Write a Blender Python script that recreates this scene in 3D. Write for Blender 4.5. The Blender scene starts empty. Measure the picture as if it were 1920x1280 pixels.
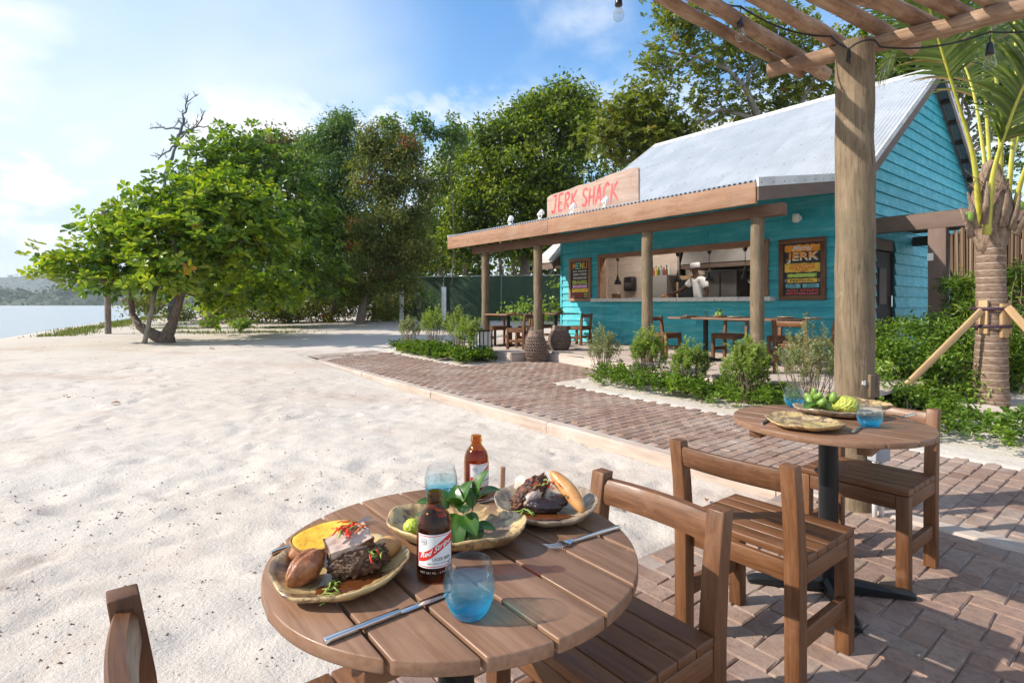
import bpy, bmesh, math, random
import numpy as np
from mathutils import Vector, Matrix, Euler

random.seed(7)
RNG = np.random.default_rng(11)
R = math.radians
HAZE = 0.00026
scene = bpy.context.scene
COL = scene.collection

# ------------------------------------------------------------------ camera
cam_d = bpy.data.cameras.new('camera')
cam_d.sensor_width = 36.0
cam_d.lens = 36.0 * 1030.0 / 1920.0
cam_d.shift_y = -70.0 / 1920.0
cam_d.clip_start = 0.05
cam_d.clip_end = 12000
cam = bpy.data.objects.new('camera', cam_d)
cam.location = (0, 0, 1.25)
cam.rotation_euler = (R(90), 0, 0)
COL.objects.link(cam)
scene.camera = cam

# ------------------------------------------------------------------ sky and sun
SUN_EL, SUN_AZ = 34.0, -97.0          # azimuth measured from +Y towards +X
world = bpy.data.worlds.new('World')
scene.world = world
world.use_nodes = True
wn, wl = world.node_tree.nodes, world.node_tree.links
wn.clear()
w_out = wn.new('ShaderNodeOutputWorld')
w_bg = wn.new('ShaderNodeBackground')
w_bg.inputs['Strength'].default_value = 0.15
sky = wn.new('ShaderNodeTexSky')
sky.sky_type = 'NISHITA'
sky.sun_disc = False
sky.sun_elevation = R(SUN_EL)
sky.sun_rotation = R(SUN_AZ)
sky.altitude = 0
sky.air_density = 1.15
sky.dust_density = 0.7
sky.ozone_density = 2.2
tc = wn.new('ShaderNodeTexCoord')
sep = wn.new('ShaderNodeSeparateXYZ')
wl.new(tc.outputs['Generated'], sep.inputs[0])
def wmath(op, a, b=None, clamp=False):
    n = wn.new('ShaderNodeMath'); n.operation = op; n.use_clamp = clamp
    for i, v in enumerate((a, b)):
        if v is None: continue
        if isinstance(v, (int, float)): n.inputs[i].default_value = v
        else: wl.new(v, n.inputs[i])
    return n.outputs[0]
zc = wmath('MAXIMUM', sep.outputs['Z'], 0.0)
den = wmath('ADD', zc, 0.22)
comb = wn.new('ShaderNodeCombineXYZ')
wl.new(wmath('DIVIDE', sep.outputs['X'], den), comb.inputs[0])
wl.new(wmath('DIVIDE', sep.outputs['Y'], den), comb.inputs[1])
def wnoise(vec, scale, detail, rough, dist=0.0):
    n = wn.new('ShaderNodeTexNoise'); n.inputs['Scale'].default_value = scale
    n.inputs['Detail'].default_value = detail; n.inputs['Roughness'].default_value = rough
    n.inputs['Distortion'].default_value = dist
    wl.new(vec, n.inputs['Vector']); return n.outputs['Fac']
def wramp(fac, lo, hi):
    n = wn.new('ShaderNodeMapRange'); n.interpolation_type = 'SMOOTHSTEP'
    n.inputs['From Min'].default_value = lo; n.inputs['From Max'].default_value = hi
    wl.new(fac, n.inputs['Value']); return n.outputs['Result']
mp = wn.new('ShaderNodeMapping'); mp.inputs['Location'].default_value = (5.2, 1.1, 0)
wl.new(comb.outputs[0], mp.inputs['Vector'])
c_big = wnoise(mp.outputs[0], 0.9, 8, 0.60, 0.25)
cirrus = wnoise(mp.outputs[0], 0.55, 4, 0.5, 0.6)
# low cumulus sit in a band above the horizon: noise on the view direction itself
mp2 = wn.new('ShaderNodeMapping'); mp2.inputs['Location'].default_value = (0.15, 0.9, 0.4); mp2.inputs['Scale'].default_value = (1, 1, 1.5)
wl.new(tc.outputs['Generated'], mp2.inputs['Vector'])
c_low = wnoise(mp2.outputs[0], 6.0, 9, 0.58, 0.1)
m_big = wmath('MULTIPLY', wramp(c_big, 0.455, 0.66), 0.85)
m_low = wmath('MULTIPLY', wramp(c_low, 0.465, 0.585), wramp(sep.outputs['Z'], 0.42, 0.26))
m_cir = wmath('MULTIPLY', wramp(cirrus, 0.42, 0.75), 0.6)
m_hz = wmath('MULTIPLY', wramp(sep.outputs['Z'], 0.34, -0.02), 0.85)
side = wramp(sep.outputs['X'], -0.10, -0.72)           # the sun's side of the sky is thin bright haze
m_side = wmath('MULTIPLY', side, 0.80)
m1 = wmath('MAXIMUM', m_big, m_low)
m2 = wmath('MAXIMUM', m1, m_cir)
hs = wn.new('ShaderNodeHueSaturation'); hs.inputs['Saturation'].default_value = 1.3
hs.inputs['Value'].default_value = 0.8
wl.new(sky.outputs[0], hs.inputs['Color'])
def wmix(fac, a, b):
    n = wn.new('ShaderNodeMix'); n.data_type = 'RGBA'
    wl.new(fac, n.inputs['Factor'])
    for k, v in ((6, a), (7, b)):
        if isinstance(v, tuple): n.inputs[k].default_value = (*v, 1)
        else: wl.new(v, n.inputs[k])
    return n.outputs[2]
s1 = wmix(m_hz, hs.outputs[0], (2.0, 2.65, 3.2))
s2 = wmix(m_side, s1, (2.15, 2.65, 3.1))
s3 = wmix(m2, s2, (3.7, 3.75, 3.8))
wl.new(s3, w_bg.inputs['Color'])
wl.new(w_bg.outputs[0], w_out.inputs[0])

sun_d = bpy.data.lights.new('sun', 'SUN')
sun_d.energy = 3.2
sun_d.angle = R(0.6)
sun_d.color = (1.0, 0.93, 0.83)
sun = bpy.data.objects.new('sun', sun_d)
_to = Vector((math.sin(R(SUN_AZ)) * math.cos(R(SUN_EL)), math.cos(R(SUN_AZ)) * math.cos(R(SUN_EL)), math.sin(R(SUN_EL))))
sun.rotation_euler = _to.to_track_quat('Z', 'Y').to_euler()
sun.location = (-30, 0, 30)
COL.objects.link(sun)

vs = scene.view_settings
scene.display_settings.display_device = 'sRGB'
vs.view_transform = 'Standard'
vs.look = 'None'
vs.exposure = 1.12
vs.gamma = 1.0
vs.use_curve_mapping = False

scene.render.engine = 'CYCLES'
scene.cycles.use_denoising = True
scene.cycles.max_bounces = 8
scene.cycles.diffuse_bounces = 4
scene.cycles.glossy_bounces = 3
scene.cycles.transmission_bounces = 6
scene.cycles.transparent_max_bounces = 12
scene.cycles.volume_bounces = 0
scene.cycles.sample_clamp_indirect = 6.0
scene.cycles.caustics_refractive = False
scene.cycles.caustics_reflective = False

# ------------------------------------------------------------------ helpers
def at(px, py, Y):
    """point at depth Y seen at photo pixel (px, py)"""
    return Vector(((px - 960) / 1030 * Y, Y, 1.25 + (570 - py) * Y / 1030))

def _h(ix, iy, seed):
    n = (ix.astype(np.int64) * 374761393 + iy.astype(np.int64) * 668265263 + seed * 1442695041) & 0x7fffffff
    n = ((n ^ (n >> 13)) * 1274126177) & 0x7fffffff
    return ((n ^ (n >> 16)) & 0xffff) / 65535.0
def vnoise(x, y, seed=0):
    x = np.asarray(x, float); y = np.asarray(y, float)
    ix, iy = np.floor(x), np.floor(y)
    fx, fy = x - ix, y - iy
    fx, fy = fx * fx * (3 - 2 * fx), fy * fy * (3 - 2 * fy)
    a, b = _h(ix, iy, seed), _h(ix + 1, iy, seed)
    c, d = _h(ix, iy + 1, seed), _h(ix + 1, iy + 1, seed)
    return (a * (1 - fx) + b * fx) * (1 - fy) + (c * (1 - fx) + d * fx) * fy - 0.5
def fbm(x, y, seed=0, octv=4, gain=0.5):
    s, amp, f = 0, 1.0, 1.0
    for o in range(octv):
        s = s + amp * vnoise(x * f, y * f, seed + o * 17); amp *= gain; f *= 2.03
    return s
def sstep(a, b, x):
    t = np.clip((x - a) / (b - a), 0, 1); return t * t * (3 - 2 * t)

def tag(o, label=None, cat=None, group=None, kind=None):
    if label: o['label'] = label
    if cat: o['category'] = cat
    if group: o['group'] = group
    if kind: o['kind'] = kind
    return o
def empty(name, loc=(0, 0, 0), rz=0.0, label=None, cat=None, group=None):
    o = bpy.data.objects.new(name, None)
    o.empty_display_size = 0.1
    o.location = loc; o.rotation_euler = (0, 0, rz)
    COL.objects.link(o)
    return tag(o, label, cat, group)
def link(name, me, parent=None, loc=None, rot=None, mat=None):
    o = bpy.data.objects.new(name, me)
    if loc is not None: o.location = loc
    if rot is not None: o.rotation_euler = rot
    if mat is not None and not me.materials: me.materials.append(mat)
    COL.objects.link(o)
    if parent is not None: o.parent = parent
    return o
def children(o): return [c for c in bpy.data.objects if c.parent == o]
def copy_tree(o, parent=None, kids=None):
    c = o.copy(); COL.objects.link(c); c.parent = parent
    for ch in list(o.children): copy_tree(ch, c)
    return c

def raw_mesh(name, V, F, mat=None, smooth=False, tone=None):
    """V (n,3) array; F (m,k) array of equal polygons or a list of lists"""
    me = bpy.data.meshes.new(name)
    if isinstance(F, np.ndarray) and F.ndim == 2:
        m, k = F.shape
        me.vertices.add(len(V)); me.vertices.foreach_set('co', np.ascontiguousarray(V, dtype=np.float32).ravel())
        me.loops.add(m * k); me.loops.foreach_set('vertex_index', np.ascontiguousarray(F, dtype=np.int32).ravel())
        me.polygons.add(m)
        me.polygons.foreach_set('loop_start', np.arange(0, m * k, k, dtype=np.int32))
        me.update(calc_edges=True)
    else:
        me.from_pydata([tuple(v) for v in V], [], [tuple(f) for f in F]); me.update()
    if smooth: me.polygons.foreach_set('use_smooth', np.ones(len(me.polygons), dtype=bool))
    if tone is not None:
        at_ = me.attributes.new('tone', 'FLOAT', 'POINT'); at_.data.foreach_set('value', np.ascontiguousarray(tone, dtype=np.float32))
    if mat is not None: me.materials.append(mat)
    return me

class MB:
    def __init__(s): s.v, s.f, s.t = [], [], []
    def add(s, vs, fs, tone=0.0):
        b = len(s.v); s.v += [tuple(v) for v in vs]; s.f += [tuple(i + b for i in f) for f in fs]; s.t += [tone] * len(vs); return s
    def box(s, a, b, tone=0.0, M=None):
        x0, y0, z0 = a; x1, y1, z1 = b
        vs = [Vector(p) for p in ((x0,y0,z0),(x1,y0,z0),(x1,y1,z0),(x0,y1,z0),(x0,y0,z1),(x1,y0,z1),(x1,y1,z1),(x0,y1,z1))]
        if M is not None: vs = [M @ v for v in vs]
        return s.add(vs, [(0,3,2,1),(4,5,6,7),(0,1,5,4),(1,2,6,5),(2,3,7,6),(3,0,4,7)], tone)
    def tube(s, pts, rads, n=8, caps=True, tone=0.0, wob=0.0, ell=1.0):
        pts = [Vector(p) for p in pts]
        if not isinstance(rads, (list, tuple)): rads = [rads] * len(pts)
        b = len(s.v); ref = None
        for i, p in enumerate(pts):
            d = (pts[min(i + 1, len(pts) - 1)] - pts[max(i - 1, 0)])
            d = d.normalized() if d.length > 1e-9 else Vector((0, 0, 1))
            if ref is None: ref = Vector((1, 0, 0)) if abs(d.x) < 0.8 else Vector((0, 1, 0))
            u = (ref - d * ref.dot(d)).normalized(); ref = u
            w = d.cross(u)
            for k in range(n):
                a = 2 * math.pi * k / n
                r = rads[i] * (1 + (random.uniform(-wob, wob) if wob else 0))
                s.v.append(tuple(p + u * (math.cos(a) * r) + w * (math.sin(a) * r * ell))); s.t.append(tone)
        for i in range(len(pts) - 1):
            for k in range(n):
                k2 = (k + 1) % n
                s.f.append((b + i*n + k, b + i*n + k2, b + (i+1)*n + k2, b + (i+1)*n + k))
        if caps:
            s.f.append(tuple(b + k for k in reversed(range(n))))
            e = b + (len(pts) - 1) * n
            s.f.append(tuple(e + k for k in range(n)))
        return s
    def lathe(s, prof, n=32, c=(0, 0, 0), tone=0.0, fr=None):
        """prof: (r, z) from start to end; closes nothing but r=0 ends"""
        b = len(s.v); idx = []
        for r, z in prof:
            if r < 1e-7:
                s.v.append((c[0], c[1], c[2] + z)); s.t.append(tone); idx.append([len(s.v) - 1])
            else:
                row = []
                for k in range(n):
                    a = 2 * math.pi * k / n
                    rr = r if fr is None else fr(r, z, a)
                    zz = z
                    if isinstance(rr, tuple): rr, zz = rr
                    s.v.append((c[0] + rr * math.cos(a), c[1] + rr * math.sin(a), c[2] + zz)); s.t.append(tone); row.append(len(s.v) - 1)
                idx.append(row)
        for p, q in zip(idx[:-1], idx[1:]):
            for k in range(n):
                k2 = (k + 1) % n
                if len(p) == 1 and len(q) == 1: continue
                if len(p) == 1: s.f.append((p[0], q[k2], q[k]))
                elif len(q) == 1: s.f.append((p[k], p[k2], q[0]))
                else: s.f.append((p[k], p[k2], q[k2], q[k]))
        return s
    def prism(s, poly, axis, a, b, tone=0.0):
        """extrude a 2-D polygon along axis ('x','y','z') from a to b"""
        n = len(poly)
        def P(u, v, w):
            return {'x': (w, u, v), 'y': (u, w, v), 'z': (u, v, w)}[axis]
        vs = [P(u, v, a) for u, v in poly] + [P(u, v, b) for u, v in poly]
        fs = [tuple(reversed(range(n))), tuple(range(n, 2 * n))] + [(i, (i + 1) % n, n + (i + 1) % n, n + i) for i in range(n)]
        return s.add(vs, fs, tone)
    def mesh(s, name, mat=None, smooth=False, fix=True):
        me = bpy.data.meshes.new(name); me.from_pydata(s.v, [], s.f); me.update()
        if any(s.t):
            a = me.attributes.new('tone', 'FLOAT', 'POINT'); a.data.foreach_set('value', np.array(s.t, dtype=np.float32))
        if fix:
            bm = bmesh.new(); bm.from_mesh(me); bmesh.ops.recalc_face_normals(bm, faces=bm.faces); bm.to_mesh(me); bm.free()
        if smooth:
            me.polygons.foreach_set('use_smooth', np.ones(len(me.polygons), dtype=bool))
        if mat is not None: me.materials.append(mat)
        return me
    def build(s, name, mat=None, parent=None, smooth=False, loc=None, rot=None):
        return link(name, s.mesh(name, mat, smooth), parent, loc, rot)

def sharp(me, ang=40):
    """smooth shading that keeps edges over ang degrees crisp"""
    me.polygons.foreach_set('use_smooth', np.ones(len(me.polygons), dtype=bool))
    bm = bmesh.new(); bm.from_mesh(me)
    for e in bm.edges:
        if len(e.link_faces) == 2 and e.calc_face_angle(0) > R(ang): e.smooth = False
    bm.to_mesh(me); bm.free()
    return me

def bevel_mesh(me, w, seg=2, ang=35):
    bm = bmesh.new(); bm.from_mesh(me)
    ed = [e for e in bm.edges if len(e.link_faces) == 2 and e.calc_face_angle(0) > R(ang)]
    bmesh.ops.bevel(bm, geom=ed, offset=w, segments=seg, affect='EDGES', profile=0.5, clamp_overlap=True)
    bm.to_mesh(me); bm.free(); return sharp(me, 50)
_bb = {}
def bbox_mesh(name, a, b, mat, bev=0.004):
    key = (tuple(a), tuple(b), mat.name, bev)
    if key not in _bb:
        me = MB().box(a, b).mesh(name, mat); bevel_mesh(me, bev); _bb[key] = me
    return _bb[key]

# ------------------------------------------------------------------ materials
class NT:
    def __init__(s, name):
        s.m = bpy.data.materials.new(name); s.m.use_nodes = True
        s.n, s.l = s.m.node_tree.nodes, s.m.node_tree.links
        s.n.clear()
        s.out = s.n.new('ShaderNodeOutputMaterial')
    def new(s, t, **kw):
        n = s.n.new(t)
        for k, v in kw.items(): setattr(n, k, v)
        return n
    def set(s, node, **kw):
        for k, v in kw.items():
            i = node.inputs[k.replace('_', ' ')]
            if isinstance(v, bpy.types.NodeSocket): s.l.new(v, i)
            elif isinstance(v, tuple) and len(v) == 3 and i.type == 'RGBA': i.default_value = (*v, 1)
            else: i.default_value = v
        return node
    def math(s, op, a, b=None, clamp=False):
        n = s.new('ShaderNodeMath', operation=op, use_clamp=clamp)
        for i, v in enumerate((a, b)):
            if v is None: continue
            if isinstance(v, (int, float)): n.inputs[i].default_value = v
            else: s.l.new(v, n.inputs[i])
        return n.outputs[0]
    def mix(s, fac, a, b, blend='MIX'):
        n = s.new('ShaderNodeMix', data_type='RGBA', blend_type=blend)
        for k, v in ((0, fac), (6, a), (7, b)):
            if isinstance(v, bpy.types.NodeSocket): s.l.new(v, n.inputs[k])
            elif isinstance(v, tuple): n.inputs[k].default_value = (*v[:3], 1)
            else: n.inputs[k].default_value = v
        return n.outputs[2]
    def coords(s, scale=(1, 1, 1), kind='Object', rand=True, loc=(0, 0, 0)):
        t = s.new('ShaderNodeTexCoord'); mp = s.new('ShaderNodeMapping')
        mp.inputs['Scale'].default_value = scale; mp.inputs['Location'].default_value = loc
        src = t.outputs[kind]
        if rand:
            oi = s.new('ShaderNodeObjectInfo'); c = s.new('ShaderNodeCombineXYZ')
            for i, k in enumerate((37.0, 17.0, 53.0)): s.l.new(s.math('MULTIPLY', oi.outputs['Random'], k), c.inputs[i])
            va = s.new('ShaderNodeVectorMath', operation='ADD'); s.l.new(src, va.inputs[0]); s.l.new(c.outputs[0], va.inputs[1]); src = va.outputs[0]
        s.l.new(src, mp.inputs['Vector']); return mp.outputs[0]
    def noise(s, vec, scale, detail=4, rough=0.55, dist=0.0):
        n = s.new('ShaderNodeTexNoise'); s.set(n, Vector=vec, Scale=scale, Detail=detail, Roughness=rough, Distortion=dist); return n.outputs['Fac']
    def voro(s, vec, scale, feature='F1', out='Distance'):
        n = s.new('ShaderNodeTexVoronoi', feature=feature); s.set(n, Vector=vec, Scale=scale); return n.outputs[out]
    def ramp(s, fac, stops):
        n = s.new('ShaderNodeValToRGB'); el = n.color_ramp.elements
        while len(el) < len(stops): el.new(0.5)
        for e, (p, c) in zip(el, stops): e.position = p; e.color = (*c[:3], 1) if isinstance(c, tuple) else (c, c, c, 1)
        s.l.new(fac, n.inputs[0]); return n.outputs[0]
    def rng(s, fac, lo, hi, a=0.0, b=1.0):
        n = s.new('ShaderNodeMapRange', interpolation_type='SMOOTHSTEP'); s.set(n, Value=fac)
        for k, v in (('From Min', lo), ('From Max', hi), ('To Min', a), ('To Max', b)): n.inputs[k].default_value = v
        return n.outputs['Result']
    def bump(s, h, strength=0.3, dist=0.01, normal=None):
        n = s.new('ShaderNodeBump'); n.inputs['Strength'].default_value = strength; n.inputs['Distance'].default_value = dist
        s.l.new(h, n.inputs['Height'])
        if normal is not None: s.l.new(normal, n.inputs['Normal'])
        return n.outputs[0]
    def pbsdf(s, **kw):
        n = s.new('ShaderNodeBsdfPrincipled'); s.set(n, **kw); return n
    def done(s, shader): s.l.new(shader, s.out.inputs['Surface']); return s.m
    def attr(s, name='tone'):
        n = s.new('ShaderNodeAttribute', attribute_name=name); return n.outputs['Fac']
    def rand(s): return s.new('ShaderNodeObjectInfo').outputs['Random']

def mat_plain(name, col, rough=0.6, metal=0.0, col2=None, scale=8.0, bump=0.0, bscale=60.0, bdist=0.004, stretch=(1, 1, 1), spec=0.5, coat=0.0, var=0.0):
    t = NT(name); c = t.coords(stretch)
    base = col
    if col2 is not None: base = t.mix(t.rng(t.noise(c, scale, 5, 0.6), 0.35, 0.65), col, col2)
    if var:
        r = t.math('ADD', t.math('MULTIPLY', t.rand(), 2 * var), 1 - var)
        cc = t.new('ShaderNodeCombineXYZ')
        for i in range(3): t.l.new(r, cc.inputs[i])
        base = t.mix(1.0, base, cc.outputs[0], 'MULTIPLY')
    p = t.pbsdf(Base_Color=base, Roughness=rough, Metallic=metal, Specular_IOR_Level=spec, Coat_Weight=coat)
    if bump: t.l.new(t.bump(t.noise(c, bscale, 5, 0.6), bump, bdist), p.inputs['Normal'])
    return t.done(p.outputs[0])

def mat_wood(name, axis, cols, rough=0.5, scale=1.0, var=0.18, bump=0.25, grain=16.0, cracks=0.0, spec=0.4, weather=None, pores=0.5):
    t = NT(name)
    st = {'x': (1, grain, grain), 'y': (grain, 1, grain), 'z': (grain, grain, 1)}[axis]
    st2 = {'x': (1, 4, 4), 'y': (4, 1, 4), 'z': (4, 4, 1)}[axis]
    c = t.coords(st); c2 = t.coords(st2)
    g = t.noise(c, 3.2 * scale, 6, 0.62, 0.35)
    b = t.noise(c2, 1.6 * scale, 4, 0.6, 0.8)
    f = t.math('ADD', t.math('MULTIPLY', g, 0.55), t.math('MULTIPLY', b, 0.45))
    base = t.ramp(f, [(0.30, cols[0]), (0.48, cols[1]), (0.66, cols[2])])
    if weather is not None:
        base = t.mix(t.rng(t.noise(t.coords((1, 1, 1)), 2.2, 5, 0.65), 0.45, 0.72, 0, 0.75), base, weather)
    if var:
        r = t.math('ADD', t.math('MULTIPLY', t.rand(), 2 * var), 1 - var)
        cc = t.new('ShaderNodeCombineXYZ')
        for i in range(3): t.l.new(r, cc.inputs[i])
        base = t.mix(1.0, base, cc.outputs[0], 'MULTIPLY')
    st3 = {'x': (1, 70, 70), 'y': (70, 1, 70), 'z': (70, 70, 1)}[axis]
    fine = t.noise(t.coords(st3), 5.0, 5, 0.7, 0.15)
    if pores: base = t.mix(t.rng(fine, 0.54, 0.72, 0, pores), base, tuple(c_ * .55 for c_ in cols[0]))
    wear = t.noise(t.coords((1, 1, 1)), 7.0, 6, 0.68)
    base = t.mix(t.rng(wear, 0.56, 0.76, 0, 0.45), base, tuple(min(1, c_ * 1.35 + .02) for c_ in cols[2]))
    if cracks:
        ck = t.noise(t.coords({'x': (.35, 9, 9), 'y': (9, .35, 9), 'z': (9, 9, .35)}[axis]), 2.2, 5, 0.55, 0.5)
        ckm = t.math('MULTIPLY', t.rng(t.math('ABSOLUTE', t.math('SUBTRACT', ck, 0.5)), 0.014, 0.003, 0, cracks), t.rng(t.noise(t.coords((1, 1, 1)), 2.5, 3, .5), .42, .58))
        base = t.mix(ckm, base, tuple(c_ * .35 for c_ in cols[0]))
        f = t.math('SUBTRACT', f, t.math('MULTIPLY', ckm, 0.6))
    f = t.math('ADD', f, t.math('MULTIPLY', fine, 0.25))
    rg = t.math('ADD', t.rng(g, 0.3, 0.7, rough - 0.08, rough + 0.12), t.rng(wear, .45, .75, 0, .2))
    p = t.pbsdf(Base_Color=base, Roughness=rg, Specular_IOR_Level=spec)
    t.l.new(t.bump(f, bump, 0.003), p.inputs['Normal'])
    return t.done(p.outputs[0])

def mat_leaf(name, stops, trans=0.35, rough=0.42, tcol=(1.3, 1.3, 0.5), spec=0.35):
    trans = min(.5, trans + .08)
    t = NT(name)
    col = t.ramp(t.attr(), stops)
    p = t.pbsdf(Base_Color=col, Roughness=rough, Specular_IOR_Level=spec)
    tr = t.new('ShaderNodeBsdfTranslucent')
    t.l.new(t.mix(1.0, col, tcol, 'MULTIPLY'), tr.inputs['Color'])
    mx = t.new('ShaderNodeMixShader'); mx.inputs[0].default_value = trans
    t.l.new(p.outputs[0], mx.inputs[1]); t.l.new(tr.outputs[0], mx.inputs[2])
    return t.done(mx.outputs[0])

MT = {}
_fw = [(0.072, 0.028, 0.011), (0.138, 0.057, 0.023), (0.21, 0.096, 0.041)]      # stained hardwood of the furniture
for ax in 'xyz': MT['wood_' + ax] = mat_wood('furniture_wood_' + ax, ax, _fw, 0.40, 1.5, 0.16, 0.22)
MT['top_x'] = mat_wood('table_top_wood', 'x', [(0.135, 0.066, 0.036), (0.215, 0.113, 0.064), (0.29, 0.168, 0.105)], 0.38, 1.3, 0.12, 0.18)
for ax in 'xyz':
    MT['fascia_' + ax] = mat_wood('porch_timber_' + ax, ax, [(0.17, 0.082, 0.045), (0.29, 0.155, 0.09), (0.38, 0.225, 0.14)], 0.7, 0.9, 0.08, 0.4, weather=(0.33, 0.22, 0.155))
    MT['sign_' + ax] = mat_wood('sign_board_' + ax, ax, [(0.25, 0.165, 0.125), (0.38, 0.27, 0.215), (0.47, 0.35, 0.285)], 0.75, 0.9, 0.05, 0.4, weather=(0.26, 0.165, 0.12), grain=10)
    MT['beam_' + ax] = mat_wood('beam_timber_' + ax, ax, [(0.085, 0.043, 0.025), (0.15, 0.08, 0.048), (0.21, 0.12, 0.075)], 0.75, 0.9, 0.05, 0.4)  # porch timber darkened: the shade under the fascia is put into the colour
    MT['trim_' + ax] = mat_wood('brown_trim_' + ax, ax, [(0.11, 0.072, 0.055), (0.15, 0.10, 0.078), (0.19, 0.13, 0.105)], 0.7, 0.8, 0.05, 0.2)
    MT['pine_' + ax] = mat_wood('pine_' + ax, ax, [(0.33, 0.195, 0.09), (0.45, 0.285, 0.14), (0.52, 0.36, 0.20)], 0.6, 1.0, 0.08, 0.2)
MT['log'] = mat_wood('round_log', 'z', [(0.07, 0.046, 0.027), (0.18, 0.128, 0.078), (0.275, 0.208, 0.135)], 0.8, 1.6, 0.08, 1.0, grain=10, weather=(0.125, 0.105, 0.062), cracks=.4)
MT['bark_log'] = mat_wood('peeled_log', 'x', [(0.16, 0.085, 0.05), (0.34, 0.215, 0.135), (0.50, 0.36, 0.25)], 0.85, 2.2, 0.12, 1.0, grain=7, weather=(0.14, 0.075, 0.045), cracks=.3)
MT['deck_x'] = mat_wood('deck_board', 'x', [(0.40, 0.315, 0.26), (0.50, 0.405, 0.345), (0.56, 0.475, 0.41)], 0.75, 0.8, 0.10, 0.3)
MT['kerb_x'] = mat_wood('kerb_timber', 'x', [(0.33, 0.245, 0.195), (0.46, 0.365, 0.30), (0.54, 0.45, 0.385)], 0.9, 0.7, 0.06, 0.4, weather=(0.52, 0.455, 0.395))
MT['black'] = mat_plain('black_metal', (0.012, 0.013, 0.014), 0.42, 0.2, spec=0.4, bump=0.08, bscale=200)
MT['blackplastic'] = mat_plain('black_plastic', (0.012, 0.012, 0.013), 0.3)
MT['cable'] = mat_plain('black_rubber', (0.012, 0.012, 0.012), 0.55)
MT['steel'] = mat_plain('stainless', (0.55, 0.55, 0.54), 0.24, 1.0, bump=0.03, bscale=80, stretch=(1, 1, 8))
MT['kitchen_metal'] = mat_plain('kitchen_metal', (0.13, 0.122, 0.115), 0.5, 0.15, col2=(0.10, 0.095, 0.09), scale=3)
MT['cutlery'] = mat_plain('polished_steel', (0.62, 0.62, 0.61), 0.14, 1.0, bump=0.02, bscale=90)
MT['white'] = mat_plain('white_paint', (0.78, 0.78, 0.76), 0.4)
MT['tile'] = mat_plain('kitchen_wall', (0.68, 0.60, 0.53), 0.5, col2=(0.58, 0.50, 0.43), scale=3, stretch=(1, 1, 6))
MT['greypanel'] = mat_plain('grey_panel', (0.23, 0.22, 0.21), 0.4)

# ------------------------------------------------------------------ local frames
K0 = np.array([1.297, 4.62]); PA = np.array([0.618, -0.786]); PB = np.array([0.786, 0.618])
TH = math.atan2(PA[1], PA[0])                         # direction of the kerb and of the house front
def ab(x, y): return (x - K0[0]) * PA[0] + (y - K0[1]) * PA[1], (x - K0[0]) * PB[0] + (y - K0[1]) * PB[1]
def xy(a, b): return K0[0] + a * PA[0] + b * PB[0], K0[1] + a * PA[1] + b * PB[1]
def gz(x, y):
    base = 0.015 * np.clip(y - 3, 0, 8) + 0.022 * np.clip(y - 11, 0, 16)
    d = (x + 20.7) * -0.92 + (y - 22.2) * -0.393
    drop = sstep(-4, 7, d)
    return base * (1 - drop) - 1.6 * drop
def gzf(x, y): return float(gz(np.array(x, float), np.array(y, float)))
def G(px, py):
    """ground point seen at a photo pixel"""
    z = 0.0
    for _ in range(30):
        Y = 1030 * (1.25 - z) / (py - 570); z = gzf((px - 960) / 1030 * Y, Y)
    return Vector(((px - 960) / 1030 * Y, Y, z))
EA0, EA1 = -5.66, -3.28                               # the paved entrance between the two planting beds
def paved(a, b):
    path = (b > -0.15) & (b < 1.60) & (a > -9.6) & (a < 5)
    ent = (b >= 1.5) & (b < 4.2) & (a > EA0) & (a < EA1)
    patio = (b <= 0) & (b > -3.6) & (a > 1.05)
    return path | ent | patio
_fr = np.random.default_rng(19); _FT = []
for _ in range(46):                                   # trails of footprints across the sand
    y0 = 1.0 + 13 * _fr.uniform() ** 1.5; x0 = _fr.uniform(-.95, .5) * y0; hd = _fr.uniform(0, 6.28)
    for k in range(_fr.integers(4, 12)):
        sx = .10 * (1 if k % 2 else -1); _FT.append((x0 - math.sin(hd) * sx, y0 + math.cos(hd) * sx, hd + _fr.normal() * .15, _fr.uniform(.012, .024), _fr.uniform(.85, 1.15)))
        x0 += math.cos(hd) * .55; y0 += math.sin(hd) * .55; hd += _fr.normal() * .12
def FOOT(x, y):
    x = np.asarray(x, float); y = np.asarray(y, float); shp = x.shape; xf, yf = np.atleast_1d(x).ravel(), np.atleast_1d(y).ravel(); out = np.zeros_like(xf)
    grid = xf.size > 5000
    for fx, fy, h_, dp, sc in _FT:
        m = np.nonzero((np.abs(xf - fx) < .35) & (np.abs(yf - fy) < .35))[0]
        if not len(m): continue
        dx, dy = xf[m] - fx, yf[m] - fy; u = (dx * math.cos(h_) + dy * math.sin(h_)) / (.135 * sc); v = (-dx * math.sin(h_) + dy * math.cos(h_)) / (.052 * sc * (1.0 + .25 * np.clip(u, -1, 1)))
        q = u * u + v * v; out[m] += -dp * np.exp(-q ** 2 * .9) + dp * .45 * np.exp(-((np.sqrt(q) - 1.45) / .35) ** 2)
    return out.reshape(shp)
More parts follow.
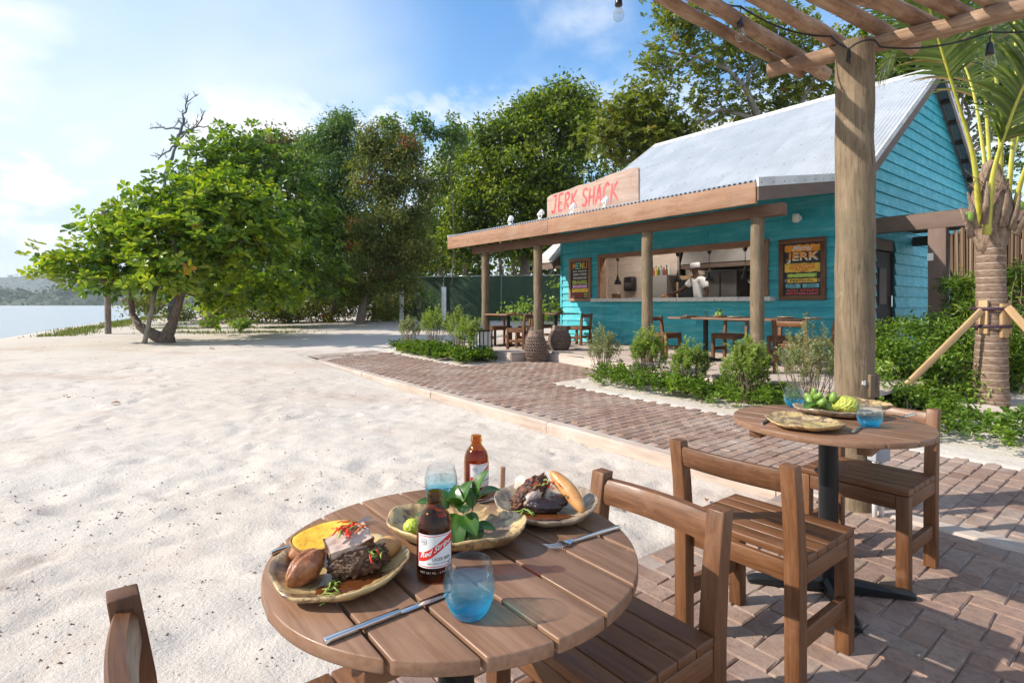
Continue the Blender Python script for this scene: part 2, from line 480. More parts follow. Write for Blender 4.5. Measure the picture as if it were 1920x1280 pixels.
def sand_h(x, y, relief=True):
    a, b = ab(x, y)
    z = gz(x, y)
    left = sstep(0.0, -0.16, b) * (1 - sstep(1.0, 1.15, a))
    z = z - left * (0.085 * sstep(-9.5, -3.5, a) * (1 - 0.75 * sstep(-0.3, -2.2, b)))
    pv = (sstep(-0.16, -0.08, b) * sstep(1.66, 1.56, b) * sstep(-10.6, -8.2, a))
    ent = sstep(1.4, 1.5, b) * sstep(EA0 - .04, EA0 + .06, a) * sstep(EA1 + .04, EA1 - .06, a)
    pat = sstep(0.98, 1.10, a) * sstep(0.05, -0.05, b)
    pv = np.maximum(np.maximum(pv, ent), pat)
    if relief:
        r = 0.045 * fbm(x * 0.55, y * 0.55, 3, 3) + 0.018 * fbm(x * 1.9, y * 1.9, 5, 3)
        near = sstep(14, 4, y)
        # trodden sand: shallow dimples with raised rims
        q = fbm(x * 3.1, y * 3.1, 8, 3, 0.55)
        q2 = np.abs(fbm(x * 4.6 + 3, y * 5.4, 41, 3, .6)); r = r + near * (0.013 * q - 0.016 * sstep(0.12, 0.34, fbm(x * 2.6 + 7, y * 3.4, 21, 2)) + 0.030 * np.minimum(q2, .3) + 0.017 * fbm(x * 8.5, y * 8.5, 31, 2))
        r = r * (1 - 0.6 * sstep(0.0, 0.3, b) )
        z = z + r * (1 - pv) * (0.4 + 0.6 * sstep(0, 0.5, np.abs(b + 0.05)))
    if relief:
        z = z + FOOT(x, y) * (1 - pv)
    return z - 0.07 * pv

# ------------------------------------------------------------------ sand, grass verge, sea, far shore
t = NT('coral_sand')
c = t.coords((1, 1, 1), rand=False)
big = t.rng(t.noise(c, 0.35, 5, 0.6), 0.35, 0.7)
col = t.mix(big, (0.62, 0.555, 0.485), (0.56, 0.485, 0.41))
col = t.mix(t.rng(t.noise(c, 2.3, 6, 0.7), 0.5, 0.8, 0, 0.6), col, (0.52, 0.42, 0.35))
col = t.mix(t.rng(t.noise(t.coords((.45, 1.3, 1), rand=False, loc=(2.2, .7, 0)), 0.55, 5, 0.62), 0.52, 0.70, 0, 0.65), col, (0.50, 0.375, 0.30))
col = t.mix(t.rng(t.noise(c, 260, 3, 0.7), 0.56, 0.70, 0, 0.4), col, (0.40, 0.31, 0.25))
col = t.mix(t.rng(t.noise(t.coords((1.2, .8, 1), rand=False, loc=(7, 3, 0)), 1.1, 6, .7), .56, .70, 0, .55), col, (.47, .37, .295))
spk = t.math('MULTIPLY', t.rng(t.voro(c, 55), 0.16, 0.09), t.rng(t.noise(c, 1.7, 4, 0.65), 0.50, 0.66))
col = t.mix(t.math('MULTIPLY', spk, 0.75), col, (0.085, 0.06, 0.045))
p = t.pbsdf(Base_Color=col, Roughness=0.95, Specular_IOR_Level=0.1)
h = t.math('ADD', t.math('MULTIPLY', t.noise(c, 14, 7, 0.65), 0.7), t.math('MULTIPLY', t.noise(c, 75, 5, 0.65), 0.35))
t.l.new(t.bump(h, 0.8, 0.022), p.inputs['Normal'])
MT['sand'] = t.done(p.outputs[0])

ys = np.concatenate([np.linspace(-6, 0.35, 24)[:-1], np.arange(0.35, 12, 0.042), 12 * (600 / 12) ** (np.linspace(0, 1, 95))])
xr = 6.2 * (600 / 6.2) ** (np.linspace(0, 1, 62))
xl = 9.0 * (600 / 9.0) ** (np.linspace(0, 1, 66))
xs = np.concatenate([-xl[::-1][:-1], np.arange(-9.0, 6.2, 0.052), xr])
GX, GY = np.meshgrid(xs, ys)
GZ = sand_h(GX, GY)
V = np.stack([GX.ravel(), GY.ravel(), GZ.ravel()], 1)
ny, nx = GX.shape
ii = (np.arange(ny - 1)[:, None] * nx + np.arange(nx - 1)[None, :]).ravel()
F = np.stack([ii, ii + 1, ii + 1 + nx, ii + nx], 1)
sand = link('sand_ground', raw_mesh('sand_ground', V, F, MT['sand'], smooth=True)); sand['kind'] = 'structure'

t = NT('sea_water')
c = t.coords((0.5, 1.6, 1), rand=False)
p = t.pbsdf(Base_Color=(0.36, 0.40, 0.41), Roughness=0.24, Specular_IOR_Level=0.5)
h = t.math('ADD', t.math('MULTIPLY', t.noise(c, 0.55, 5, 0.6), 1.0), t.math('MULTIPLY', t.noise(c, 3.0, 4, 0.6), 0.35))
t.l.new(t.bump(h, 0.55, 0.5), p.inputs['Normal'])
MT['sea'] = t.done(p.outputs[0])
MB().add([(-2600, -300, -0.35), (300, -300, -0.35), (300, 2600, -0.35), (-2600, 2600, -0.35)], [(0, 1, 2, 3)]).build('sea_water', MT['sea'])['kind'] = 'structure'

MT['farwood'] = mat_leaf('far_shore_foliage', [(0.0, (0.010, 0.030, 0.012)), (0.5, (0.024, 0.060, 0.022)), (1.0, (0.042, 0.085, 0.03))], 0.1, 0.7)
def ridge(name, x0, x1, y0, y1, hfun, n, m, seed, mat, rough):
    X, T = np.meshgrid(np.linspace(x0, x1, n), np.linspace(0, 1, m))
    Yv = y0 + (y1 - y0) * T + 18 * fbm(X / 90, T * 0 + seed, seed, 3)
    Z = hfun(X) * np.sin(np.pi * np.clip(T * 1.02, 0, 1)) ** 0.7 - 1.0 + .5 * rough * fbm(X / 40, Yv / 40, seed + 3, 3)
    Z = Z + rough * fbm(X / 14, Yv / 14, seed + 5, 4) * np.sin(np.pi * T) ** 0.4
    tone = np.clip(0.5 + 0.9 * fbm(X / 9, Yv / 9, seed + 9, 4), 0, 1)
    ii = (np.arange(m - 1)[:, None] * n + np.arange(n - 1)[None, :]).ravel()
    o = link(name, raw_mesh(name, np.stack([X.ravel(), Yv.ravel(), Z.ravel()], 1), np.stack([ii, ii + 1, ii + 1 + n, ii + n], 1), mat, True, tone.ravel()))
    o['kind'] = 'structure'
    r = np.random.default_rng(seed); k = 20000; i = r.integers(0, m - 2, k) * n + r.integers(0, n, k)      # tree crowns along the slope
    C = np.stack([X.ravel(), Yv.ravel(), Z.ravel()], 1)[i] + r.normal(size=(k, 3)) * rough * .3; s_ = rough * r.uniform(.18, .5, k)
    a = r.uniform(0, 6.28, k); u = np.stack([np.cos(a), np.sin(a) * .5, r.uniform(-.2, .5, k)], 1) * s_[:, None]; w = np.stack([-np.sin(a) * .4, np.cos(a) * .3, r.uniform(.3, .9, k)], 1) * s_[:, None]
    VV = np.stack([C - u, C + w, C + u, C - w * .6], 1).reshape(-1, 3); FF = np.arange(4 * k).reshape(k, 4)
    t_ = link(name + '_trees', raw_mesh(name + '_trees', VV, FF, mat, True, np.repeat(r.uniform(0, 1, k), 4)), o); t_['kind'] = 'stuff'
    return o
ridge('far_hills', -2400, 900, 1500, 2300, lambda x: 66 * np.exp(-((x + 1400) / 360.0) ** 2) + 36 + 20 * fbm(x / 260, x * 0, 61, 3), 420, 40, 41, MT['farwood'], 14)
ridge('far_shore', -1500, 600, 640, 760, lambda x: 17 + 8 * fbm(x / 60, x * 0, 71, 3), 700, 26, 47, MT['farwood'], 9)

# grass along the top of the beach
MT['grass'] = mat_leaf('beach_grass', [(0.0, (0.07, 0.11, 0.025)), (0.5, (0.12, 0.16, 0.04)), (1.0, (0.24, 0.24, 0.08))], 0.3, 0.6)
def blades(P, hgt, wid, seed, lean=0.5):
    r = np.random.default_rng(seed); n = len(P)
    az = r.uniform(0, 2 * np.pi, n); ln = r.uniform(0.1, lean, n); hh = hgt * r.uniform(0.5, 1.2, n)
    d = np.stack([np.cos(az) * ln, np.sin(az) * ln, np.ones(n)], 1); d /= np.linalg.norm(d, axis=1)[:, None]
    s = np.stack([-np.sin(az), np.cos(az), 0 * az], 1) * (wid * 0.5)
    V = np.stack([P - s, P + s, P + d * hh[:, None]], 1).reshape(-1, 3)
    F = np.arange(3 * n).reshape(n, 3)
    return V, F, np.repeat(r.uniform(0, 1, n), 3)
pts = []
for _ in range(9000):
    s_ = random.uniform(-7.5, 16); off = random.gauss(-3.9, 0.35) + 0.6 * vnoise(s_ * 0.5, 0.0, 4)
    x, y = -20.7 - 0.393 * s_ - 0.92 * off, 22.2 + 0.92 * s_ - 0.393 * off
    if vnoise(x * 0.5, y * 0.5, 9) > -0.12: pts.append((x, y))
for cx_, cy_, sp, k in ((-16.2, 21.4, 0.8, 500), (-12.6, 20.5, 0.7, 600), (-10.2, 18.4, 0.9, 500), (-8.0, 18.6, 0.6, 350), (-13.2, 24.0, 1.2, 800), (-9.0, 21.0, .9, 500)):
    for _ in range(k): pts.append((random.gauss(cx_, sp), random.gauss(cy_, sp * 0.35)))
P = np.array(pts); P = np.stack([P[:, 0], P[:, 1], sand_h(P[:, 0], P[:, 1]) - 0.01], 1)
V, F, T = blades(P, 0.10, 0.03, 3)
link('beach_grass', raw_mesh('beach_grass', V, F, MT['grass'], tone=T))['kind'] = 'stuff'

# dark bits of dry seaweed and shell on the sand
deb = MB(); random.seed(21)
for _ in range(5200):
    if random.random() < 0.75:
        y = 0.55 + 3.6 * random.random() ** 1.4; x = random.uniform(-0.95 * y - 0.1, 0.35 * y)
    else:
        y = random.uniform(3, 16); x = random.uniform(-0.95 * y, -0.05 * y)
    a, b = ab(x, y)
    if b > -0.3 or a > 0.9: continue
    if vnoise(x * 2.2, y * 2.2, 13) + .35 * vnoise(x * 7, y * 7, 14) < -0.04 + .25 * (x > -.2): continue
    z = float(sand_h(np.array(x), np.array(y)))
    s_ = random.uniform(0.0012, 0.0046) * (1.0 + 0.10 * y); e = random.uniform(0.5, 2.2)
    rz = random.uniform(0, 6.28); cs, sn = math.cos(rz), math.sin(rz)
    q = [(-1, -.6), (.7, -.8), (1, .4), (-.4, .9)]
    vs = [(x + (u * e * cs - v * sn) * s_, y + (u * e * sn + v * cs) * s_, z) for u, v in q] + [(x, y, z + s_ * 1.1)]
    deb.add(vs, [(0, 1, 4), (1, 2, 4), (2, 3, 4), (3, 0, 4)], random.random())
t = NT('beach_debris'); p = t.pbsdf(Base_Color=t.ramp(t.attr(), [(0.0, (0.05, 0.036, 0.028)), (0.6, (0.15, 0.105, 0.075)), (1.0, (0.30, 0.20, 0.13))]), Roughness=0.9)
MT['debris'] = t.done(p.outputs[0])
deb.build('sand_debris', MT['debris'])['kind'] = 'stuff'

# ------------------------------------------------------------------ pavers
t = NT('paver')
c = t.coords((1, 1, 1))
tone = t.math('FRACT', t.math('ADD', t.rand(), t.attr()))
col = t.ramp(tone, [(0.0, (0.22, 0.135, 0.098)), (0.3, (0.335, 0.215, 0.16)), (0.55, (0.255, 0.172, 0.14)), (0.8, (0.37, 0.25, 0.185)), (1.0, (0.30, 0.225, 0.18))])
col = t.mix(t.rng(t.noise(c, 28, 6, 0.7), 0.4, 0.72, 0, 0.75), col, (0.165, 0.115, 0.095))
w_ = t.coords((1, 1, 1), rand=False)
geo = t.new('ShaderNodeNewGeometry')
dust = t.rng(t.noise(geo.outputs['Position'], 1.3, 5, 0.65), 0.45, 0.70, 0, 0.55)
col = t.mix(dust, col, (0.47, 0.38, 0.32))
col = t.mix(t.rng(t.noise(c, 160, 3, 0.7), 0.60, 0.72, 0, 0.6), col, (0.45, 0.37, 0.32))
p = t.pbsdf(Base_Color=col, Roughness=0.88, Specular_IOR_Level=0.25)
h = t.math('ADD', t.math('MULTIPLY', t.noise(c, 45, 6, 0.7), 1.0), t.math('MULTIPLY', t.noise(c, 200, 3, 0.6), 0.3))
t.l.new(t.bump(h, 0.7, 0.006), p.inputs['Normal'])
MT['paver'] = t.done(p.outputs[0])

MT['joint'] = mat_plain('joint_sand', (.44, .36, .30), .95, col2=(.26, .20, .165), scale=3, bump=.5, bscale=60)
def brick_shape(L, W, H, r):
    """chamfered paver with uneven edges, its top at z=0"""
    ch = 0.006; hl, hw = L / 2, W / 2
    mid = [(-hl, -hw), (0, -hw), (hl, -hw), (hl, hw), (0, hw), (-hl, hw)]
    j = lambda s_: r.uniform(-s_, s_)
    out = [(x + j(.0025), y + j(.0025)) for x, y in mid]
    ins = [(x - math.copysign(ch, x) * (abs(x) > .001), y - math.copysign(ch, y)) for x, y in out]
    V = [(x, y, -H) for x, y in out] + [(x, y, -ch + j(.0015)) for x, y in out] + [(x + j(.0015), y + j(.0015), j(.0016)) for x, y in ins]
    F = []
    for k in range(6):
        k2 = (k + 1) % 6
        F += [(k, k2, 6 + k2, 6 + k), (6 + k, 6 + k2, 12 + k2, 12 + k)]
    F += [(12, 13, 16, 17), (13, 14, 15, 16)]
    return V, F
_rb = random.Random(5)
BV = [brick_shape(0.1955, 0.0965, 0.055, _rb) for _ in range(8)]
BM = [bevel_mesh(raw_mesh('brick', v, [list(f) for f in F_], MT['paver']), 0.0005, 1, 200) if False else raw_mesh('brick', v, [list(f) for f in F_], MT['paver']) for v, F_ in BV]

def in_view(x, y, m=0.35):
    if y < 0.9: return False
    px = 960 + 1030 * x / y; py = 570 + 1030 * 1.25 / y
    mm = m * 1030 / y
    return -mm < px < 1920 + mm and py < 1280 + mm
def lay(parent, cells, zoff=0.0):
    """cells: list of (a, b, along_b). The nearest 300 in view become bricks of their own, the rest one part"""
    items = []
    for a, b, r in cells:
        x, y = xy(a, b)
        items.append((0 if in_view(x, y) else 1, math.hypot(x, y), x, y, r))
    items.sort()
    rest = MB(); rr = random.Random(9)
    for i, (out, d, x, y, r) in enumerate(items):
        if out and d > 7 and not in_view(x, y, 2.5): continue
        z = gzf(x, y) + zoff + rr.uniform(-0.002, 0.002) + 0.006 * float(vnoise(x * 1.2, y * 1.2, 77))
        rz = TH + (math.pi / 2 if r else 0) + (math.pi if rr.random() < .5 else 0) + rr.uniform(-.018, .018)
        tilt = (rr.uniform(-.007, .007), rr.uniform(-.006, .006))
        k = rr.randrange(8)
        if i < 300 and not out:
            o = bpy.data.objects.new('brick', BM[k]); o.location = (x, y, z); o.rotation_euler = (tilt[0], tilt[1], rz); COL.objects.link(o); o.parent = parent
        else:
            M = Matrix.Translation((x, y, z)) @ Euler((tilt[0], tilt[1], rz)).to_matrix().to_4x4()
            rest.add([M @ Vector(v) for v in BV[k][0]], BV[k][1], rr.random() + 0.001)
    me = rest.mesh('paving', MT['paver'], fix=False)
    link('paving', me, parent)['kind'] = 'stuff'
def bed(name, ranges, dz, step=0.25):
    m = MB()
    for a0, a1, b0, b1 in ranges:
        na, nb = max(1, int((a1 - a0) / step)), max(1, int((b1 - b0) / step))
        for i in range(na):
            for j in range(nb):
                A = [a0 + (a1 - a0) * (i + u) / na for u in (0, 1)]; B = [b0 + (b1 - b0) * (j + u) / nb for u in (0, 1)]
                vs = []
                for a, b in ((A[0], B[0]), (A[1], B[0]), (A[1], B[1]), (A[0], B[1])):
                    x, y = xy(a, b); vs.append((x, y, gzf(x, y) + dz))
                m.add(vs, [(0, 1, 2, 3)])
    me = m.mesh(name, MT['joint'], smooth=True); return me
path = link('brick_path', bed('path_bed', [(-9.4, 4.6, 0.0, 1.60), (EA0, EA1, 1.60, 4.15)], -0.010)); path['kind'] = 'structure'; path.name = 'brick_path'
cells = []
nb = 16
for j in range(16):                                   # path: courses run across, long sides along v
    pass
row = 0
a = -9.3
while a < 4.6:
    off = 0.0 if row % 2 == 0 else 0.1
    b = 0.1 + off
    while b < 1.62:
        if not (a < -8.0 and random.random() < (-8.0 - a) * 0.8): cells.append((a, b, True))
        b += 0.2
    a += 0.1; row += 1
a = EA0 + 0.05; row = 0
while a < EA1:
    b = 1.7 + (0.0 if row % 2 == 0 else 0.1)
    while b < 4.1: cells.append((a, b, True)); b += 0.2
    a += 0.1; row += 1
lay(path, cells)
patio = link('brick_patio', bed('patio_bed', [(1.08, 5.2, -3.4, 0.0 - 0.14)], -0.010)); patio['kind'] = 'structure'
cells = []
for i in range(0, 42):
    for j in range(0, 33):
        r = (i - j) % 4
        a0, b0 = 1.1 + i * 0.1, -0.145 - (j + 1) * 0.1
        if r == 0 and i < 41: cells.append((a0 + 0.1, b0 + 0.05, False))
        elif r == 3 and j < 32: cells.append((a0 + 0.05, b0, True))
lay(patio, cells)

# kerb timbers along the path
kerb = empty('path_kerb', (0, 0, 0), 0); kerb['kind'] = 'structure'
_rk = random.Random(3)
def timber(a0, a1, b0, b1, dz, Hh=0.16, n=6):
    m = MB(); prof = [(b0, -Hh), (b1, -Hh), (b1, -.012), (b1 - .012, 0), (b0 + .02, 0), (b0, -.02)]
    secs = []
    for i in range(n + 1):
        a = a0 + (a1 - a0) * i / n; w = _rk.uniform(-.006, .006)
        vs = []
        for b, z in prof:
            x, y = xy(a, b + w); vs.append((x, y, gzf(x, y) + dz + z + _rk.uniform(-.002, .002)))
        secs.append(vs)
    nv = len(prof); b_ = 0
    for vs in secs: m.v += vs; m.t += [0] * nv
    for i in range(n):
        for k in range(nv): m.f.append((i*nv + k, i*nv + (k+1) % nv, (i+1)*nv + (k+1) % nv, (i+1)*nv + k))
    m.f += [tuple(range(nv)), tuple(n*nv + k for k in range(nv))]
    # local frame along the kerb so that the grain follows it
    x, y = xy(a0, b0); M = (Matrix.Translation((x, y, 0)) @ Matrix.Rotation(TH, 4, 'Z'))
    inv = M.inverted(); m.v = [tuple(inv @ Vector(v)) for v in m.v]
    me = sharp(m.mesh('kerb_timber', MT['kerb_x']), 30)
    o = link('kerb_timber', me, kerb); o.matrix_local = M; return o
aa = -8.4
while aa < 4.4:
    L = 2.35; timber(aa, min(aa + L - 0.012, 4.5), -0.14, -0.005, 0.008 if aa > -6 else 0.0); aa += L

# ------------------------------------------------------------------ the shack
def teal(name, axis):
    t = NT(name)
    st = {'x': (1, 9, 9), 'y': (9, 1, 9)}[axis]
    c = t.coords(st); g = t.noise(c, 2.2, 5, 0.6, 0.4)
    c1 = t.coords({'x': (0.6, 3, 3), 'y': (0.6, 3, 3)}[axis])
    blot = t.noise(c1, 1.6, 4, 0.6, 0.3)
    col = t.ramp(t.math('ADD', t.math('MULTIPLY', g, 0.45), t.math('MULTIPLY', blot, 0.55)), [(0.30, (0.022, 0.27, 0.33)), (0.50, (0.050, 0.41, 0.475)), (0.70, (0.18, 0.56, 0.60))])
    stk = t.noise(t.coords({'x': (7, 1, .35), 'y': (1, 7, .35)}[axis], rand=False), 1.3, 5, .65)
    col = t.mix(t.rng(stk, .50, .72, 0, .35), col, (.22, .47, .50))
    col = t.mix(t.rng(t.noise(c, 5.5, 5, .7), .62, .74, 0, .5), col, (.010, .12, .16))
    r = t.math('ADD', t.math('MULTIPLY', t.rand(), 0.24), 0.88)
    cc = t.new('ShaderNodeCombineXYZ')
    for i in range(3): t.l.new(r, cc.inputs[i])
    col = t.mix(1.0, col, cc.outputs[0], 'MULTIPLY')
    p = t.pbsdf(Base_Color=col, Roughness=0.55, Specular_IOR_Level=0.35)
    t.l.new(t.bump(g, 0.3, 0.004), p.inputs['Normal'])
    return t.done(p.outputs[0])
MT['teal_x'] = teal('teal_board_front', 'x'); MT['teal_y'] = teal('teal_board_side', 'y')
t = NT('galvanised_roof')
c = t.coords((1, 1, 1))
col = t.mix(t.rng(t.noise(c, 1.2, 5, 0.6), 0.35, 0.7), (0.50, 0.525, 0.555), (0.60, 0.62, 0.645))
col = t.mix(t.rng(t.noise(t.coords((5, .25, .25)), 1.5, 6, .7), .52, .74, 0, .12), col, (.46, .46, .46))
col = t.mix(t.rng(t.noise(c, 3.5, 6, .75), .66, .76, 0, .12), col, (.36, .30, .25))
p = t.pbsdf(Base_Color=col, Roughness=0.45, Metallic=0.1, Specular_IOR_Level=0.4)
MT['roof'] = t.done(p.outputs[0])
MT['flash'] = mat_plain('white_flashing', (0.66, 0.65, 0.63), 0.45, col2=(0.52, 0.50, 0.47), scale=2.5)
MT['soffit'] = mat_plain('soffit_paint', (0.12, 0.13, 0.14), 0.7)

def terrazzo():
    t = NT('terrazzo'); c = t.coords((1, 1, 1))
    v = t.voro(c, 60, out='Color'); s_ = t.new('ShaderNodeSeparateColor'); t.l.new(v, s_.inputs[0])
    col = t.ramp(s_.outputs[0], [(0.0, (0.20, 0.18, 0.17)), (0.10, (0.62, 0.59, 0.55)), (0.5, (0.70, 0.68, 0.65)), (1.0, (0.78, 0.76, 0.73))])
    return t.done(t.pbsdf(Base_Color=col, Roughness=0.35).outputs[0])
MT['terrazzo'] = terrazzo()

DZ = 0.29                                             # deck level
house = empty('jerk_shack', (3.40, 7.62, 0), TH, 'teal clapboard cook shack with corrugated roof, porch and serving window', 'building')
HM = Matrix.Translation((3.40, 7.62, 0)) @ Matrix.Rotation(TH, 4, 'Z')
def hw(x, y, z): return HM @ Vector((x, y, z))
WX0, WX1, WY = -6.98, -0.05, 2.9
RX0, RX1 = -7.55, 0.18
RIDGE, BRK, EAVE = (7.7, 6.55), (3.2, 3.48), (-0.36, 2.885)
def roof_z(y):
    if y < BRK[0]: return EAVE[1] + (BRK[1] - EAVE[1]) * (y - EAVE[0]) / (BRK[0] - EAVE[0])
    k = (RIDGE[1] - BRK[1]) / (RIDGE[0] - BRK[0])
    return BRK[1] + k * (y - BRK[0]) if y < RIDGE[0] else RIDGE[1] - k * (y - RIDGE[0])
# wall cores (the boards hang on them) with the serving hatch and the door left open
HX0, HX1, HZ0, HZ1 = -5.555, -1.347, 1.358, 2.426
core = MB()
for x0, x1, z0, z1 in ((WX0, HX0, 0, 3.42), (HX1, WX1, 0, 3.42), (HX0, HX1, 0, HZ0), (HX0, HX1, HZ1, 3.42)):
    core.box((x0, WY, z0), (x1, WY + 0.12, z1))
wall = core.build('front_wall', MT['tile'], house)
rows = 21; RH = 0.178
def clap_front(x0, x1, z, k=1.0):
    m = MB()
    prof = [(0, z), (-0.044, z), (-0.012, z + RH + 0.014), (0, z + RH + 0.014)]
    m.prism([(y, zz) for y, zz in prof], 'x', 0, x1 - x0)
    me = m.mesh('board', MT['teal_x'])
    return link('board', me, wall, (x0, WY - 0.001, 0))
rb_ = random.Random(31)
for i in range(rows):
    z = DZ + i * RH
    if z + RH > 3.5: break
    segs = [(WX0, WX1)]
    if HZ0 - 0.01 <= z < HZ1 - 0.01: segs = [(WX0, HX0), (HX1, WX1)]
    for a, b in segs:
        if b - a > 4:
            j = rb_.uniform(a + 1.6, b - 1.6)
            clap_front(a, j - 0.003, z); clap_front(j + 0.003, b, z)
        else: clap_front(a, b, z)
m = MB().box((WX0 - 0.03, WY - 0.05, DZ), (WX0 + 0.03, WY + 0.02, 3.42)); m.build('corner_board', MT['teal_x'], house)
# gable wall to the right: core + boards cut to the roof slope, door opening
GY0, GY1 = WY, 12.45
g = MB()
def gable_poly(x):
    return [(GY0, 0), (GY1, 0), (GY1, roof_z(GY1) - 0.1), (RIDGE[0], RIDGE[1] - 0.1), (BRK[0], BRK[1] - 0.08), (GY0, 3.35)]
DY0, DY1, DZ1 = 4.45, 5.48, 2.30
g.prism([(GY0 + 0.12, 0), (DY0, 0), (DY0, DZ1), (DY1, DZ1), (DY1, 0), (GY1, 0), (GY1, roof_z(GY1) - .12), (RIDGE[0], RIDGE[1] - .12), (BRK[0], BRK[1] - .1), (GY0 + 0.12, 3.33)], 'x', WX1 - 0.12, WX1 - 0.002)
gw = g.build('gable_wall', MT['trim_y'], house)
RG = 0.222
kk = (RIDGE[1] - BRK[1]) / (RIDGE[0] - BRK[0])
for i in range(42):
    z = DZ + i * RG; zt = z + RG
    if zt > RIDGE[1] - 0.18: break
    lo = GY0 + 0.0 if zt < 3.3 else max(GY0, RIDGE[0] - (RIDGE[1] - 0.10 - zt) / kk)
    hi = GY1 if zt < roof_z(GY1) - .1 else RIDGE[0] + (RIDGE[1] - 0.10 - zt) / kk
    segs = [(lo, hi)] if z >= DZ1 - .01 else [(lo, DY0), (DY1, hi)]
    for a, b in segs:
        if b - a < 0.12: continue
        m = MB(); m.prism([(0, z), (0.046, z), (0.012, zt + 0.012), (0, zt + 0.012)], 'y', 0, b - a)
        link('board', m.mesh('board', MT['teal_y']), gw, (WX1, a, 0))
# the other two walls and the ceiling
ow = MB()
ow.box((WX0, WY + .12, 0), (WX0 + .12, GY1, 3.4)); ow.box((WX0 + .12, GY1 - .12, 0), (WX1 - .12, GY1, 3.3))
ow.build('rear_wall', MT['tile'], house)
MB().box((WX0 + .12, WY + .12, DZ - .06), (WX1 - .12, GY1 - .12, DZ)).build('floor', MT['tile'], house)
MB().box((WX0 + .12, WY + .12, 3.0), (WX1 - .12, GY1 - .12, 3.06)).build('ceiling', MT['tile'], house)
# door in the gable
d = MB().box((0, DY0 + .02, DZ), (0.05, DY1 - .02, DZ1 - .03))
door = d.build('door', mat_plain('dark_door', (0.018, 0.012, 0.009), 0.6, spec=.15), house, loc=(WX1 - 0.08, 0, 0))
MB().box((0.05, DY0 + .3, 1.25), (0.065, DY1 - .35, 1.95)).build('door_panel', MT['trim_z'], door)
MB().box((0.05, DY1 - .16, 1.2), (0.09, DY1 - .10, 1.42)).build('handle', MT['steel'], door)

# corrugated roof sheets
def sheet_mesh(name, p0, p1, width, waves=10, amp=0.017, over=0.0, nl=2):
    """a corrugated sheet between two (y,z) lines, x from 0 to width"""
    n = waves * 6
    X = np.linspace(0, width, n + 1); N = amp * np.cos(X / width * waves * 2 * np.pi)
    d = np.array([p1[0] - p0[0], p1[1] - p0[1]]); L = np.hypot(*d); nrm = np.array([-d[1], d[0]]) / L
    if nrm[1] < 0: nrm = -nrm
    V = []
    for s_ in (0, 1):
        for th in (0.0, 0.0025):
            y = p0[0] + d[0] * s_ + nrm[0] * (N + th); z = p0[1] + d[1] * s_ + nrm[1] * (N + th)
            V.append(np.stack([X, y, z], 1))
    V = np.concatenate(V); k = n + 1; F = []
    for i in range(n):
        lo0, hi0, lo1, hi1 = i, k + i, 2 * k + i, 3 * k + i
        F += [(hi0, hi0 + 1, hi1 + 1, hi1), (lo0, lo1, lo1 + 1, lo0 + 1), (lo0, lo0 + 1, hi0 + 1, hi0), (lo1, hi1, hi1 + 1, lo1 + 1)]
    return raw_mesh(name, V, np.array(F), MT['roof'], smooth=False)
NSH = 10; SW = (RX1 - RX0) / NSH
sm_main = sheet_mesh('roof_sheet', BRK, RIDGE, SW); sharp(sm_main, 60)
sm_porch = sheet_mesh('roof_sheet', EAVE, (BRK[0] + .02, BRK[1] + .004), SW); sharp(sm_porch, 60)
sm_rear = sheet_mesh('roof_sheet', (RIDGE[0], RIDGE[1]), (12.75, roof_z(12.75)), SW); sharp(sm_rear, 60)
roof = MB()
for me_, dz in ((sm_main, 0), (sm_porch, -.003), (sm_rear, 0)):
    for i in range(NSH):
        o = link('roof_sheet', me_, house, (RX0 + i * SW, 0, dz + (0.0012 if i % 2 else 0)))
ridge_cap = MB().prism([(-.2, -.135), (-.2, -.118), (0, .035), (.2, -.118), (.2, -.135), (0, .012)], 'x', RX0 - .02, RX1 + .02)
ridge_cap.v = [(x, y + RIDGE[0], z + RIDGE[1]) for x, y, z in ridge_cap.v]
ridge_cap.build('ridge_cap', MT['flash'], house)
scr = MB()                                            # roofing screws in rows
nrm = Vector((0, -(RIDGE[1] - BRK[1]), RIDGE[0] - BRK[0])).normalized()
for r_ in range(6):
    s_ = 0.05 + r_ * 0.18
    for i in range(38):
        x = RX0 + 0.1 + i * 0.2
        c0 = Vector((x, BRK[0] + (RIDGE[0] - BRK[0]) * s_, BRK[1] + (RIDGE[1] - BRK[1]) * s_)) + nrm * 0.012
        scr.box((c0.x - .011, c0.y - .009, c0.z - .006), (c0.x + .011, c0.y + .009, c0.z + .014))
o = scr.build('roof_screws', mat_plain('screw_grey', (0.25, 0.25, 0.25), 0.5, 0.6), house); o['kind'] = 'stuff'
# barges: flashing over a brown board, along both rakes
def barge(x, dx, side):
    line = [EAVE, BRK, RIDGE, (12.75, roof_z(12.75))]
    for nm, t0, t1, mt, th in (('barge_flashing', 0.035, -0.085, MT['flash'], 0.03), ('barge_board', -0.087, -0.27, MT['trim_y'], 0.022)):
        for (ya, za), (yb, zb) in zip(line[:-1], line[1:]):
            m = MB(); m.prism([(ya, za + t0), (yb, zb + t0), (yb, zb + t1), (ya, za + t1)], 'x', x - (th if side > 0 else 0), x + (0 if side > 0 else th))
            m.build(nm, mt, house)
barge(RX1 + 0.03, 0, 1); barge(RX0 - 0.03, 0, -1)
scr = MB()
for k in range(26):
    s_ = k / 25.0
    y = EAVE[0] + .08 + s_ * (RIDGE[0] - EAVE[0] - .2)
    scr.box((RX1 + .03, y - .008, roof_z(y) - .045), (RX1 + .034, y + .008, roof_z(y) - .03))
o = scr.build('flashing_screws', mat_plain('dark_screw', (0.08, 0.08, 0.08), 0.5, 0.6), house); o['kind'] = 'stuff'
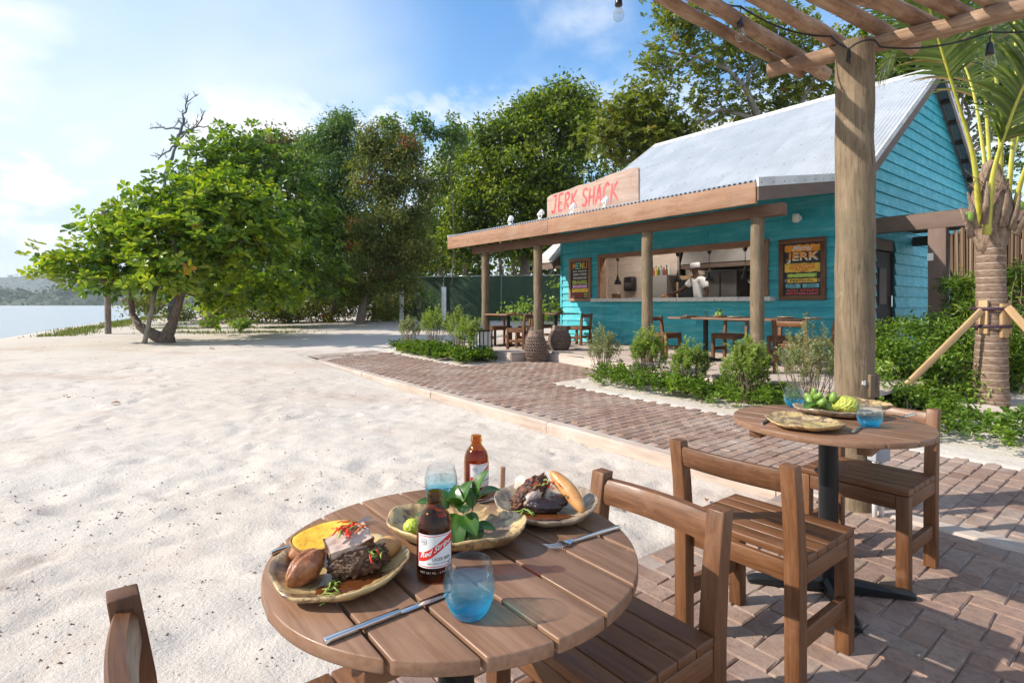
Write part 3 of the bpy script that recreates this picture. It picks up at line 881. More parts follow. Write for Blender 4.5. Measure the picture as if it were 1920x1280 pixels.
# purlins below the roof overhang, porch rafters, fascia, plate
pur = MB()
for k in range(9):
    y = 7.9 + k * 0.55
    MB().box((WX1 + .04, y, roof_z(y) - .12), (RX1 - .005, y + .09, roof_z(y) - .02)).build('purlin', MT['trim_x'], house)
for k in range(9):
    x = -7.3 + k * 0.9
    m = MB(); y0, y1 = -.28, WY - .06
    m.prism([(y0, roof_z(y0) - .03), (y1, roof_z(y1) - .03), (y1, roof_z(y1) - .17), (y0, roof_z(y0) - .17)], 'x', x, x + .06)
    m.build('rafter', MT['trim_y'], house)
for x0, x1 in ((RX0 + .0, -3.92), (-3.915, RX1 + .0)):
    bbm = MB().box((0, -.05, 0), (x1 - x0, 0, 0.285)).mesh('fascia', MT['fascia_x']); bevel_mesh(bbm, .006)
    link('fascia', bbm, house, (x0, EAVE[0] + .03, 2.578))
pl = MB().box((0, -.075, 0), (7.32, .075, .16)).mesh('porch_beam', MT['beam_x']); bevel_mesh(pl, .006)
link('porch_beam', pl, house, (-6.94, 0, 2.44))
for x in (0, -1.88, -4.64, -6.5):
    m = MB(); rr = random.Random(int(x * 100)); pts = [(rr.uniform(-.006, .006), rr.uniform(-.006, .006), z) for z in np.linspace(0, 2.15, 9)]
    m.tube(pts, [0.090 + rr.uniform(-.004, .004) for _ in pts], 18, wob=0.02)
    link('porch_post', sharp(m.mesh('porch_post', MT['log']), 50), house, (x, 0, DZ))
# serving hatch: rough timber surround, terrazzo counter
def rough(name, a, b, axis, mat, amp, n=14):
    m = MB(); r = random.Random(hash((a, b)) & 255); secs = []
    L = b[{'x': 0, 'z': 2}[axis]] - a[{'x': 0, 'z': 2}[axis]]
    for i in range(n + 1):
        s_ = i / n; e = r.uniform(-amp, amp); e2 = r.uniform(-amp * .3, amp * .3)
        if axis == 'x': secs.append([(s_ * L, a[1], a[2] + e), (s_ * L, b[1], a[2] + e), (s_ * L, b[1], b[2] + e2), (s_ * L, a[1], b[2] + e2)])
        else: secs.append([(a[0] + e, a[1], s_ * L), (b[0] + e2, a[1], s_ * L), (b[0] + e2, b[1], s_ * L), (a[0] + e, b[1], s_ * L)])
    for q in secs: m.v += q; m.t += [0] * 4
    for i in range(n):
        for k in range(4): m.f.append((4*i + k, 4*i + (k+1) % 4, 4*i + 4 + (k+1) % 4, 4*i + 4 + k))
    m.f += [(0, 1, 2, 3), (4*n, 4*n+1, 4*n+2, 4*n+3)]
    me = m.mesh(name, mat)
    return link(name, me, house, (a[0], 0, 0) if axis == 'x' else (0, 0, a[2]))
rough('hatch_frame', (HX0 - .07, WY - .08, HZ1 - .045), (HX1 + .08, WY + .14, HZ1 + .055), 'x', MT['fascia_x'], .012, 22)
rough('hatch_frame', (HX0 - .06, WY - .075, HZ0 + .03), (HX0 + .02, WY + .14, HZ1 - .04), 'z', MT['fascia_z'], .008)
rough('hatch_frame', (HX1 - .03, WY - .075, HZ0 + .03), (HX1 + .065, WY + .14, HZ1 - .04), 'z', MT['fascia_z'], .012)
cm = MB().box((0, 0, 0), (4.56, .62, .082)).mesh('counter', MT['terrazzo']); bevel_mesh(cm, .008)
link('counter', cm, house, (HX0 - .16, WY - .24, 1.308))
# kitchen seen through the hatch
K = MB().box((WX0 + .12, 4.62, DZ), (-4.5, 4.68, 3.0)); K.build('kitchen_wall', MT['tile'], house)
K = MB().box((-4.5, 4.92, DZ), (WX1 - .12, 4.98, 3.0)); K.build('kitchen_wall', MT['tile'], house)
hood = MB().prism([(3.98, 2.20), (4.9, 2.20), (4.9, 2.98), (4.3, 2.98)], 'x', -4.0, -1.4); hood.build('extractor_hood', MT['kitchen_metal'], house)
MB().box((-4.0, 4.0, 2.09), (-1.4, 4.9, 2.19)).build('hood_edge', mat_plain('hood_shadow_gap', (0.09, 0.06, 0.045), 0.5), house)  # one even dark brown band along the lower edge of the hood
MB().box((-5.12, 4.15, DZ), (-4.52, 4.61, 1.98)).build('cold_cabinet', MT['greypanel'], house)
fr = MB().box((-3.55, 4.3, DZ), (-2.75, 4.9, 2.02)).build('fridge', MT['kitchen_metal'], house)
MB().box((-3.16, 4.285, DZ + .1), (-3.14, 4.3, 1.97)).build('door_gap', MT['black'], fr)
MB().box((-4.36, 4.33, DZ), (-3.62, 4.9, 1.95)).build('kitchen_shelf', MT['pine_z'], house)
MB().box((-4.29, 4.30, DZ + .1), (-3.69, 4.34, 1.85)).build('oven_door', MT['black'], house)
MB().box((-2.65, 4.35, DZ), (-.25, 4.9, 1.34)).build('kitchen_bench', MT['kitchen_metal'], house)
MB().box((-6.6, 3.4, DZ), (-5.3, 3.9, 1.28)).build('kitchen_bench', MT['fascia_x'], house)
MB().box((-1.75, 4.5, 1.34), (-1.35, 4.75, 1.46)).build('pan', MT['black'], house)
for k in range(7):
    kb = empty('bottle', hw(-5.07 + k * .08, 4.35, 1.982), TH, '%s standing on the grey kitchen cabinet' % ('red brown sauce bottle', 'yellow sauce bottle', 'green sauce bottle', 'pale grey sauce bottle', 'red sauce bottle', 'dark brown sauce bottle', 'cream coloured sauce bottle')[k], 'bottle', 'bottles on the kitchen cabinet')
    MB().lathe([(0, 0), (.028, 0), (.030, .01), (.030, .13), (.014, .18), (.013, .23), (0, .23)], 12).build('body', mat_plain('sauce_%d' % k, [(.35, .05, .02), (.5, .35, .05), (.05, .12, .03), (.3, .3, .28), (.25, .03, .02), (.12, .06, .03), (.6, .58, .5)][k], .25), kb, True)
    MB().lathe([(0, .228), (.017, .228), (.017, .255), (0, .255)], 10).build('cap', MT['black' if k % 2 else 'white'], kb, True)
for k, x in enumerate((-2.2, -1.95, -1.7)):
    kp = empty('pan', hw(x, 3.96, 2.09), TH, ['steel pan hanging at the left of the hood', 'steel pan hanging in the middle of the hood', 'steel pan hanging at the right of the hood'][k], 'pan', 'pans hanging from the hood')
    MB().lathe([(0, -.02), (.075, -.02), (.09, .02), (.086, .02), (.072, -.012), (0, -.012)], 20).build('bowl', MT['kitchen_metal'], kp, True, (0, 0, -.32), (R(90), 0, 0))
    MB().box((-.012, -.006, -.22), (.012, .006, 0)).build('handle', MT['black'], kp)
# small roofed end seen past the left corner
sr = MB(); sr.prism([(2.57, 2.45), (4.6, 3.91), (4.6, 3.83), (2.57, 2.37)], 'x', -7.75, -7.02); sr.build('end_roof', MT['flash'], house)
sr = MB(); sr.prism([(2.60, 2.36), (4.6, 3.82), (4.6, 3.66), (2.60, 2.20)], 'x', -7.70, -7.02); sr.build('end_barge', MT['trim_y'], house)
MB().box((-7.7, 2.7, 2.28), (-7.0, 4.5, 2.42)).build('tie_beam', MT['trim_x'], house)

# ------------------------------------------------------------------ deck
deck = empty('porch_deck', (3.40, 7.62, 0), TH); deck['kind'] = 'structure'
def deck_edge(x):                                     # front edge of the boards
    return -0.75 if x < -4.6 else .02 - .15 * (x + 4.35)
rd = random.Random(8)
y = -1.0; 
while y < WY - 0.02:
    # the left end of the deck steps forward
    xs0, xs1 = -8.2, 1.7
    if y < 0.02:
        x0 = -4.35 + (.02 - y) / .15 + .05
        segs = [(x0, xs1)] if x0 < xs1 - .3 else []
        if y > -0.72: segs.append((xs0, -4.62))
    else: segs = [(xs0, xs1)]
    for a, b in segs:
        cut = [a] + sorted(rd.uniform(a + .5, b - .5) for _ in range(int((b - a) / 4))) + [b]
        for p0, p1 in zip(cut[:-1], cut[1:]):
            link('board', MB().box((0, 0, -.03), (p1 - p0 - .004, .136, 0)).mesh('board', MT['deck_x']), deck, (p0, y, DZ + rd.uniform(-.002, .002)))
    y += 0.142
def riser(p0, p1, name='riser'):
    p0, p1 = Vector((*p0, 0)), Vector((*p1, 0)); d = p1 - p0
    me = MB().box((0, 0, -.35), (d.length, .06, -.032)).mesh(name, MT['deck_x'])
    link(name, me, deck, (p0.x, p0.y, DZ), (0, 0, math.atan2(d.y, d.x)))
riser((-8.2, -.72), (-4.60, -.72)); riser((-4.60, -.72), (-4.60, .06)); riser((-4.62, .06), (1.7, -.89))

# ------------------------------------------------------------------ sign on the porch roof
def ribbon(m, pts, w, y, taper=True, tone=0.0):
    """a brush stroke in the xz plane at depth y, 2 mm thick"""
    n = len(pts); P = [Vector((p[0], p[1])) for p in pts]; L, Rr = [], []
    for i, p in enumerate(P):
        d = (P[min(i + 1, n - 1)] - P[max(i - 1, 0)]).normalized(); nn = Vector((-d.y, d.x))
        ww = w * (0.75 + 0.35 * math.sin(3.1 * i + 1.3 * n)) * (0.55 if taper and i in (0, n - 1) else 1) / 2
        L.append(p + nn * ww); Rr.append(p - nn * ww)
    vs = [(p.x, y, p.y) for p in L] + [(p.x, y, p.y) for p in Rr] + [(p.x, y - .002, p.y) for p in L] + [(p.x, y - .002, p.y) for p in Rr]
    fs = []
    for i in range(n - 1):
        fs += [(2*n + i, 2*n + i + 1, 3*n + i + 1, 3*n + i), (i, 2*n + i, 2*n + i + 1, i + 1), (n + i, n + i + 1, 3*n + i + 1, 3*n + i)]
    m.add(vs, fs, tone)
GL = {'J': [[(.15, .95), (.75, 1.0)], [(.52, .98), (.50, .35), (.38, .05), (.12, .0), (.02, .18)]],
      'E': [[(.12, 1.0), (.10, .0)], [(.08, .98), (.72, 1.04)], [(.10, .52), (.58, .57)], [(.06, .02), (.70, .06)]],
      'R': [[(.14, .98), (.08, -.04)], [(.08, .94), (.48, 1.02), (.70, .84), (.55, .60), (.14, .50)], [(.22, .50), (.80, -.06)]],
      'K': [[(.14, 1.02), (.08, -.06)], [(.78, 1.06), (.14, .48)], [(.24, .56), (.92, -.02)]],
      'S': [[(.72, .90), (.45, 1.04), (.14, .88), (.20, .62), (.56, .46), (.66, .20), (.40, -.02), (.06, .10)]],
      'H': [[(.10, 1.02), (.06, -.06)], [(.66, 1.04), (.64, -.02)], [(.04, .48), (.72, .54)]],
      'A': [[(-.02, -.06), (.40, 1.08), (.44, 1.04)], [(.40, 1.06), (.74, -.08)], [(.08, .30), (.72, .38)]],
      'C': [[(.74, .88), (.46, 1.06), (.12, .80), (.04, .40), (.22, .04), (.48, -.02), (.74, .16)]], ' ': [],
      'M': [[(.05, 0), (.12, 1), (.42, .35), (.72, 1.02), (.80, 0)]], 'N': [[(.08, 0), (.10, 1), (.64, .02), (.68, 1)]], 'U': [[(.08, 1), (.10, .25), (.36, 0), (.62, .25), (.66, 1)]]}
def brush(m, text, x, z, h, w, y, adv=0.86, slant=0.12, bounce=0.05, tone=0.0, asp=1.0):
    r = random.Random(text); cx = x
    for ch in text:
        for st in GL[ch]:
            dz = r.uniform(-bounce, bounce) * h
            dense = []
            for (u0, v0), (u1, v1) in zip(st[:-1], st[1:]):
                for k in range(4): dense.append((u0 + (u1 - u0) * k / 4, v0 + (v1 - v0) * k / 4))
            dense.append(st[-1])
            ribbon(m, [(cx + (u + slant * v) * h * .72 * asp, z + v * h + dz) for u, v in dense], w, y - r.uniform(0, .0006), tone=tone)
        cx += h * .72 * adv * asp if ch != ' ' else h * .45 * asp
    return cx
sign = empty('shack_sign', hw(0, 0, 0), TH, 'wavy topped timber sign on the porch roof reading JERK SHACK in red paint', 'sign')
SY = 0.0
top = [(-4.36, 3.43), (-4.28, 3.47), (-4.12, 3.485), (-3.75, 3.50), (-3.5, 3.535), (-3.2, 3.53), (-2.95, 3.56), (-2.66, 3.60), (-2.42, 3.61), (-2.18, 3.615), (-2.08, 3.60), (-2.06, 3.57)]
zb = roof_z(SY) + 0.012
pts = [(-4.36, zb)] + [(x, z - .05) for x, z in top] + [(-2.06, zb)]
m = MB(); m.prism(pts, 'y', SY, SY + .045)
me = m.mesh('board', MT['sign_x']); bevel_mesh(me, .004); link('board', me, sign)
m = MB(); brush(m, 'JERK SHACK', -4.22, 3.07, 0.31, 0.052, SY - .002, adv=.92, slant=.12, asp=.86)
MT['red'] = mat_plain('red_paint', (0.62, 0.035, 0.055), 0.6, col2=(0.72, 0.10, 0.10), scale=9)
m.build('lettering', MT['red'], sign)
for i, x in enumerate((-5.28, -4.32, -3.42, -2.62)):
    b = hw(x, -.22, roof_z(-.22) + .012)
    sp = empty('spotlight', b, TH + (.5 if i == 0 else .1 - .2 * i), ['white spotlight on the roof edge left of the sign', 'white spotlight standing at the first letter of the sign', 'white spotlight below the middle of the sign lettering', 'white spotlight below the last letters of the sign'][i], 'spotlight', 'spotlights along the porch roof')
    MB().lathe([(0, 0), (.045, 0), (.045, .02), (.02, .025), (.018, .05), (0, .05)], 12).build('base', MT['white'], sp, True)
    y_ = MB(); y_.tube([(-.05, 0, .11), (-.055, 0, .05), (0, 0, .035), (.055, 0, .05), (.05, 0, .11)], .008, 6); y_.build('bracket', MT['white'], sp, True)
    hd = MB().lathe([(0, -.06), (.028, -.06), (.034, -.03), (.05, .03), (.056, .07), (.05, .072), (.044, .05), (0, .045)], 16)
    hd.build('lamp_head', MT['white'], sp, True, (0, 0, .12), (R(-55), 0, 0))

# ------------------------------------------------------------------ painted menu boards
def text_vf(s_, size, shear=0.0, bold=0.0, space=1.0):
    cu = bpy.data.curves.new('t', 'FONT'); cu.body = s_; cu.size = size; cu.shear = shear; cu.offset = bold; cu.space_character = space
    cu.align_x = 'CENTER'; cu.resolution_u = 3; cu.fill_mode = 'FRONT'
    o = bpy.data.objects.new('t', cu); COL.objects.link(o)
    bpy.context.view_layer.update()
    me = bpy.data.meshes.new_from_object(o.evaluated_get(bpy.context.evaluated_depsgraph_get()))
    V = [tuple(v.co) for v in me.vertices]; F = [tuple(p.vertices) for p in me.polygons]
    bpy.data.objects.remove(o); bpy.data.curves.remove(cu); bpy.data.meshes.remove(me); return V, F
def paint(name, col): 
    if name not in MT: MT[name] = mat_plain(name, col, 0.6, col2=tuple(min(1, c * 1.25 + .02) for c in col), scale=14)
    return MT[name]
def board_text(par, s_, cx, cz, w, h, col, y, shear=0.0, bold=0.006):
    V, F = text_vf(s_, 1.0, shear, min(.035, bold * .05 / max(h, .01) * 3))
    xs_ = [v[0] for v in V]; zs_ = [v[1] for v in V]
    sx = w / (max(xs_) - min(xs_)); sz = h / (max(zs_) - min(zs_)); x0 = (max(xs_) + min(xs_)) / 2; z0 = (max(zs_) + min(zs_)) / 2
    V = [(cx + (v[0] - x0) * sx, y, cz + (v[1] - z0) * sz) for v in V]
    me = bpy.data.meshes.new('lettering'); me.from_pydata(V, [], F); me.materials.append(col); me.update()
    return link('lettering', me, par)
def band(par, x0, x1, z0, z1, col, y, seed=0, jag=0.008):
    r = random.Random(seed); n = 14; up, lo = [], []
    for i in range(n + 1):
        x = x0 + (x1 - x0) * i / n
        up.append((x, z1 + r.uniform(-jag, jag))); lo.append((x, z0 + r.uniform(-jag, jag)))
    lo.reverse(); m = MB(); m.prism(up + lo, 'y', y - .0015, y); return m.build('paint_band', col, par)
def frame(par, x0, x1, z0, z1, w, mat, y, depth=.03):
    for nm, a, b, ax in (('frame', (x0, z1 - w), (x1, z1), 'x'), ('frame', (x0, z0), (x1, z0 + w), 'x'), ('frame', (x0, z0 + w), (x0 + w, z1 - w), 'z'), ('frame', (x1 - w, z0 + w), (x1, z1 - w), 'z')):
        me = MB().box((0, -depth, 0), (b[0] - a[0], 0, b[1] - a[1])).mesh(nm, MT[mat + '_' + ax]); bevel_mesh(me, .004); link(nm, me, par, (a[0], y, a[1]))
paint('chalk_black', (0.016, 0.016, 0.018)); paint('p_orange', (0.72, 0.27, 0.02)); paint('p_yellow', (0.75, 0.47, 0.05)); paint('p_cream', (0.74, 0.70, 0.58))
paint('p_green', (0.30, 0.50, 0.08)); paint('p_lime', (0.62, 0.72, 0.12)); paint('p_blue', (0.16, 0.45, 0.50)); paint('p_red', (0.62, 0.05, 0.03)); paint('p_pink', (0.75, 0.10, 0.12)); paint('p_lilac', (0.60, 0.42, 0.70))
mr = empty('menu_board', hw(0, 0, 0), TH, 'large framed painted menu board headed JERK beside the big pergola post', 'menu board', 'painted menu boards on the teal wall')
x0, x1, z0, z1 = -1.075, -.255, 1.325, 2.435; yb = WY - .037
MB().box((x0 + .02, yb - .012, z0 + .02), (x1 - .02, yb, z1 - .02)).build('panel', MT['chalk_black'], mr)
frame(mr, x0, x1, z0, z1, .085, 'wood', yb, .045)
yf = yb - .0135; cx = (x0 + x1) / 2; L, Rr = x0 + .1, x1 - .1; Wd = Rr - L
band(mr, L, Rr, 2.20, 2.32, MT['p_orange'], yf, 1, .012); board_text(mr, 'Menu', cx, 2.265, .34, .10, MT['p_cream'], yf - .004, .35)
board_text(mr, 'JERK', cx + .006, 2.085, .56, .19, MT['p_cream'], yf - .001, .05, .02); board_text(mr, 'JERK', cx, 2.115, .55, .15, MT['p_orange'], yf - .004, .05, .02)
band(mr, L, Rr, 1.83, 1.985, MT['p_yellow'], yf, 2, .010)
for k, s_ in enumerate(('CHICKEN', 'SAUSAGE', 'PORK')): board_text(mr, s_, cx, 1.955 - k * .047, (.40, .46, .24)[k], .034, MT['p_red'], yf - .004)
band(mr, L + .05, Rr - .06, 1.735, 1.80, MT['p_green'], yf, 3, .008); board_text(mr, 'FISH-N-FOIL', cx, 1.768, .46, .042, MT['p_lime'], yf - .004)
band(mr, L + .05, Rr - .05, 1.64, 1.71, MT['p_yellow'], yf, 4, .004); board_text(mr, 'FESTIVAL', cx, 1.675, .42, .036, MT['chalk_black'], yf - .004)
band(mr, L + .02, cx - .03, 1.545, 1.615, MT['p_blue'], yf, 5, .006); band(mr, cx + .01, Rr - .02, 1.545, 1.615, MT['p_blue'], yf, 6, .006)
for k, (s_, xx) in enumerate((('SWEET', L + .14), ('POTATO', L + .14), ('JERK PORK', cx + .16), ('SPECIAL', cx + .16))): board_text(mr, s_, xx, 1.597 - (k % 2) * .032, .17, .022, MT['chalk_black'], yf - .004)
board_text(mr, 'RED STRIPE', cx + .01, 1.495, .54, .045, MT['p_red'], yf - .003); board_text(mr, 'RED STRIPE LIGHT', cx, 1.44, .56, .035, MT['p_pink'], yf - .003)
for k in range(3):
    for xx in (L + .02, Rr - .02): band(mr, xx - .018, xx + .018, 1.655 + k * .02, 1.661 + k * .02, MT['p_cream'], yf, k, .001)
ml = empty('menu_board', hw(0, 0, 0), TH, 'smaller framed chalk menu board headed MENU at the left end of the wall', 'menu board', 'painted menu boards on the teal wall')
x0, x1, z0, z1 = -6.66, -5.87, 1.325, 2.435
MB().box((x0 + .02, yb - .012, z0 + .02), (x1 - .02, yb, z1 - .02)).build('panel', MT['chalk_black'], ml)
frame(ml, x0, x1, z0, z1, .075, 'fascia', yb, .04)
cx = (x0 + x1) / 2; L, Rr = x0 + .1, x1 - .1
for k, (ch, cl) in enumerate(zip('MENU', ('p_orange', 'p_blue', 'p_lime', 'p_orange'))): board_text(ml, ch, L + .09 + k * .135, 2.245, .115, .17, MT[cl], yf - .003, 0, .02)
for k, (s_, ww, hh) in enumerate((('JERK CHICKEN', .52, .045), ('JERK PORK', .5, .07), ('SAUSAGE', .48, .055))): board_text(ml, s_, cx, 2.10 - k * .085, ww, hh, MT['p_cream'], yf - .003, .1)
board_text(ml, 'FISH-N-FOIL', cx, 1.815, .54, .10, MT['p_lime'], yf - .003, 0, .02)
band(ml, L + .03, Rr - .04, 1.675, 1.745, MT['p_lilac'], yf, 11, .006); board_text(ml, 'FESTIVAL', cx, 1.71, .4, .04, MT['p_pink'], yf - .004)
band(ml, L, Rr, 1.555, 1.655, MT['p_yellow'], yf, 12, .006)
for k, s_ in enumerate(('RED STRIPE', 'RED STRIPE')): board_text(ml, s_, cx - .06, 1.51 - k * .06, .36, .038, MT['p_red'], yf - .003)
for k, s_ in enumerate(('BEER', 'LIGHT')): board_text(ml, s_, cx + .22, 1.51 - k * .06, .14, .034, MT['p_lime'], yf - .003)

# unseen lamps added on the kitchen ceiling to brighten the room
t = NT('added_glow'); e = t.new('ShaderNodeEmission'); e.inputs['Color'].default_value = (1, .93, .84, 1); e.inputs['Strength'].default_value = 18.0; MT['tube'] = t.done(e.outputs[0])
for x, lb in ((-4.9, 'added unseen light over the left half of the kitchen'), (-2.4, 'added unseen light over the right half of the kitchen')):
    cl_ = empty('added_light', hw(x, 3.35, 2.995), TH, lb, 'lamp', 'added kitchen lights')
    MB().box((-.65, -.09, -.05), (.65, .09, 0)).build('housing', MT['white'], cl_)
    MB().box((-.62, -.07, -.075), (.62, .07, -.052)).build('diffuser', MT['tube'], cl_)
# heat lamps over the counter
for i, x in enumerate((-5.2, -3.46, -2.68, -1.88)):
    hl = empty('heat_lamp', hw(x, WY + .20, 2.40), TH, ['black heat lamp hanging at the left end of the serving hatch', 'black heat lamp hanging left of the cook', 'black heat lamp hanging in front of the cook', 'black heat lamp hanging right of the cook'][i], 'lamp', 'heat lamps over the serving counter')
    MB().lathe([(0, .012), (.05, .012), (.05, -.01), (.036, -.07), (.02, -.09), (0, -.09)], 16).build('ceiling_cup', MT['black'], hl, True)
    cord = MB(); cord.tube([(.006 * math.sin(k * 1.5), .006 * math.cos(k * 1.5), -.085 - k * .017) for k in range(20)], .007, 6); cord.build('coiled_cord', MT['cable'], hl, True)
    MB().lathe([(0, -.40), (.016, -.40), (.018, -.46), (.032, -.475), (.036, -.53), (.075, -.60), (.088, -.66), (.083, -.66), (.07, -.61), (.03, -.545), (0, -.54)], 20).build('shade', MT['black'], hl, True)
tdis = empty('towel_dispenser', hw(-5.98, 4.615, 1.80), TH, 'black paper towel dispenser on the kitchen wall', 'dispenser')
me = MB().box((-.17, -.22, -.2), (.17, 0, .2)).mesh('case', MT['blackplastic']); bevel_mesh(me, .07, 4); link('case', me, tdis)
me = MB().box((-.11, -.228, -.12), (.11, -.2, .05)).mesh('cover', mat_plain('grey_plastic', (.05, .05, .055), .25)); bevel_mesh(me, .008); link('cover', me, tdis)
def on_counter(name, x, y, lab, cat): return empty(name, hw(x, y, 1.392), TH, lab, cat)
bx = on_counter('napkin_box', -5.35, 3.22, 'dark napkin box at the left end of the counter', 'box')
me = MB().box((-.1, -.06, 0), (.1, .06, .12)).mesh('case', MT['wood_x']); bevel_mesh(me, .006); link('case', me, bx)
MB().box((-.07, -.04, .12), (.07, .04, .135)).build('napkins', MT['white'], bx)
wl_ = empty('wall_lamp', hw(-.72, WY - .04, 2.80), TH, 'white wall lamp under the eave above the large menu board', 'lamp')
MB().lathe([(0, 0), (.055, 0), (.055, .03), (0, .03)], 16).build('base', MT['white'], wl_, True, rot=(R(90), 0, 0))
MB().lathe([(0, -.03), (.05, -.03), (.062, .0), (.062, .10), (.05, .12), (0, .12)], 16).build('lamp_head', MT['white'], wl_, True, (0, -.12, -.05))
MB().tube([(0, -.02, 0), (0, -.08, .05), (0, -.12, .06)], .012, 8).build('arm', MT['white'], wl_, True)

# ------------------------------------------------------------------ covered walk and reed screen right of the shack
walk = empty('covered_walk', hw(0, 0, 0), TH, 'brown timber frame roofed with sticks against the gable wall', 'pergola')
for nm, a, b in (('beam', (.0, 3.45, 2.47), (4.4, 3.6, 2.72)), ('post', (1.05, 3.43, .1), (1.29, 3.62, 2.468)), ('post', (3.9, 3.43, .1), (4.12, 3.62, 2.468)), ('beam', (.0, 6.4, 2.47), (4.4, 6.55, 2.66))):
    me = MB().box((0, 0, 0), tuple(b[i] - a[i] for i in range(3))).mesh(nm, MT['trim_z' if nm == 'post' else 'trim_x']); bevel_mesh(me, .008); link(nm, me, walk, a)
st_ = MB(); r = random.Random(4)
for k in range(122):
    y = 3.62 + k * .023; st_.tube([(.0 + r.uniform(0, .1), y, 2.74 + r.uniform(-.01, .02)), (4.4 + r.uniform(-.3, .2), y + r.uniform(-.08, .08), 2.74 + r.uniform(-.01, .02))], r.uniform(.010, .018), 5)
MT['stick'] = mat_plain('dry_stick', (.22, .15, .09), .85, col2=(.12, .075, .045), scale=4, stretch=(1, 8, 8), var=.2)
st_.build('stick_roof', MT['stick'], walk)['kind'] = 'stuff'
sw = MB().box((1.05, 3.40, 1.95), (1.13, 3.429, 2.07)); sw.build('switch_box', MT['white'], walk)
t = NT('reed'); p = t.pbsdf(Base_Color=t.ramp(t.attr(), [(0.0, (.07, .038, .022)), (.4, (.14, .085, .05)), (.75, (.21, .135, .083)), (1.0, (.30, .21, .14))]), Roughness=.85); MT['reed'] = t.done(p.outputs[0])
reed = empty('reed_screen', hw(0, 0, 0), TH, 'tall screen of upright brown sticks behind the palm', 'fence')
rs = MB(); x = 1.34
while x < 6.6:
    for row_ in (0, 1):
        rr_ = r.uniform(.014, .024); top_ = r.uniform(2.34, 2.46); b_ = r.uniform(-.01, .01) - .035 * row_; xo = x + .016 * row_
        rs.tube([(xo, 3.53 + b_, .1), (xo + r.uniform(-.012, .012), 3.53 + b_, 1.3), (xo + r.uniform(-.014, .014), 3.53 + b_, top_)], [rr_, rr_ * .95, rr_ * .85], 6, tone=r.uniform(.02, 1))
    x += .031
rs.build('reeds', MT['reed'], reed)['kind'] = 'stuff'
for z in (.7, 1.9): MB().box((1.34, 3.562, z), (6.6, 3.60, z + .08)).build('rail', MT['trim_x'], reed)

# ------------------------------------------------------------------ chairs and tables
from mathutils import noise as mnoise
def make_chair(loc, rz, label, group):
    c = empty('wooden_chair', loc, rz, label, 'chair', group)
    Wc, Dc, P = .46, .42, .05
    hw_ = Wc / 2
    for s_ in (-1, 1):                                 # back posts: straight to the seat, then leaning back
        m = MB(); x0, x1 = (s_ * hw_ - P, s_ * hw_) if s_ > 0 else (s_ * hw_, s_ * hw_ + P)
        yb0 = .155
        secs = [(yb0, yb0 + .052, 0), (yb0, yb0 + .056, .42), (yb0 + .018, yb0 + .068, .60), (yb0 + .042, yb0 + .088, .745)]
        for ya, yb_, z in secs: m.v += [(x0, ya, z), (x1, ya, z), (x1, yb_, z), (x0, yb_, z)]; m.t += [0] * 4
        for i in range(3):
            for k in range(4): m.f.append((4*i + k, 4*i + (k+1) % 4, 4*i + 4 + (k+1) % 4, 4*i + 4 + k))
        m.f += [(3, 2, 1, 0), (12, 13, 14, 15)]
        me = m.mesh('back_post', MT['wood_z']); bevel_mesh(me, .0035); link('back_post', me, c)
    for s_ in (-1, 1):
        x = s_ * (hw_ - P / 2)
        link('leg', bbox_mesh('leg', (-P / 2, -.025, 0), (P / 2, .025, .418), MT['wood_z'], .0035), c, (x, -.195, 0))
        link('side_rail', bbox_mesh('side_rail', (-.012, -.165, -.03), (.012, .150, .03), MT['wood_y'], .003), c, (s_ * (hw_ - .014), 0, .388))
        link('stretcher', bbox_mesh('stretcher', (-.013, -.168, -.03), (.013, .153, .03), MT['wood_y'], .003), c, (s_ * (hw_ - .022), 0, .175))
    for y in (-.205, .168): link('seat_rail', bbox_mesh('seat_rail', (-hw_ + P + .001, -.012, -.033), (hw_ - P - .001, .012, .033), MT['wood_x'], .003), c, (0, y, .384))
    n = 5; w = (.375) / n
    for k in range(n):
        link('slat', bbox_mesh('slat', (-hw_ + .001, -w / 2 + .0018, 0), (hw_ - .001, w / 2 - .0018, .026), MT['wood_x'], .004), c, (0, -.222 + w * (k + .5), .4195))
    m = MB(); prof = [(-.016, -.036), (-.020, -.02), (-.020, .018), (-.012, .036), (.010, .038), (.016, .028), (.016, -.03), (.008, -.037)]
    N = 14; L = Wc - 2 * P + .004
    for i in range(N + 1):
        u = i / N * 2 - 1; bow = .016 * (1 - u * u)
        for y, z in prof: m.v.append((u * L / 2, .215 + bow + y + z * .14, .688 + z)); m.t.append(0)
    q = len(prof)
    for i in range(N):
        for k in range(q): m.f.append((i*q + k, i*q + (k+1) % q, (i+1)*q + (k+1) % q, (i+1)*q + k))
    m.f += [tuple(range(q)), tuple(N*q + k for k in range(q))]
    link('back_rail', sharp(m.mesh('back_rail', MT['wood_x']), 45), c)
    return c
chair0 = make_chair((.243, 1.456, -.025), TH, 'wooden slat chair tucked close to the near table on its right side', 'slatted wooden chairs on the patio')
def chair_at(x, y, z, rz, label, group): 
    c = copy_tree(chair0); c.location = (x, y, z); c.rotation_euler = (0, 0, rz); tag(c, label, 'chair', group); return c
chair_at(.92, 2.024, 0, TH + math.pi, 'wooden slat chair in the middle, its back to the near table', 'slatted wooden chairs on the patio')
chair_at(1.735, 2.676, 0, TH, 'wooden slat chair on the far side of the second table, by the big post', 'slatted wooden chairs on the patio')
chair_at(-.368, .916, .012, TH + math.pi, 'wooden chair at the lower left, only its shiny curved back rail and seat edge showing', 'slatted wooden chairs on the patio')

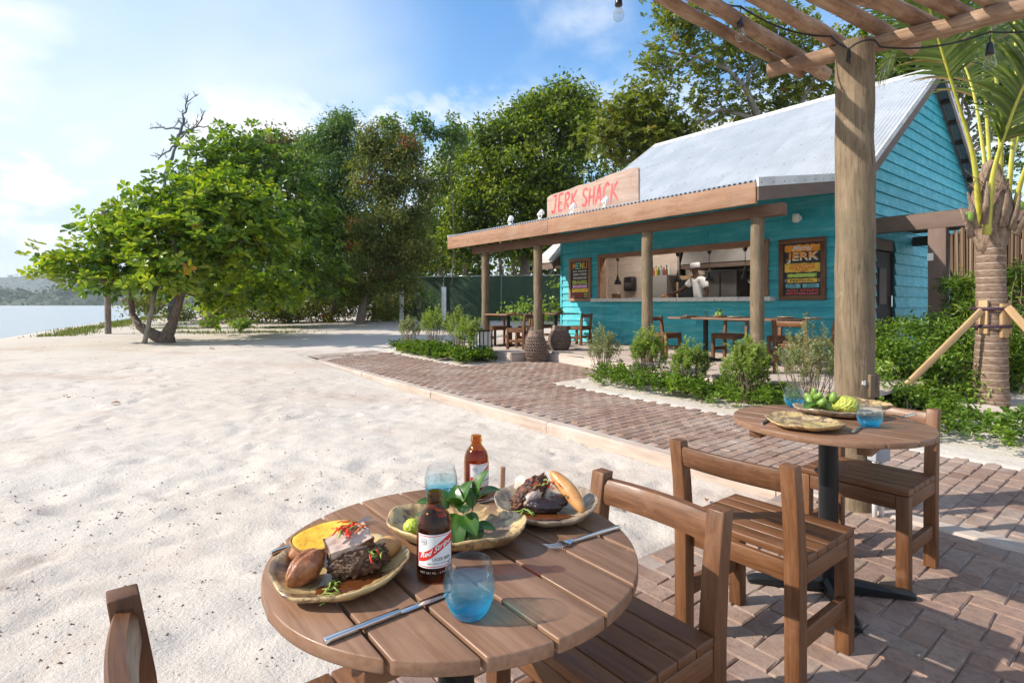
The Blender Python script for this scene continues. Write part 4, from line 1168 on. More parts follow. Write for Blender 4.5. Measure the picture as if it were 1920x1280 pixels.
def round_table(loc, rz, label, Rr=.375, n=7, top=.74, th=.024):
    t_ = empty('round_table', loc, rz, label, 'table', 'round slatted tables')
    pitch = .1105; gap = .0075
    for k in range(n):
        y0 = (k - n / 2) * pitch + gap / 2; y1 = y0 + pitch - gap
        if k == 0: y0 = -Rr
        if k == n - 1: y1 = Rr
        lo = []; N = 20
        ysamp = np.linspace(y0, y1, N) 
        rgt = [(math.sqrt(max(0, Rr * Rr - y * y)), y) for y in ysamp]
        lft = [(-x, y) for x, y in reversed(rgt)]
        poly = rgt + lft
        ded = []
        for p in poly:
            if not ded or (abs(p[0] - ded[-1][0]) + abs(p[1] - ded[-1][1])) > 1e-4: ded.append(p)
        m = MB(); m.prism(ded, 'z', 0, th); me = m.mesh('plank', MT['top_x']); bevel_mesh(me, .0028, 2, 50)
        link('plank', me, t_, (0, 0, top - th - loc[2] + random.uniform(-.0006, .0006)))
    tz = top - th - loc[2]
    for x in (-.2, .2): link('batten', bbox_mesh('batten', (-.025, -.30, -.032), (.025, .30, -.001), MT['wood_y'], .003), t_, (x, 0, tz))
    MB().lathe([(0, .02), (.052, .02), (.052, .03), (.0385, .034), (.0385, tz - .045), (.09, tz - .04), (.09, tz - .034), (0, tz - .034)], 32).build('column', MT['black'], t_, False); 
    sharp(children(t_)[-1].data, 40)
    for k in range(4):
        m = MB(); Lf = .33
        secs = [(0, .030, .075), (.08, .028, .062), (.2, .026, .045), (Lf - .03, .026, .036), (Lf, .022, .024)]
        for x, w, h in secs:
            m.v += [(x, -w, .006), (x, w, .006), (x, w, h * .7), (x, w * .5, h), (x, -w * .5, h), (x, -w, h * .7)]; m.t += [0] * 6
        for i in range(len(secs) - 1):
            for q in range(6): m.f.append((6*i + q, 6*i + (q+1) % 6, 6*i + 6 + (q+1) % 6, 6*i + 6 + q))
        m.f += [tuple(range(6)), tuple(6 * (len(secs) - 1) + q for q in range(6))]
        me = sharp(m.mesh('foot', MT['black']), 30); link('foot', me, t_, None, (0, 0, k * math.pi / 2 + .55))
    return t_
T1 = (-.118, 1.160); T2 = (1.385, 2.405)
round_table((T1[0], T1[1], -.03), TH, 'round slatted table in the foreground set with food and beer')
round_table((T2[0], T2[1], 0), TH + .12, 'round slatted table on the brick patio set with empty plates and fruit', Rr=.385)

# ------------------------------------------------------------------ tableware
TZ = .7405
def tp(px, py, z=.74):
    Y = 1030 * (1.25 - z) / (py - 570); return ((px - 960) / 1030 * Y, Y)
def stoneware(name, base, swirl, dark):
    t = NT(name); c = t.coords((1, 1, 1))
    w1 = t.noise(c, 9, 6, 0.65, 2.2); w2 = t.noise(c, 22, 5, .7, 1.4)
    col = t.mix(t.rng(w1, .46, .58), base, swirl); col = t.mix(t.rng(w2, .52, .66, 0, .85), col, dark)
    p = t.pbsdf(Base_Color=col, Roughness=t.rng(w1, .3, .7, .18, .38), Specular_IOR_Level=.5, Coat_Weight=.25)
    t.l.new(t.bump(w2, .12, .003), p.inputs['Normal']); return t.done(p.outputs[0])
MT['plate_a'] = stoneware('stoneware_glaze', (.54, .385, .175), (.22, .13, .06), (.08, .055, .048))
MT['plate_b'] = stoneware('stoneware_grey', (.42, .325, .22), (.22, .15, .095), (.10, .075, .06))
def plate(x, y, rz, rx, ry, label, mat='plate_a', seed=1, lift=.022, pointy=0.0, wav=.035, name='plate', cat='plate', group='stoneware plates'):
    r_ = random.Random(seed); ph = [r_.uniform(0, 6.28) for _ in range(6)]; am = [r_.uniform(.3, 1) for _ in range(6)]
    def edge(a): return 1 + wav * sum(am[k] * math.sin((k + 2) * a + ph[k]) for k in range(6)) / 2.2
    def rim(a): return lift * (1 + .28 * math.sin(2 * a + ph[1]) + .12 * math.sin(5 * a + ph[3]) + pointy * math.cos(2 * a))
    m = MB(); n = 72
    prof = [(0, .006, 0), (.35, .006, 0), (.6, .007, 0), (.78, .009, .22), (.9, .009, .58), (.98, .009, .95), (1.0, .006, 1.02), (.985, .001, .97), (.9, 0, .52), (.75, -.0005, .14), (.58, -.001, -.02), (.5, -.002, -.06), (0, -.002, -.06)]
    idx = []
    for rr, dz, up in prof:
        if rr == 0: m.v.append((0, 0, .004 + dz)); m.t.append(0); idx.append([len(m.v) - 1]); continue
        row = []
        for k in range(n):
            a = 2 * math.pi * k / n; e = 1 + (edge(a) - 1) * rr; ww = .0012 * math.sin(9 * a + 14 * rr + ph[0]) + .0008 * math.sin(23 * a - 9 * rr)
            m.v.append((rx * rr * e * math.cos(a), ry * rr * e * math.sin(a), .004 + dz + rim(a) * up + ww * rr)); m.t.append(0); row.append(len(m.v) - 1)
        idx.append(row)
    for p, q in zip(idx[:-1], idx[1:]):
        for k in range(n):
            k2 = (k + 1) % n
            if len(p) == 1: m.f.append((p[0], q[k], q[k2]))
            elif len(q) == 1: m.f.append((p[k], q[0], p[k2]))
            else: m.f.append((p[k], q[k], q[k2], p[k2]))
    o = m.build(name, MT[mat], None, True, (x, y, TZ), (0, 0, rz)); return tag(o, label, cat, group)
plate(-.322, 1.032, .5, .124, .134, 'stoneware plate with pork, potatoes and yellow plantain at the left of the near table', 'plate_a', 3, .019, .12)
plate(-.122, 1.198, -.25, .158, .108, 'oval stoneware dish holding a leafy sprig in the middle of the near table', 'plate_a', 5, .030, .35, .02)
plate(.083, 1.345, .2, .126, .135, 'stoneware plate with jerk chicken and fried dumpling at the right of the near table', 'plate_b', 9, .022)
plate(1.215, 2.285, .1, .140, .155, 'empty stoneware plate at the front of the second table', 'plate_a', 12, .020)
plate(1.490, 2.51, -.35, .185, .110, 'long stoneware dish with green fruit and custard apple on the second table', 'plate_b', 14, .026, .25, .02)
plate(1.720, 2.68, .3, .125, .115, 'empty stoneware plate at the back of the second table beside the post', 'plate_a', 17, .020)

# tumblers: two real walls of tinted glass, thin enough to let the light through
def thin_glass(name, stops, rough=0.0, refl=1.0, milk=0.0):
    t = NT(name); tcn = t.new('ShaderNodeTexCoord'); sp_ = t.new('ShaderNodeSeparateXYZ'); t.l.new(tcn.outputs['Object'], sp_.inputs[0])
    col = t.ramp(t.rng(sp_.outputs['Z'], 0, .1), stops) if len(stops) > 1 else t.mix(0.0, stops[0][1], stops[0][1])
    tr = t.new('ShaderNodeBsdfTransparent'); t.l.new(col, tr.inputs[0])
    gl = t.new('ShaderNodeBsdfGlossy'); gl.inputs['Roughness'].default_value = .02 + rough
    lw = t.new('ShaderNodeLayerWeight'); lw.inputs['Blend'].default_value = .5
    fac = t.math('MULTIPLY', t.math('ADD', .035, t.math('MULTIPLY', t.math('POWER', lw.outputs['Facing'], 3.5), .85)), refl, True)
    body = tr.outputs[0]
    if milk:                                          # milky blue mixed in at base and edges, standing in for refracted light
        tl = t.new('ShaderNodeBsdfTranslucent'); df = t.new('ShaderNodeBsdfDiffuse'); dye = t.mix(0.0, (.06, .56, .84), (0, 0, 0))
        t.l.new(dye, tl.inputs[0]); t.l.new(dye, df.inputs[0])
        m0 = t.new('ShaderNodeMixShader'); m0.inputs[0].default_value = .5; t.l.new(tl.outputs[0], m0.inputs[1]); t.l.new(df.outputs[0], m0.inputs[2])
        m1 = t.new('ShaderNodeMixShader'); t.l.new(t.math('MULTIPLY', t.rng(sp_.outputs['Z'], 0.0, .050, milk, .012), t.math('ADD', .35, t.math('MULTIPLY', t.math('POWER', lw.outputs['Facing'], 2.5), 3.2)), True), m1.inputs[0]); t.l.new(body, m1.inputs[1]); t.l.new(m0.outputs[0], m1.inputs[2]); body = m1.outputs[0]
    mx = t.new('ShaderNodeMixShader'); t.l.new(fac, mx.inputs[0]); t.l.new(body, mx.inputs[1]); t.l.new(gl.outputs[0], mx.inputs[2])
    return t.done(mx.outputs[0])
MT['tumbler'] = thin_glass('blue_tinted_glass', [(0.0, (.18, .66, .88)), (.10, (.46, .84, .95)), (.28, (.82, .95, .98)), (.55, (.95, .985, .995)), (1.0, (.985, .99, .995))], milk=.55)
MT['water'] = thin_glass('water', [(0.0, (.93, .975, .99))], 0, .8)
def tumbler(x, y, label, fill=.058, Rm=.043, Hh=.088, water=True):
    g_ = empty('water_glass', (x, y, TZ), 0, label, 'glass', 'blue bottomed tumblers')
    k = Rm / .043; hz = Hh / .088
    out = [(.0, 0), (.022, 0), (.027, .003), (.034, .014), (.040, .030), (.043, .046), (.0425, .060), (.039, .076), (.0355, .0875)]
    inn = [(.0340, .0878), (.0375, .076), (.0410, .060), (.0414, .046), (.0384, .030), (.030, .014), (.022, .0095), (0, .009)]
    prof = [(r * k, z * hz) for r, z in out] + [(.0348 * k, .0885 * hz)] + [(r * k, z * hz) for r, z in inn]
    MB().lathe(prof, 48).build('glass', MT['tumbler'], g_, True)
    if water:
        rin = lambda z: np.interp(z, [.009, .0095, .014, .030, .046, .060, .076], [0, .0215, .0295, .0379, .0408, .0404, .037])
        zz = [.0098, .014, .022, .030, .038, .046, .052, fill]
        pr = [(0, .0098 * hz)] + [(rin(z) * k, z * hz) for z in zz] + [(0, fill * hz)]
        w_ = MB().lathe(pr, 48); o = link('water', sharp(w_.mesh('water', MT['water']), 50), g_)
    return g_
tumbler(*tp(880, 1152), 'blue glass of water at the front of the near table')
tumbler(-.184, 1.425, 'blue glass of water behind the front beer bottle', fill=.060)
tumbler(1.487, 2.285, 'empty blue bottomed glass at the front of the second table', Rm=.050, Hh=.098, water=False)
tumbler(1.405, 2.735, 'empty blue bottomed glass at the back left of the second table', Rm=.050, Hh=.098, water=False)

# beer bottles
MT['amber'] = thin_glass('amber_glass', [(0.0, (.78, .52, .20))], .02, 1.0)
MT['amber_dark'] = thin_glass('amber_with_beer', [(0.0, (.72, .44, .14))], .02, .4)
t = NT('label_paper'); p = t.pbsdf(Base_Color=(.80, .79, .77), Roughness=.45); MT['paper'] = t.done(p.outputs[0])
MT['lblred'] = mat_plain('label_red', (.66, .035, .025), .42); MT['lblblack'] = mat_plain('label_black', (.02, .02, .022), .5); MT['lblsilver'] = mat_plain('label_silver', (.55, .53, .5), .35, .5)
def bottle(x, y, face, label, tilt=0):
    """stubby beer bottle; face = direction (radians) of the label's middle"""
    b = empty('beer_bottle', (x, y, TZ), face, label, 'bottle', 'brown stubby beer bottles')
    out = [(0, .004), (.02, .003), (.028, 0), (.0315, .002), (.0328, .008), (.0330, .02), (.0330, .094), (.0318, .104), (.0280, .116), (.0215, .126), (.0160, .133), (.0138, .139), (.0134, .1405), (.0150, .142), (.0156, .146), (.0148, .150), (.0134, .151), (.0140, .1535), (.0143, .157), (.0130, .1595), (.0110, .160)]
    inn = [(.0100, .158), (.0100, .140), (.0130, .131), (.0190, .123), (.0255, .114), (.0295, .103), (.0305, .094), (.0305, .012), (.025, .007), (0, .007)]
    MB().lathe(out + inn, 56).build('glass', MT['amber'], b, True)
    bp = [(0, .0075), (.024, .0078), (.0300, .0125), (.0300, .094), (.0288, .104), (.0250, .1125), (0, .1125)]
    link('beer', sharp(MB().lathe(bp, 40).mesh('beer', MT['amber_dark']), 50), b)
    RL = .0334; half = 1.12; z0, z1 = .030, .0905
    def cyl(u, z, r=RL): a = u / RL; return (r * math.cos(a), r * math.sin(a), z)     # u metres round the bottle
    W_ = RL * half
    def patch(poly_fn, nu, nv, mat, name, r, par):
        V, F = [], []
        for i in range(nu + 1):
            for j in range(nv + 1):
                u, z = poly_fn(i / nu, j / nv); V.append(cyl(u, z, r))
        for i in range(nu):
            for j in range(nv): q = i * (nv + 1) + j; F.append((q, q + nv + 1, q + nv + 2, q + 1))
        me = raw_mesh(name, np.array(V), np.array(F), mat, True); return link(name, me, par)
    lab = patch(lambda s_, q: (-W_ + 2 * W_ * s_, z0 + (z1 - z0) * q), 36, 2, MT['paper'], 'paper_label', RL, b)
    for zz, hh in ((z1 - .0032, .0012), (z0 + .0022, .0012)): patch(lambda s_, q: (-W_ + .001 + 2 * (W_ - .001) * s_, zz + hh * q), 36, 1, MT['lblred'], 'label_line', RL + .00025, lab)
    for uu in (-W_ + .001, W_ - .0018): patch(lambda s_, q: (uu + .0008 * s_, z0 + .0022 + (z1 - z0 - .0042) * q), 1, 3, MT['lblred'], 'label_line', RL + .00025, lab)
    # the sloping red band rises to the right (u runs to the right seen from outside)
    def band_(s_, q):
        u = -W_ + .0022 + (2 * W_ - .0044) * s_; ctr = .048 + .031 * s_ + .003 * math.sin(s_ * 6.28 + 3.14)
        return u, min(max(ctr + (q - .5) * .0165, z0 + .004), z1 - .004)
    patch(band_, 40, 2, MT['lblred'], 'red_band', RL + .0003, lab)
    def wrap(txt, u0, zc, w, h, mat, shear=0.0, slope=0.0, bold=.0, r=RL + .0006, wave=0.0):
        V, F = text_vf(txt, 1.0, shear, bold)
        xs_ = [v[0] for v in V]; ysv = [v[1] for v in V]; x0, x1_, y0, y1 = min(xs_), max(xs_), min(ysv), max(ysv)
        W2 = []
        for vx, vy, _ in V:
            s_ = (vx - x0) / (x1_ - x0); u = u0 + (s_ - .5) * w; z = zc + ((vy - y0) / (y1 - y0) - .5) * h + slope * (u - u0) + wave * math.sin(s_ * 6.28 + 3.14)
            W2.append(cyl(u, z, r))
        me = bpy.data.meshes.new('lettering'); me.from_pydata(W2, [], F); me.materials.append(mat); me.update(); return link('lettering', me, lab)
    sl = .031 / (2 * W_)
    wrap('Red Stripe', .0, .0635, W_ * 1.62, .0128, MT['paper'], .35, sl, .018, wave=.0022)
    wrap('LAGER BEER', .0115, .0465, W_ * .95, .0056, MT['lblblack'], 0, 0, .0)
    wrap('BREWED IN JAMAICA', .008, .0385, W_ * 1.25, .0026, MT['lblblack'], 0, 0, .0)
    wrap('NET 341 ML - 4.7% ALC', 0, .0215, W_ * 1.7, .0040, MT['lblsilver'], 0, 0, .0, r=RL - .0002)
    # round seal of the label
    V, F = [], []
    for k in range(28):
        a = 2 * math.pi * k / 28
        for rr in (.0052, .0060): V.append(cyl(-W_ * .62 + rr * math.cos(a), .0775 + rr * math.sin(a), RL + .0003))
    for k in range(28): k2 = (k + 1) % 28; F.append((2*k, 2*k + 1, 2*k2 + 1, 2*k2))
    link('seal', raw_mesh('seal', np.array(V), np.array(F), MT['lblblack']), lab)
    wrap('S', -W_ * .62, .0775, .0062, .0042, MT['lblblack'])
    return b
bottle(-.1455, 1.030, R(-77), 'open brown beer bottle with red banded label standing in front of the oval dish')
bottle(-.0956, 1.470, R(-52), 'open brown beer bottle at the back of the near table, its label turned right')

# cutlery
def fork(p0, p1, label, table='near', z=TZ, flip=0, L0=.19):
    d = Vector(p1) - Vector(p0); L = d.length
    f = empty('fork', (p0[0], p0[1], z), math.atan2(d.y, d.x), label, 'fork', 'steel forks')
    m = MB(); hs = [(0, .0045, .0035), (.01, .005, .004), (L * .50, .0042, .0036), (L * .60, .0026, .0030), (L * .66, .0028, .0030)]
    for x, w, h in hs: m.v += [(x, -w, .001), (x, w, .001), (x, w * .8, .001 + 2 * h), (x, -w * .8, .001 + 2 * h)]; m.t += [0] * 4
    for i in range(len(hs) - 1):
        for k in range(4): m.f.append((4*i + k, 4*i + (k+1) % 4, 4*i + 4 + (k+1) % 4, 4*i + 4 + k))
    m.f += [(0, 1, 2, 3), (16, 17, 18, 19)]
    me = m.mesh('handle', MT['cutlery']); bevel_mesh(me, .0008); link('handle', me, f)
    m = MB(); xs_ = np.linspace(L * .64, L * .78, 9)
    for i, x in enumerate(xs_):
        s_ = i / 8; w = .003 + .009 * sstep(0, .75, s_); zc = .006 - .0035 * math.sin(s_ * 2.6); cv = .0018 * s_
        m.v += [(x, -w, zc + cv), (x, 0, zc - cv * .4), (x, w, zc + cv), (x, w, zc + cv + .0016), (x, 0, zc + .0016), (x, -w, zc + cv + .0016)]; m.t += [0] * 6
    for i in range(8):
        for k in range(6): m.f.append((6*i + k, 6*i + (k+1) % 6, 6*i + 6 + (k+1) % 6, 6*i + 6 + k))
    m.f += [tuple(range(6)), tuple(48 + k for k in range(6))]
    link('head', sharp(m.mesh('head', MT['cutlery']), 50), f)
    for k in range(4):
        y = (k - 1.5) * .0062; m = MB()
        m.tube([(L * .775, y, .0052), (L * .83, y, .0042), (L * .90, y, .0058), (L * .96, y, .0095), (L, y, .0125)], [.0017, .0016, .0015, .0013, .0008], 6, ell=.8); m.build('tine', MT['cutlery'], f, True)
    return f
def knife(p0, p1, label, z=TZ):
    d = Vector(p1) - Vector(p0); L = d.length
    f = empty('table_knife', (p0[0], p0[1], z), math.atan2(d.y, d.x), label, 'knife', 'steel knives')
    h = L * .56
    me = MB().box((0, -.0055, .0008), (h, .0055, .0085)).mesh('handle', MT['cutlery']); bevel_mesh(me, .0018); link('handle', me, f)
    m = MB(); top_ = [(h, .005), (h + .012, .0068), (L * .78, .0085), (L * .92, .0085), (L * .98, .005), (L, -.002), (L * .97, -.006), (L * .85, -.0075), (h + .01, -.0062), (h, -.005)]
    m.prism(top_, 'z', .0022, .0040); me = m.mesh('blade', MT['cutlery']); bevel_mesh(me, .0004); link('blade', me, f); return f
fork(tp(508, 1041), tp(694, 978), 'steel fork lying behind the left plate on the near table')
fork(tp(1161, 991), tp(1022, 1034), 'steel fork lying in front of the right plate on the near table')
knife(tp(607, 1208), tp(846, 1113), 'steel knife lying in front of the left plate on the near table')
knife((.055, 1.462), (-.150, 1.385), 'steel knife half hidden behind the leafy sprig on the near table')
fork((1.06, 2.33), (1.215, 2.52), 'steel fork left of the front plate on the second table')
fork((1.345, 2.17), (1.47, 2.29), 'steel fork right of the front plate on the second table')
fork((1.86, 2.53), (1.73, 2.45), 'steel fork lying at the far right of the second table')

# ------------------------------------------------------------------ food
def lump(name, r3, amp, freq, seed, mat, par=None, loc=(0, 0, 0), rot=(0, 0, 0), sub=4, fn=None, flat=0.0, ridged=False):
    bm = bmesh.new(); bmesh.ops.create_icosphere(bm, subdivisions=sub, radius=1)
    off = Vector((seed * 3.1, seed * 1.7, seed * .9))
    for v in bm.verts:
        d = v.co.normalized(); nz = mnoise.fractal(d * freq + off, 1.0, 2.0, 4)
        if ridged: nz = abs(nz) * 1.4 - .3
        k = 1 + amp * nz; p = Vector((d.x * r3[0] * k, d.y * r3[1] * k, d.z * r3[2] * k))
        if fn: p = fn(p, d)
        if flat and p.z < -r3[2] * (1 - flat): p.z = -r3[2] * (1 - flat)
        v.co = p
    me = bpy.data.meshes.new(name); bm.to_mesh(me); bm.free(); me.materials.append(mat)
    me.polygons.foreach_set('use_smooth', np.ones(len(me.polygons), dtype=bool)); return link(name, me, par, loc, rot)
def mat_food(name, stops, scale, rough=.4, bump=.5, bd=.003, sss=0.0, detail=6):
    t = NT(name); c = t.coords((1, 1, 1)); n_ = t.noise(c, scale, detail, .65, .4)
    p = t.pbsdf(Base_Color=t.ramp(n_, stops), Roughness=rough, Specular_IOR_Level=.5)
    if sss: p.inputs['Subsurface Weight'].default_value = sss; p.inputs['Subsurface Radius'].default_value = (.006, .003, .001)
    t.l.new(t.bump(t.noise(c, scale * 3, 6, .7), bump, bd), p.inputs['Normal']); return t.done(p.outputs[0])
MT['potato'] = mat_food('roast_potato', [(.3, (.16, .045, .018)), (.5, (.34, .125, .05)), (.7, (.46, .21, .09))], 45, .33)
MT['plantain'] = mat_food('fried_yellow', [(.3, (.50, .20, .012)), (.5, (.72, .42, .03)), (.7, (.78, .52, .07))], 60, .35, .6, .002)
MT['plrim'] = mat_food('fried_rind', [(.35, (.16, .07, .02)), (.6, (.30, .14, .03))], 60, .5)
MT['pork'] = mat_food('pork_meat', [(.3, (.36, .20, .13)), (.5, (.60, .43, .34)), (.7, (.72, .59, .51))], 38, .4, .35, .002)
MT['char'] = mat_food('charred_crust', [(.30, (.035, .018, .011)), (.46, (.12, .058, .03)), (.62, (.28, .155, .075))], 60, .4, 1.0, .005)
MT['jerk'] = mat_food('jerk_glaze', [(.36, (.02, .009, .007)), (.5, (.09, .03, .014)), (.66, (.30, .10, .035))], 55, .28, .9, .004)
MT['dark'] = mat_food('black_sausage', [(.35, (.012, .007, .009)), (.6, (.035, .018, .018))], 50, .25, .5, .002)
MT['bread'] = mat_food('fried_dough', [(.3, (.42, .17, .05)), (.5, (.56, .27, .09)), (.72, (.66, .40, .17))], 22, .42, .25, .002)
MT['pale'] = mat_food('boiled_yam', [(.3, (.60, .52, .40)), (.6, (.74, .69, .58))], 40, .5, .25, .002)
MT['chili'] = mat_plain('red_pepper', (.62, .035, .008), .25); MT['chili2'] = mat_plain('orange_pepper', (.70, .14, .01), .25)
MT['herb'] = mat_plain('green_herb', (.14, .25, .03), .4, col2=(.28, .36, .07), scale=40)
t = NT('gravy'); p = t.pbsdf(Base_Color=(.11, .035, .010), Roughness=.12, Specular_IOR_Level=.6); MT['gravy'] = t.done(p.outputs[0])
def food(name, x, y, z, rz, label, cat): return empty(name, (x, y, z), rz, label, cat)
pz = TZ + .010
def strips(par, n, spread, zz, mats, seed, ln=.035, wd=.0022, name='shred'):
    r_ = random.Random(seed)
    for k in range(n):
        a = r_.uniform(0, 6.28); x, y = r_.gauss(0, spread), r_.gauss(0, spread); L = ln * r_.uniform(.5, 1.1); cv = r_.uniform(-1.4, 1.4); m = MB(); pts = []
        for i in range(7):
            s_ = i / 6 - .5; ang = a + cv * s_; pts.append((x + math.cos(ang) * L * s_, y + math.sin(ang) * L * s_, zz + r_.uniform(0, .003) + .010 * (1 - 4 * s_ * s_) * r_.random()))
        m.tube(pts, [wd * (.5 if i in (0, 6) else 1) for i in range(7)], 6, ell=.45); m.build(name, MT[mats[k % len(mats)]], par, True)
# left plate
fx, fy = -.326, 1.030
f = food('roast_potato', fx - .045, fy - .045, pz + .027, 1.1, 'roast potato with a split skin at the front of the left plate', 'potato')
lump('potato', (.040, .027, .027), .10, 1.6, 2, MT['potato'], f, rot=(0, R(-18), 0), fn=lambda p, d: Vector((p.x, p.y * (1 - .45 * max(0, -d.x)), p.z - .006 * math.exp(-(d.y * 9) ** 2) * (d.z > 0))))
f = food('roast_potato', fx - .070, fy + .035, pz + .021, .3, 'roast potato half under the yellow plantain slice on the left plate', 'potato')
lump('potato', (.034, .028, .024), .10, 1.6, 5, MT['potato'], f)
f = food('plantain_slice', fx - .040, fy + .028, pz + .052, .35, 'yellow fried plantain slice leaning on a potato on the left plate', 'plantain')
sl_ = lambda p, d: Vector((p.x, p.y, max(-.0035, min(.0035, p.z)) + .006 * (p.x / .05) ** 2))
lump('slice', (.056, .034, .006), .05, 2.2, 8, MT['plantain'], f, rot=(R(22), R(-10), 0), sub=5, fn=sl_)
m = MB(); m.tube([(math.cos(a) * .0555 * (1 + .02 * math.sin(5 * a)), math.sin(a) * .0335 * (1 + .02 * math.sin(5 * a)), .006 * (math.cos(a) * .0555 / .05) ** 2) for a in np.linspace(0, 2 * np.pi, 40)], .0026, 6, caps=False); m.build('rind', MT['plrim'], f, True, rot=(R(22), R(-10), 0))
f = food('roast_pork', fx + .025, fy + .000, pz, .55, 'thick pale slab of roast pork with dark crust in the middle of the left plate', 'meat')
bm = bmesh.new(); bmesh.ops.create_cube(bm, size=1); bmesh.ops.subdivide_edges(bm, edges=bm.edges, cuts=9, use_grid_fill=True)
for v in bm.verts:
    n_ = mnoise.fractal(v.co * 5 + Vector((3, 1, 2)), 1, 2, 3); v.co = Vector((v.co.x * .080 * (1 + .06 * n_), v.co.y * .046 * (1 + .08 * n_) * (1 + .25 * v.co.x), v.co.z * .034 + .004 * n_))
me = bpy.data.meshes.new('slab'); edge_ = []
for v in bm.verts: edge_.append(min(1.0, max(0.0, min((.041 - abs(v.co.x)) / .005, (.026 - abs(v.co.y)) / .004) + .5 * mnoise.noise(v.co * 90))))
bm.to_mesh(me); bm.free(); a_ = me.attributes.new('tone', 'FLOAT', 'POINT'); a_.data.foreach_set('value', np.array(edge_, dtype=np.float32))
t = NT('roast_slab'); c = t.coords((1, 6, 1)); fb = t.noise(c, 90, 6, .7, .4); meat = t.ramp(fb, [(.3, (.40, .24, .16)), (.48, (.60, .44, .35)), (.7, (.72, .60, .52))])
p = t.pbsdf(Base_Color=t.mix(t.rng(t.math('ADD', t.attr(), t.math('MULTIPLY', t.math('SUBTRACT', fb, .5), .8)), .12, .6), (.11, .05, .025), meat), Roughness=.38, Specular_IOR_Level=.5, Subsurface_Weight=0.0)
t.l.new(t.bump(fb, .5, .003), p.inputs['Normal']); me.materials.append(t.done(p.outputs[0])); sharp(me, 60); link('slab', me, f, (-.004, .004, .048), (R(20), R(-10), 0))
lump('crust', (.052, .036, .026), .28, 3.5, 4, MT['char'], f, (0.008, -.012, .022), sub=5, ridged=True)
lump('crust', (.032, .022, .018), .30, 3.5, 7, MT['char'], f, (.042, .004, .018), sub=4, ridged=True)
f = food('pepper_garnish', fx + .012, fy + .004, pz + .070, .2, 'red pepper and herb shreds heaped on the roast pork', 'garnish')
strips(f, 16, .011, .002, ['chili', 'chili', 'chili2', 'herb'], 6, .04, .0028)
f = food('herb_garnish', fx + .070, fy - .012, pz + .035, .4, 'green and red herb shreds at the right of the roast pork', 'garnish')
strips(f, 8, .008, .0, ['herb', 'herb', 'chili'], 16, .05, .0018)
f = food('herb_strips', fx + .010, fy - .082, pz + .003, .3, 'green herb strips on the gravy at the front of the left plate', 'garnish')
strips(f, 7, .012, .0, ['herb'], 26, .05, .0018)
f = food('dumpling', fx + .080, fy + .050, pz + .022, .8, 'golden fried dumpling at the back right of the left plate', 'dumpling')
lump('dough', (.030, .022, .020), .05, 1.5, 9, MT['bread'], f)
def gravy(x, y, rx, ry, rz, lab, seed):
    o = lump('gravy_pool', (rx, ry, .0022), .30, 1.4, seed, MT['gravy'], None, (x, y, pz + .0035), (0, 0, rz)); return tag(o, lab, 'gravy')
gravy(fx + .045, fy - .055, .062, .026, .5, 'brown gravy pool on the left plate', 3)
# right plate
fx, fy = .083, 1.345
f = food('jerk_chicken', fx - .038, fy + .010, pz + .034, .65, 'charred jerk chicken piece at the left of the right plate', 'chicken')
lump('meat', (.060, .026, .028), .22, 2.6, 3, MT['jerk'], f, rot=(R(10), R(-28), 0), sub=5, ridged=True)
lump('flesh', (.030, .012, .018), .1, 2, 6, MT['pork'], f, (-.008, -.020, -.004), (0, R(-28), 0))
f = food('dark_sausage', fx - .008, fy - .036, pz + .018, -.05, 'dark glossy sausage pieces at the front of the right plate', 'sausage')
lump('sausage', (.044, .020, .018), .14, 2.4, 5, MT['dark'], f); lump('sausage', (.030, .018, .016), .14, 2.4, 9, MT['dark'], f, (.035, .018, .006), (0, 0, .6))
f = food('fried_dumpling', fx + .050, fy - .008, pz + .045, R(-50), 'long golden fried dumpling leaning over the chicken on the right plate', 'dumpling')
lump('dough', (.066, .019, .019), .03, 1.2, 12, MT['bread'], f, rot=(0, R(32), 0), sub=5, fn=lambda p, d: Vector((p.x, p.y + .010 * (1 - (p.x / .066) ** 2) * .6, p.z)))
f = food('boiled_yam', fx - .030, fy + .070, pz + .030, -.42, 'pale boiled yam piece at the back of the right plate', 'yam')
me = MB().box((-.045, -.018, -.017), (.045, .018, .017)).mesh('yam', MT['pale']); bevel_mesh(me, .007, 3); link('yam', me, f, rot=(0, R(10), 0))
f = food('pepper_garnish', fx - .008, fy + .000, pz + .052, .2, 'red pepper shreds and green onion strips on the jerk chicken', 'garnish')
strips(f, 9, .014, .004, ['chili', 'herb', 'chili'], 36, .042, .0022)
f = food('herb_strips', fx - .045, fy - .050, pz + .006, .3, 'green onion strips at the front left of the right plate', 'garnish')
strips(f, 3, .008, .0, ['herb'], 46, .06, .0024)
gravy(fx - .005, fy - .058, .060, .022, 0, 'brown gravy pool on the right plate', 8)
# leafy sprig in the oval dish
MT['sprig'] = mat_leaf('sprig_leaf', [(0.0, (.022, .075, .010)), (.5, (.042, .115, .016)), (1.0, (.10, .20, .035))], .12, .32, spec=.5)
def leaf_mesh(L, W, cup, seed, fold=.25, droop=.3):
    r_ = random.Random(seed); n, k = 9, 3; V, F, T = [], [], []
    for i in range(n):
        s_ = i / (n - 1); w = W * (math.sin(math.pi * min(1, s_ ** .75 * .98 + .01))) ** .7 * .5
        for j in range(-k, k + 1):
            u = j / k; V.append((s_ * L, u * w, cup * (1 - (2 * s_ - 1) ** 2) * .5 + fold * abs(u) * w - droop * L * s_ ** 2 * .35)); T.append(.35 + .3 * (1 - abs(u)) + (0.25 if j == 0 else 0))
    q = 2 * k + 1
    for i in range(n - 1):
        for j in range(q - 1): F.append((i*q + j, (i+1)*q + j, (i+1)*q + j + 1, i*q + j + 1))
    me = raw_mesh('leaf', np.array(V), np.array(F), MT['sprig'], True, np.array(T)); return me
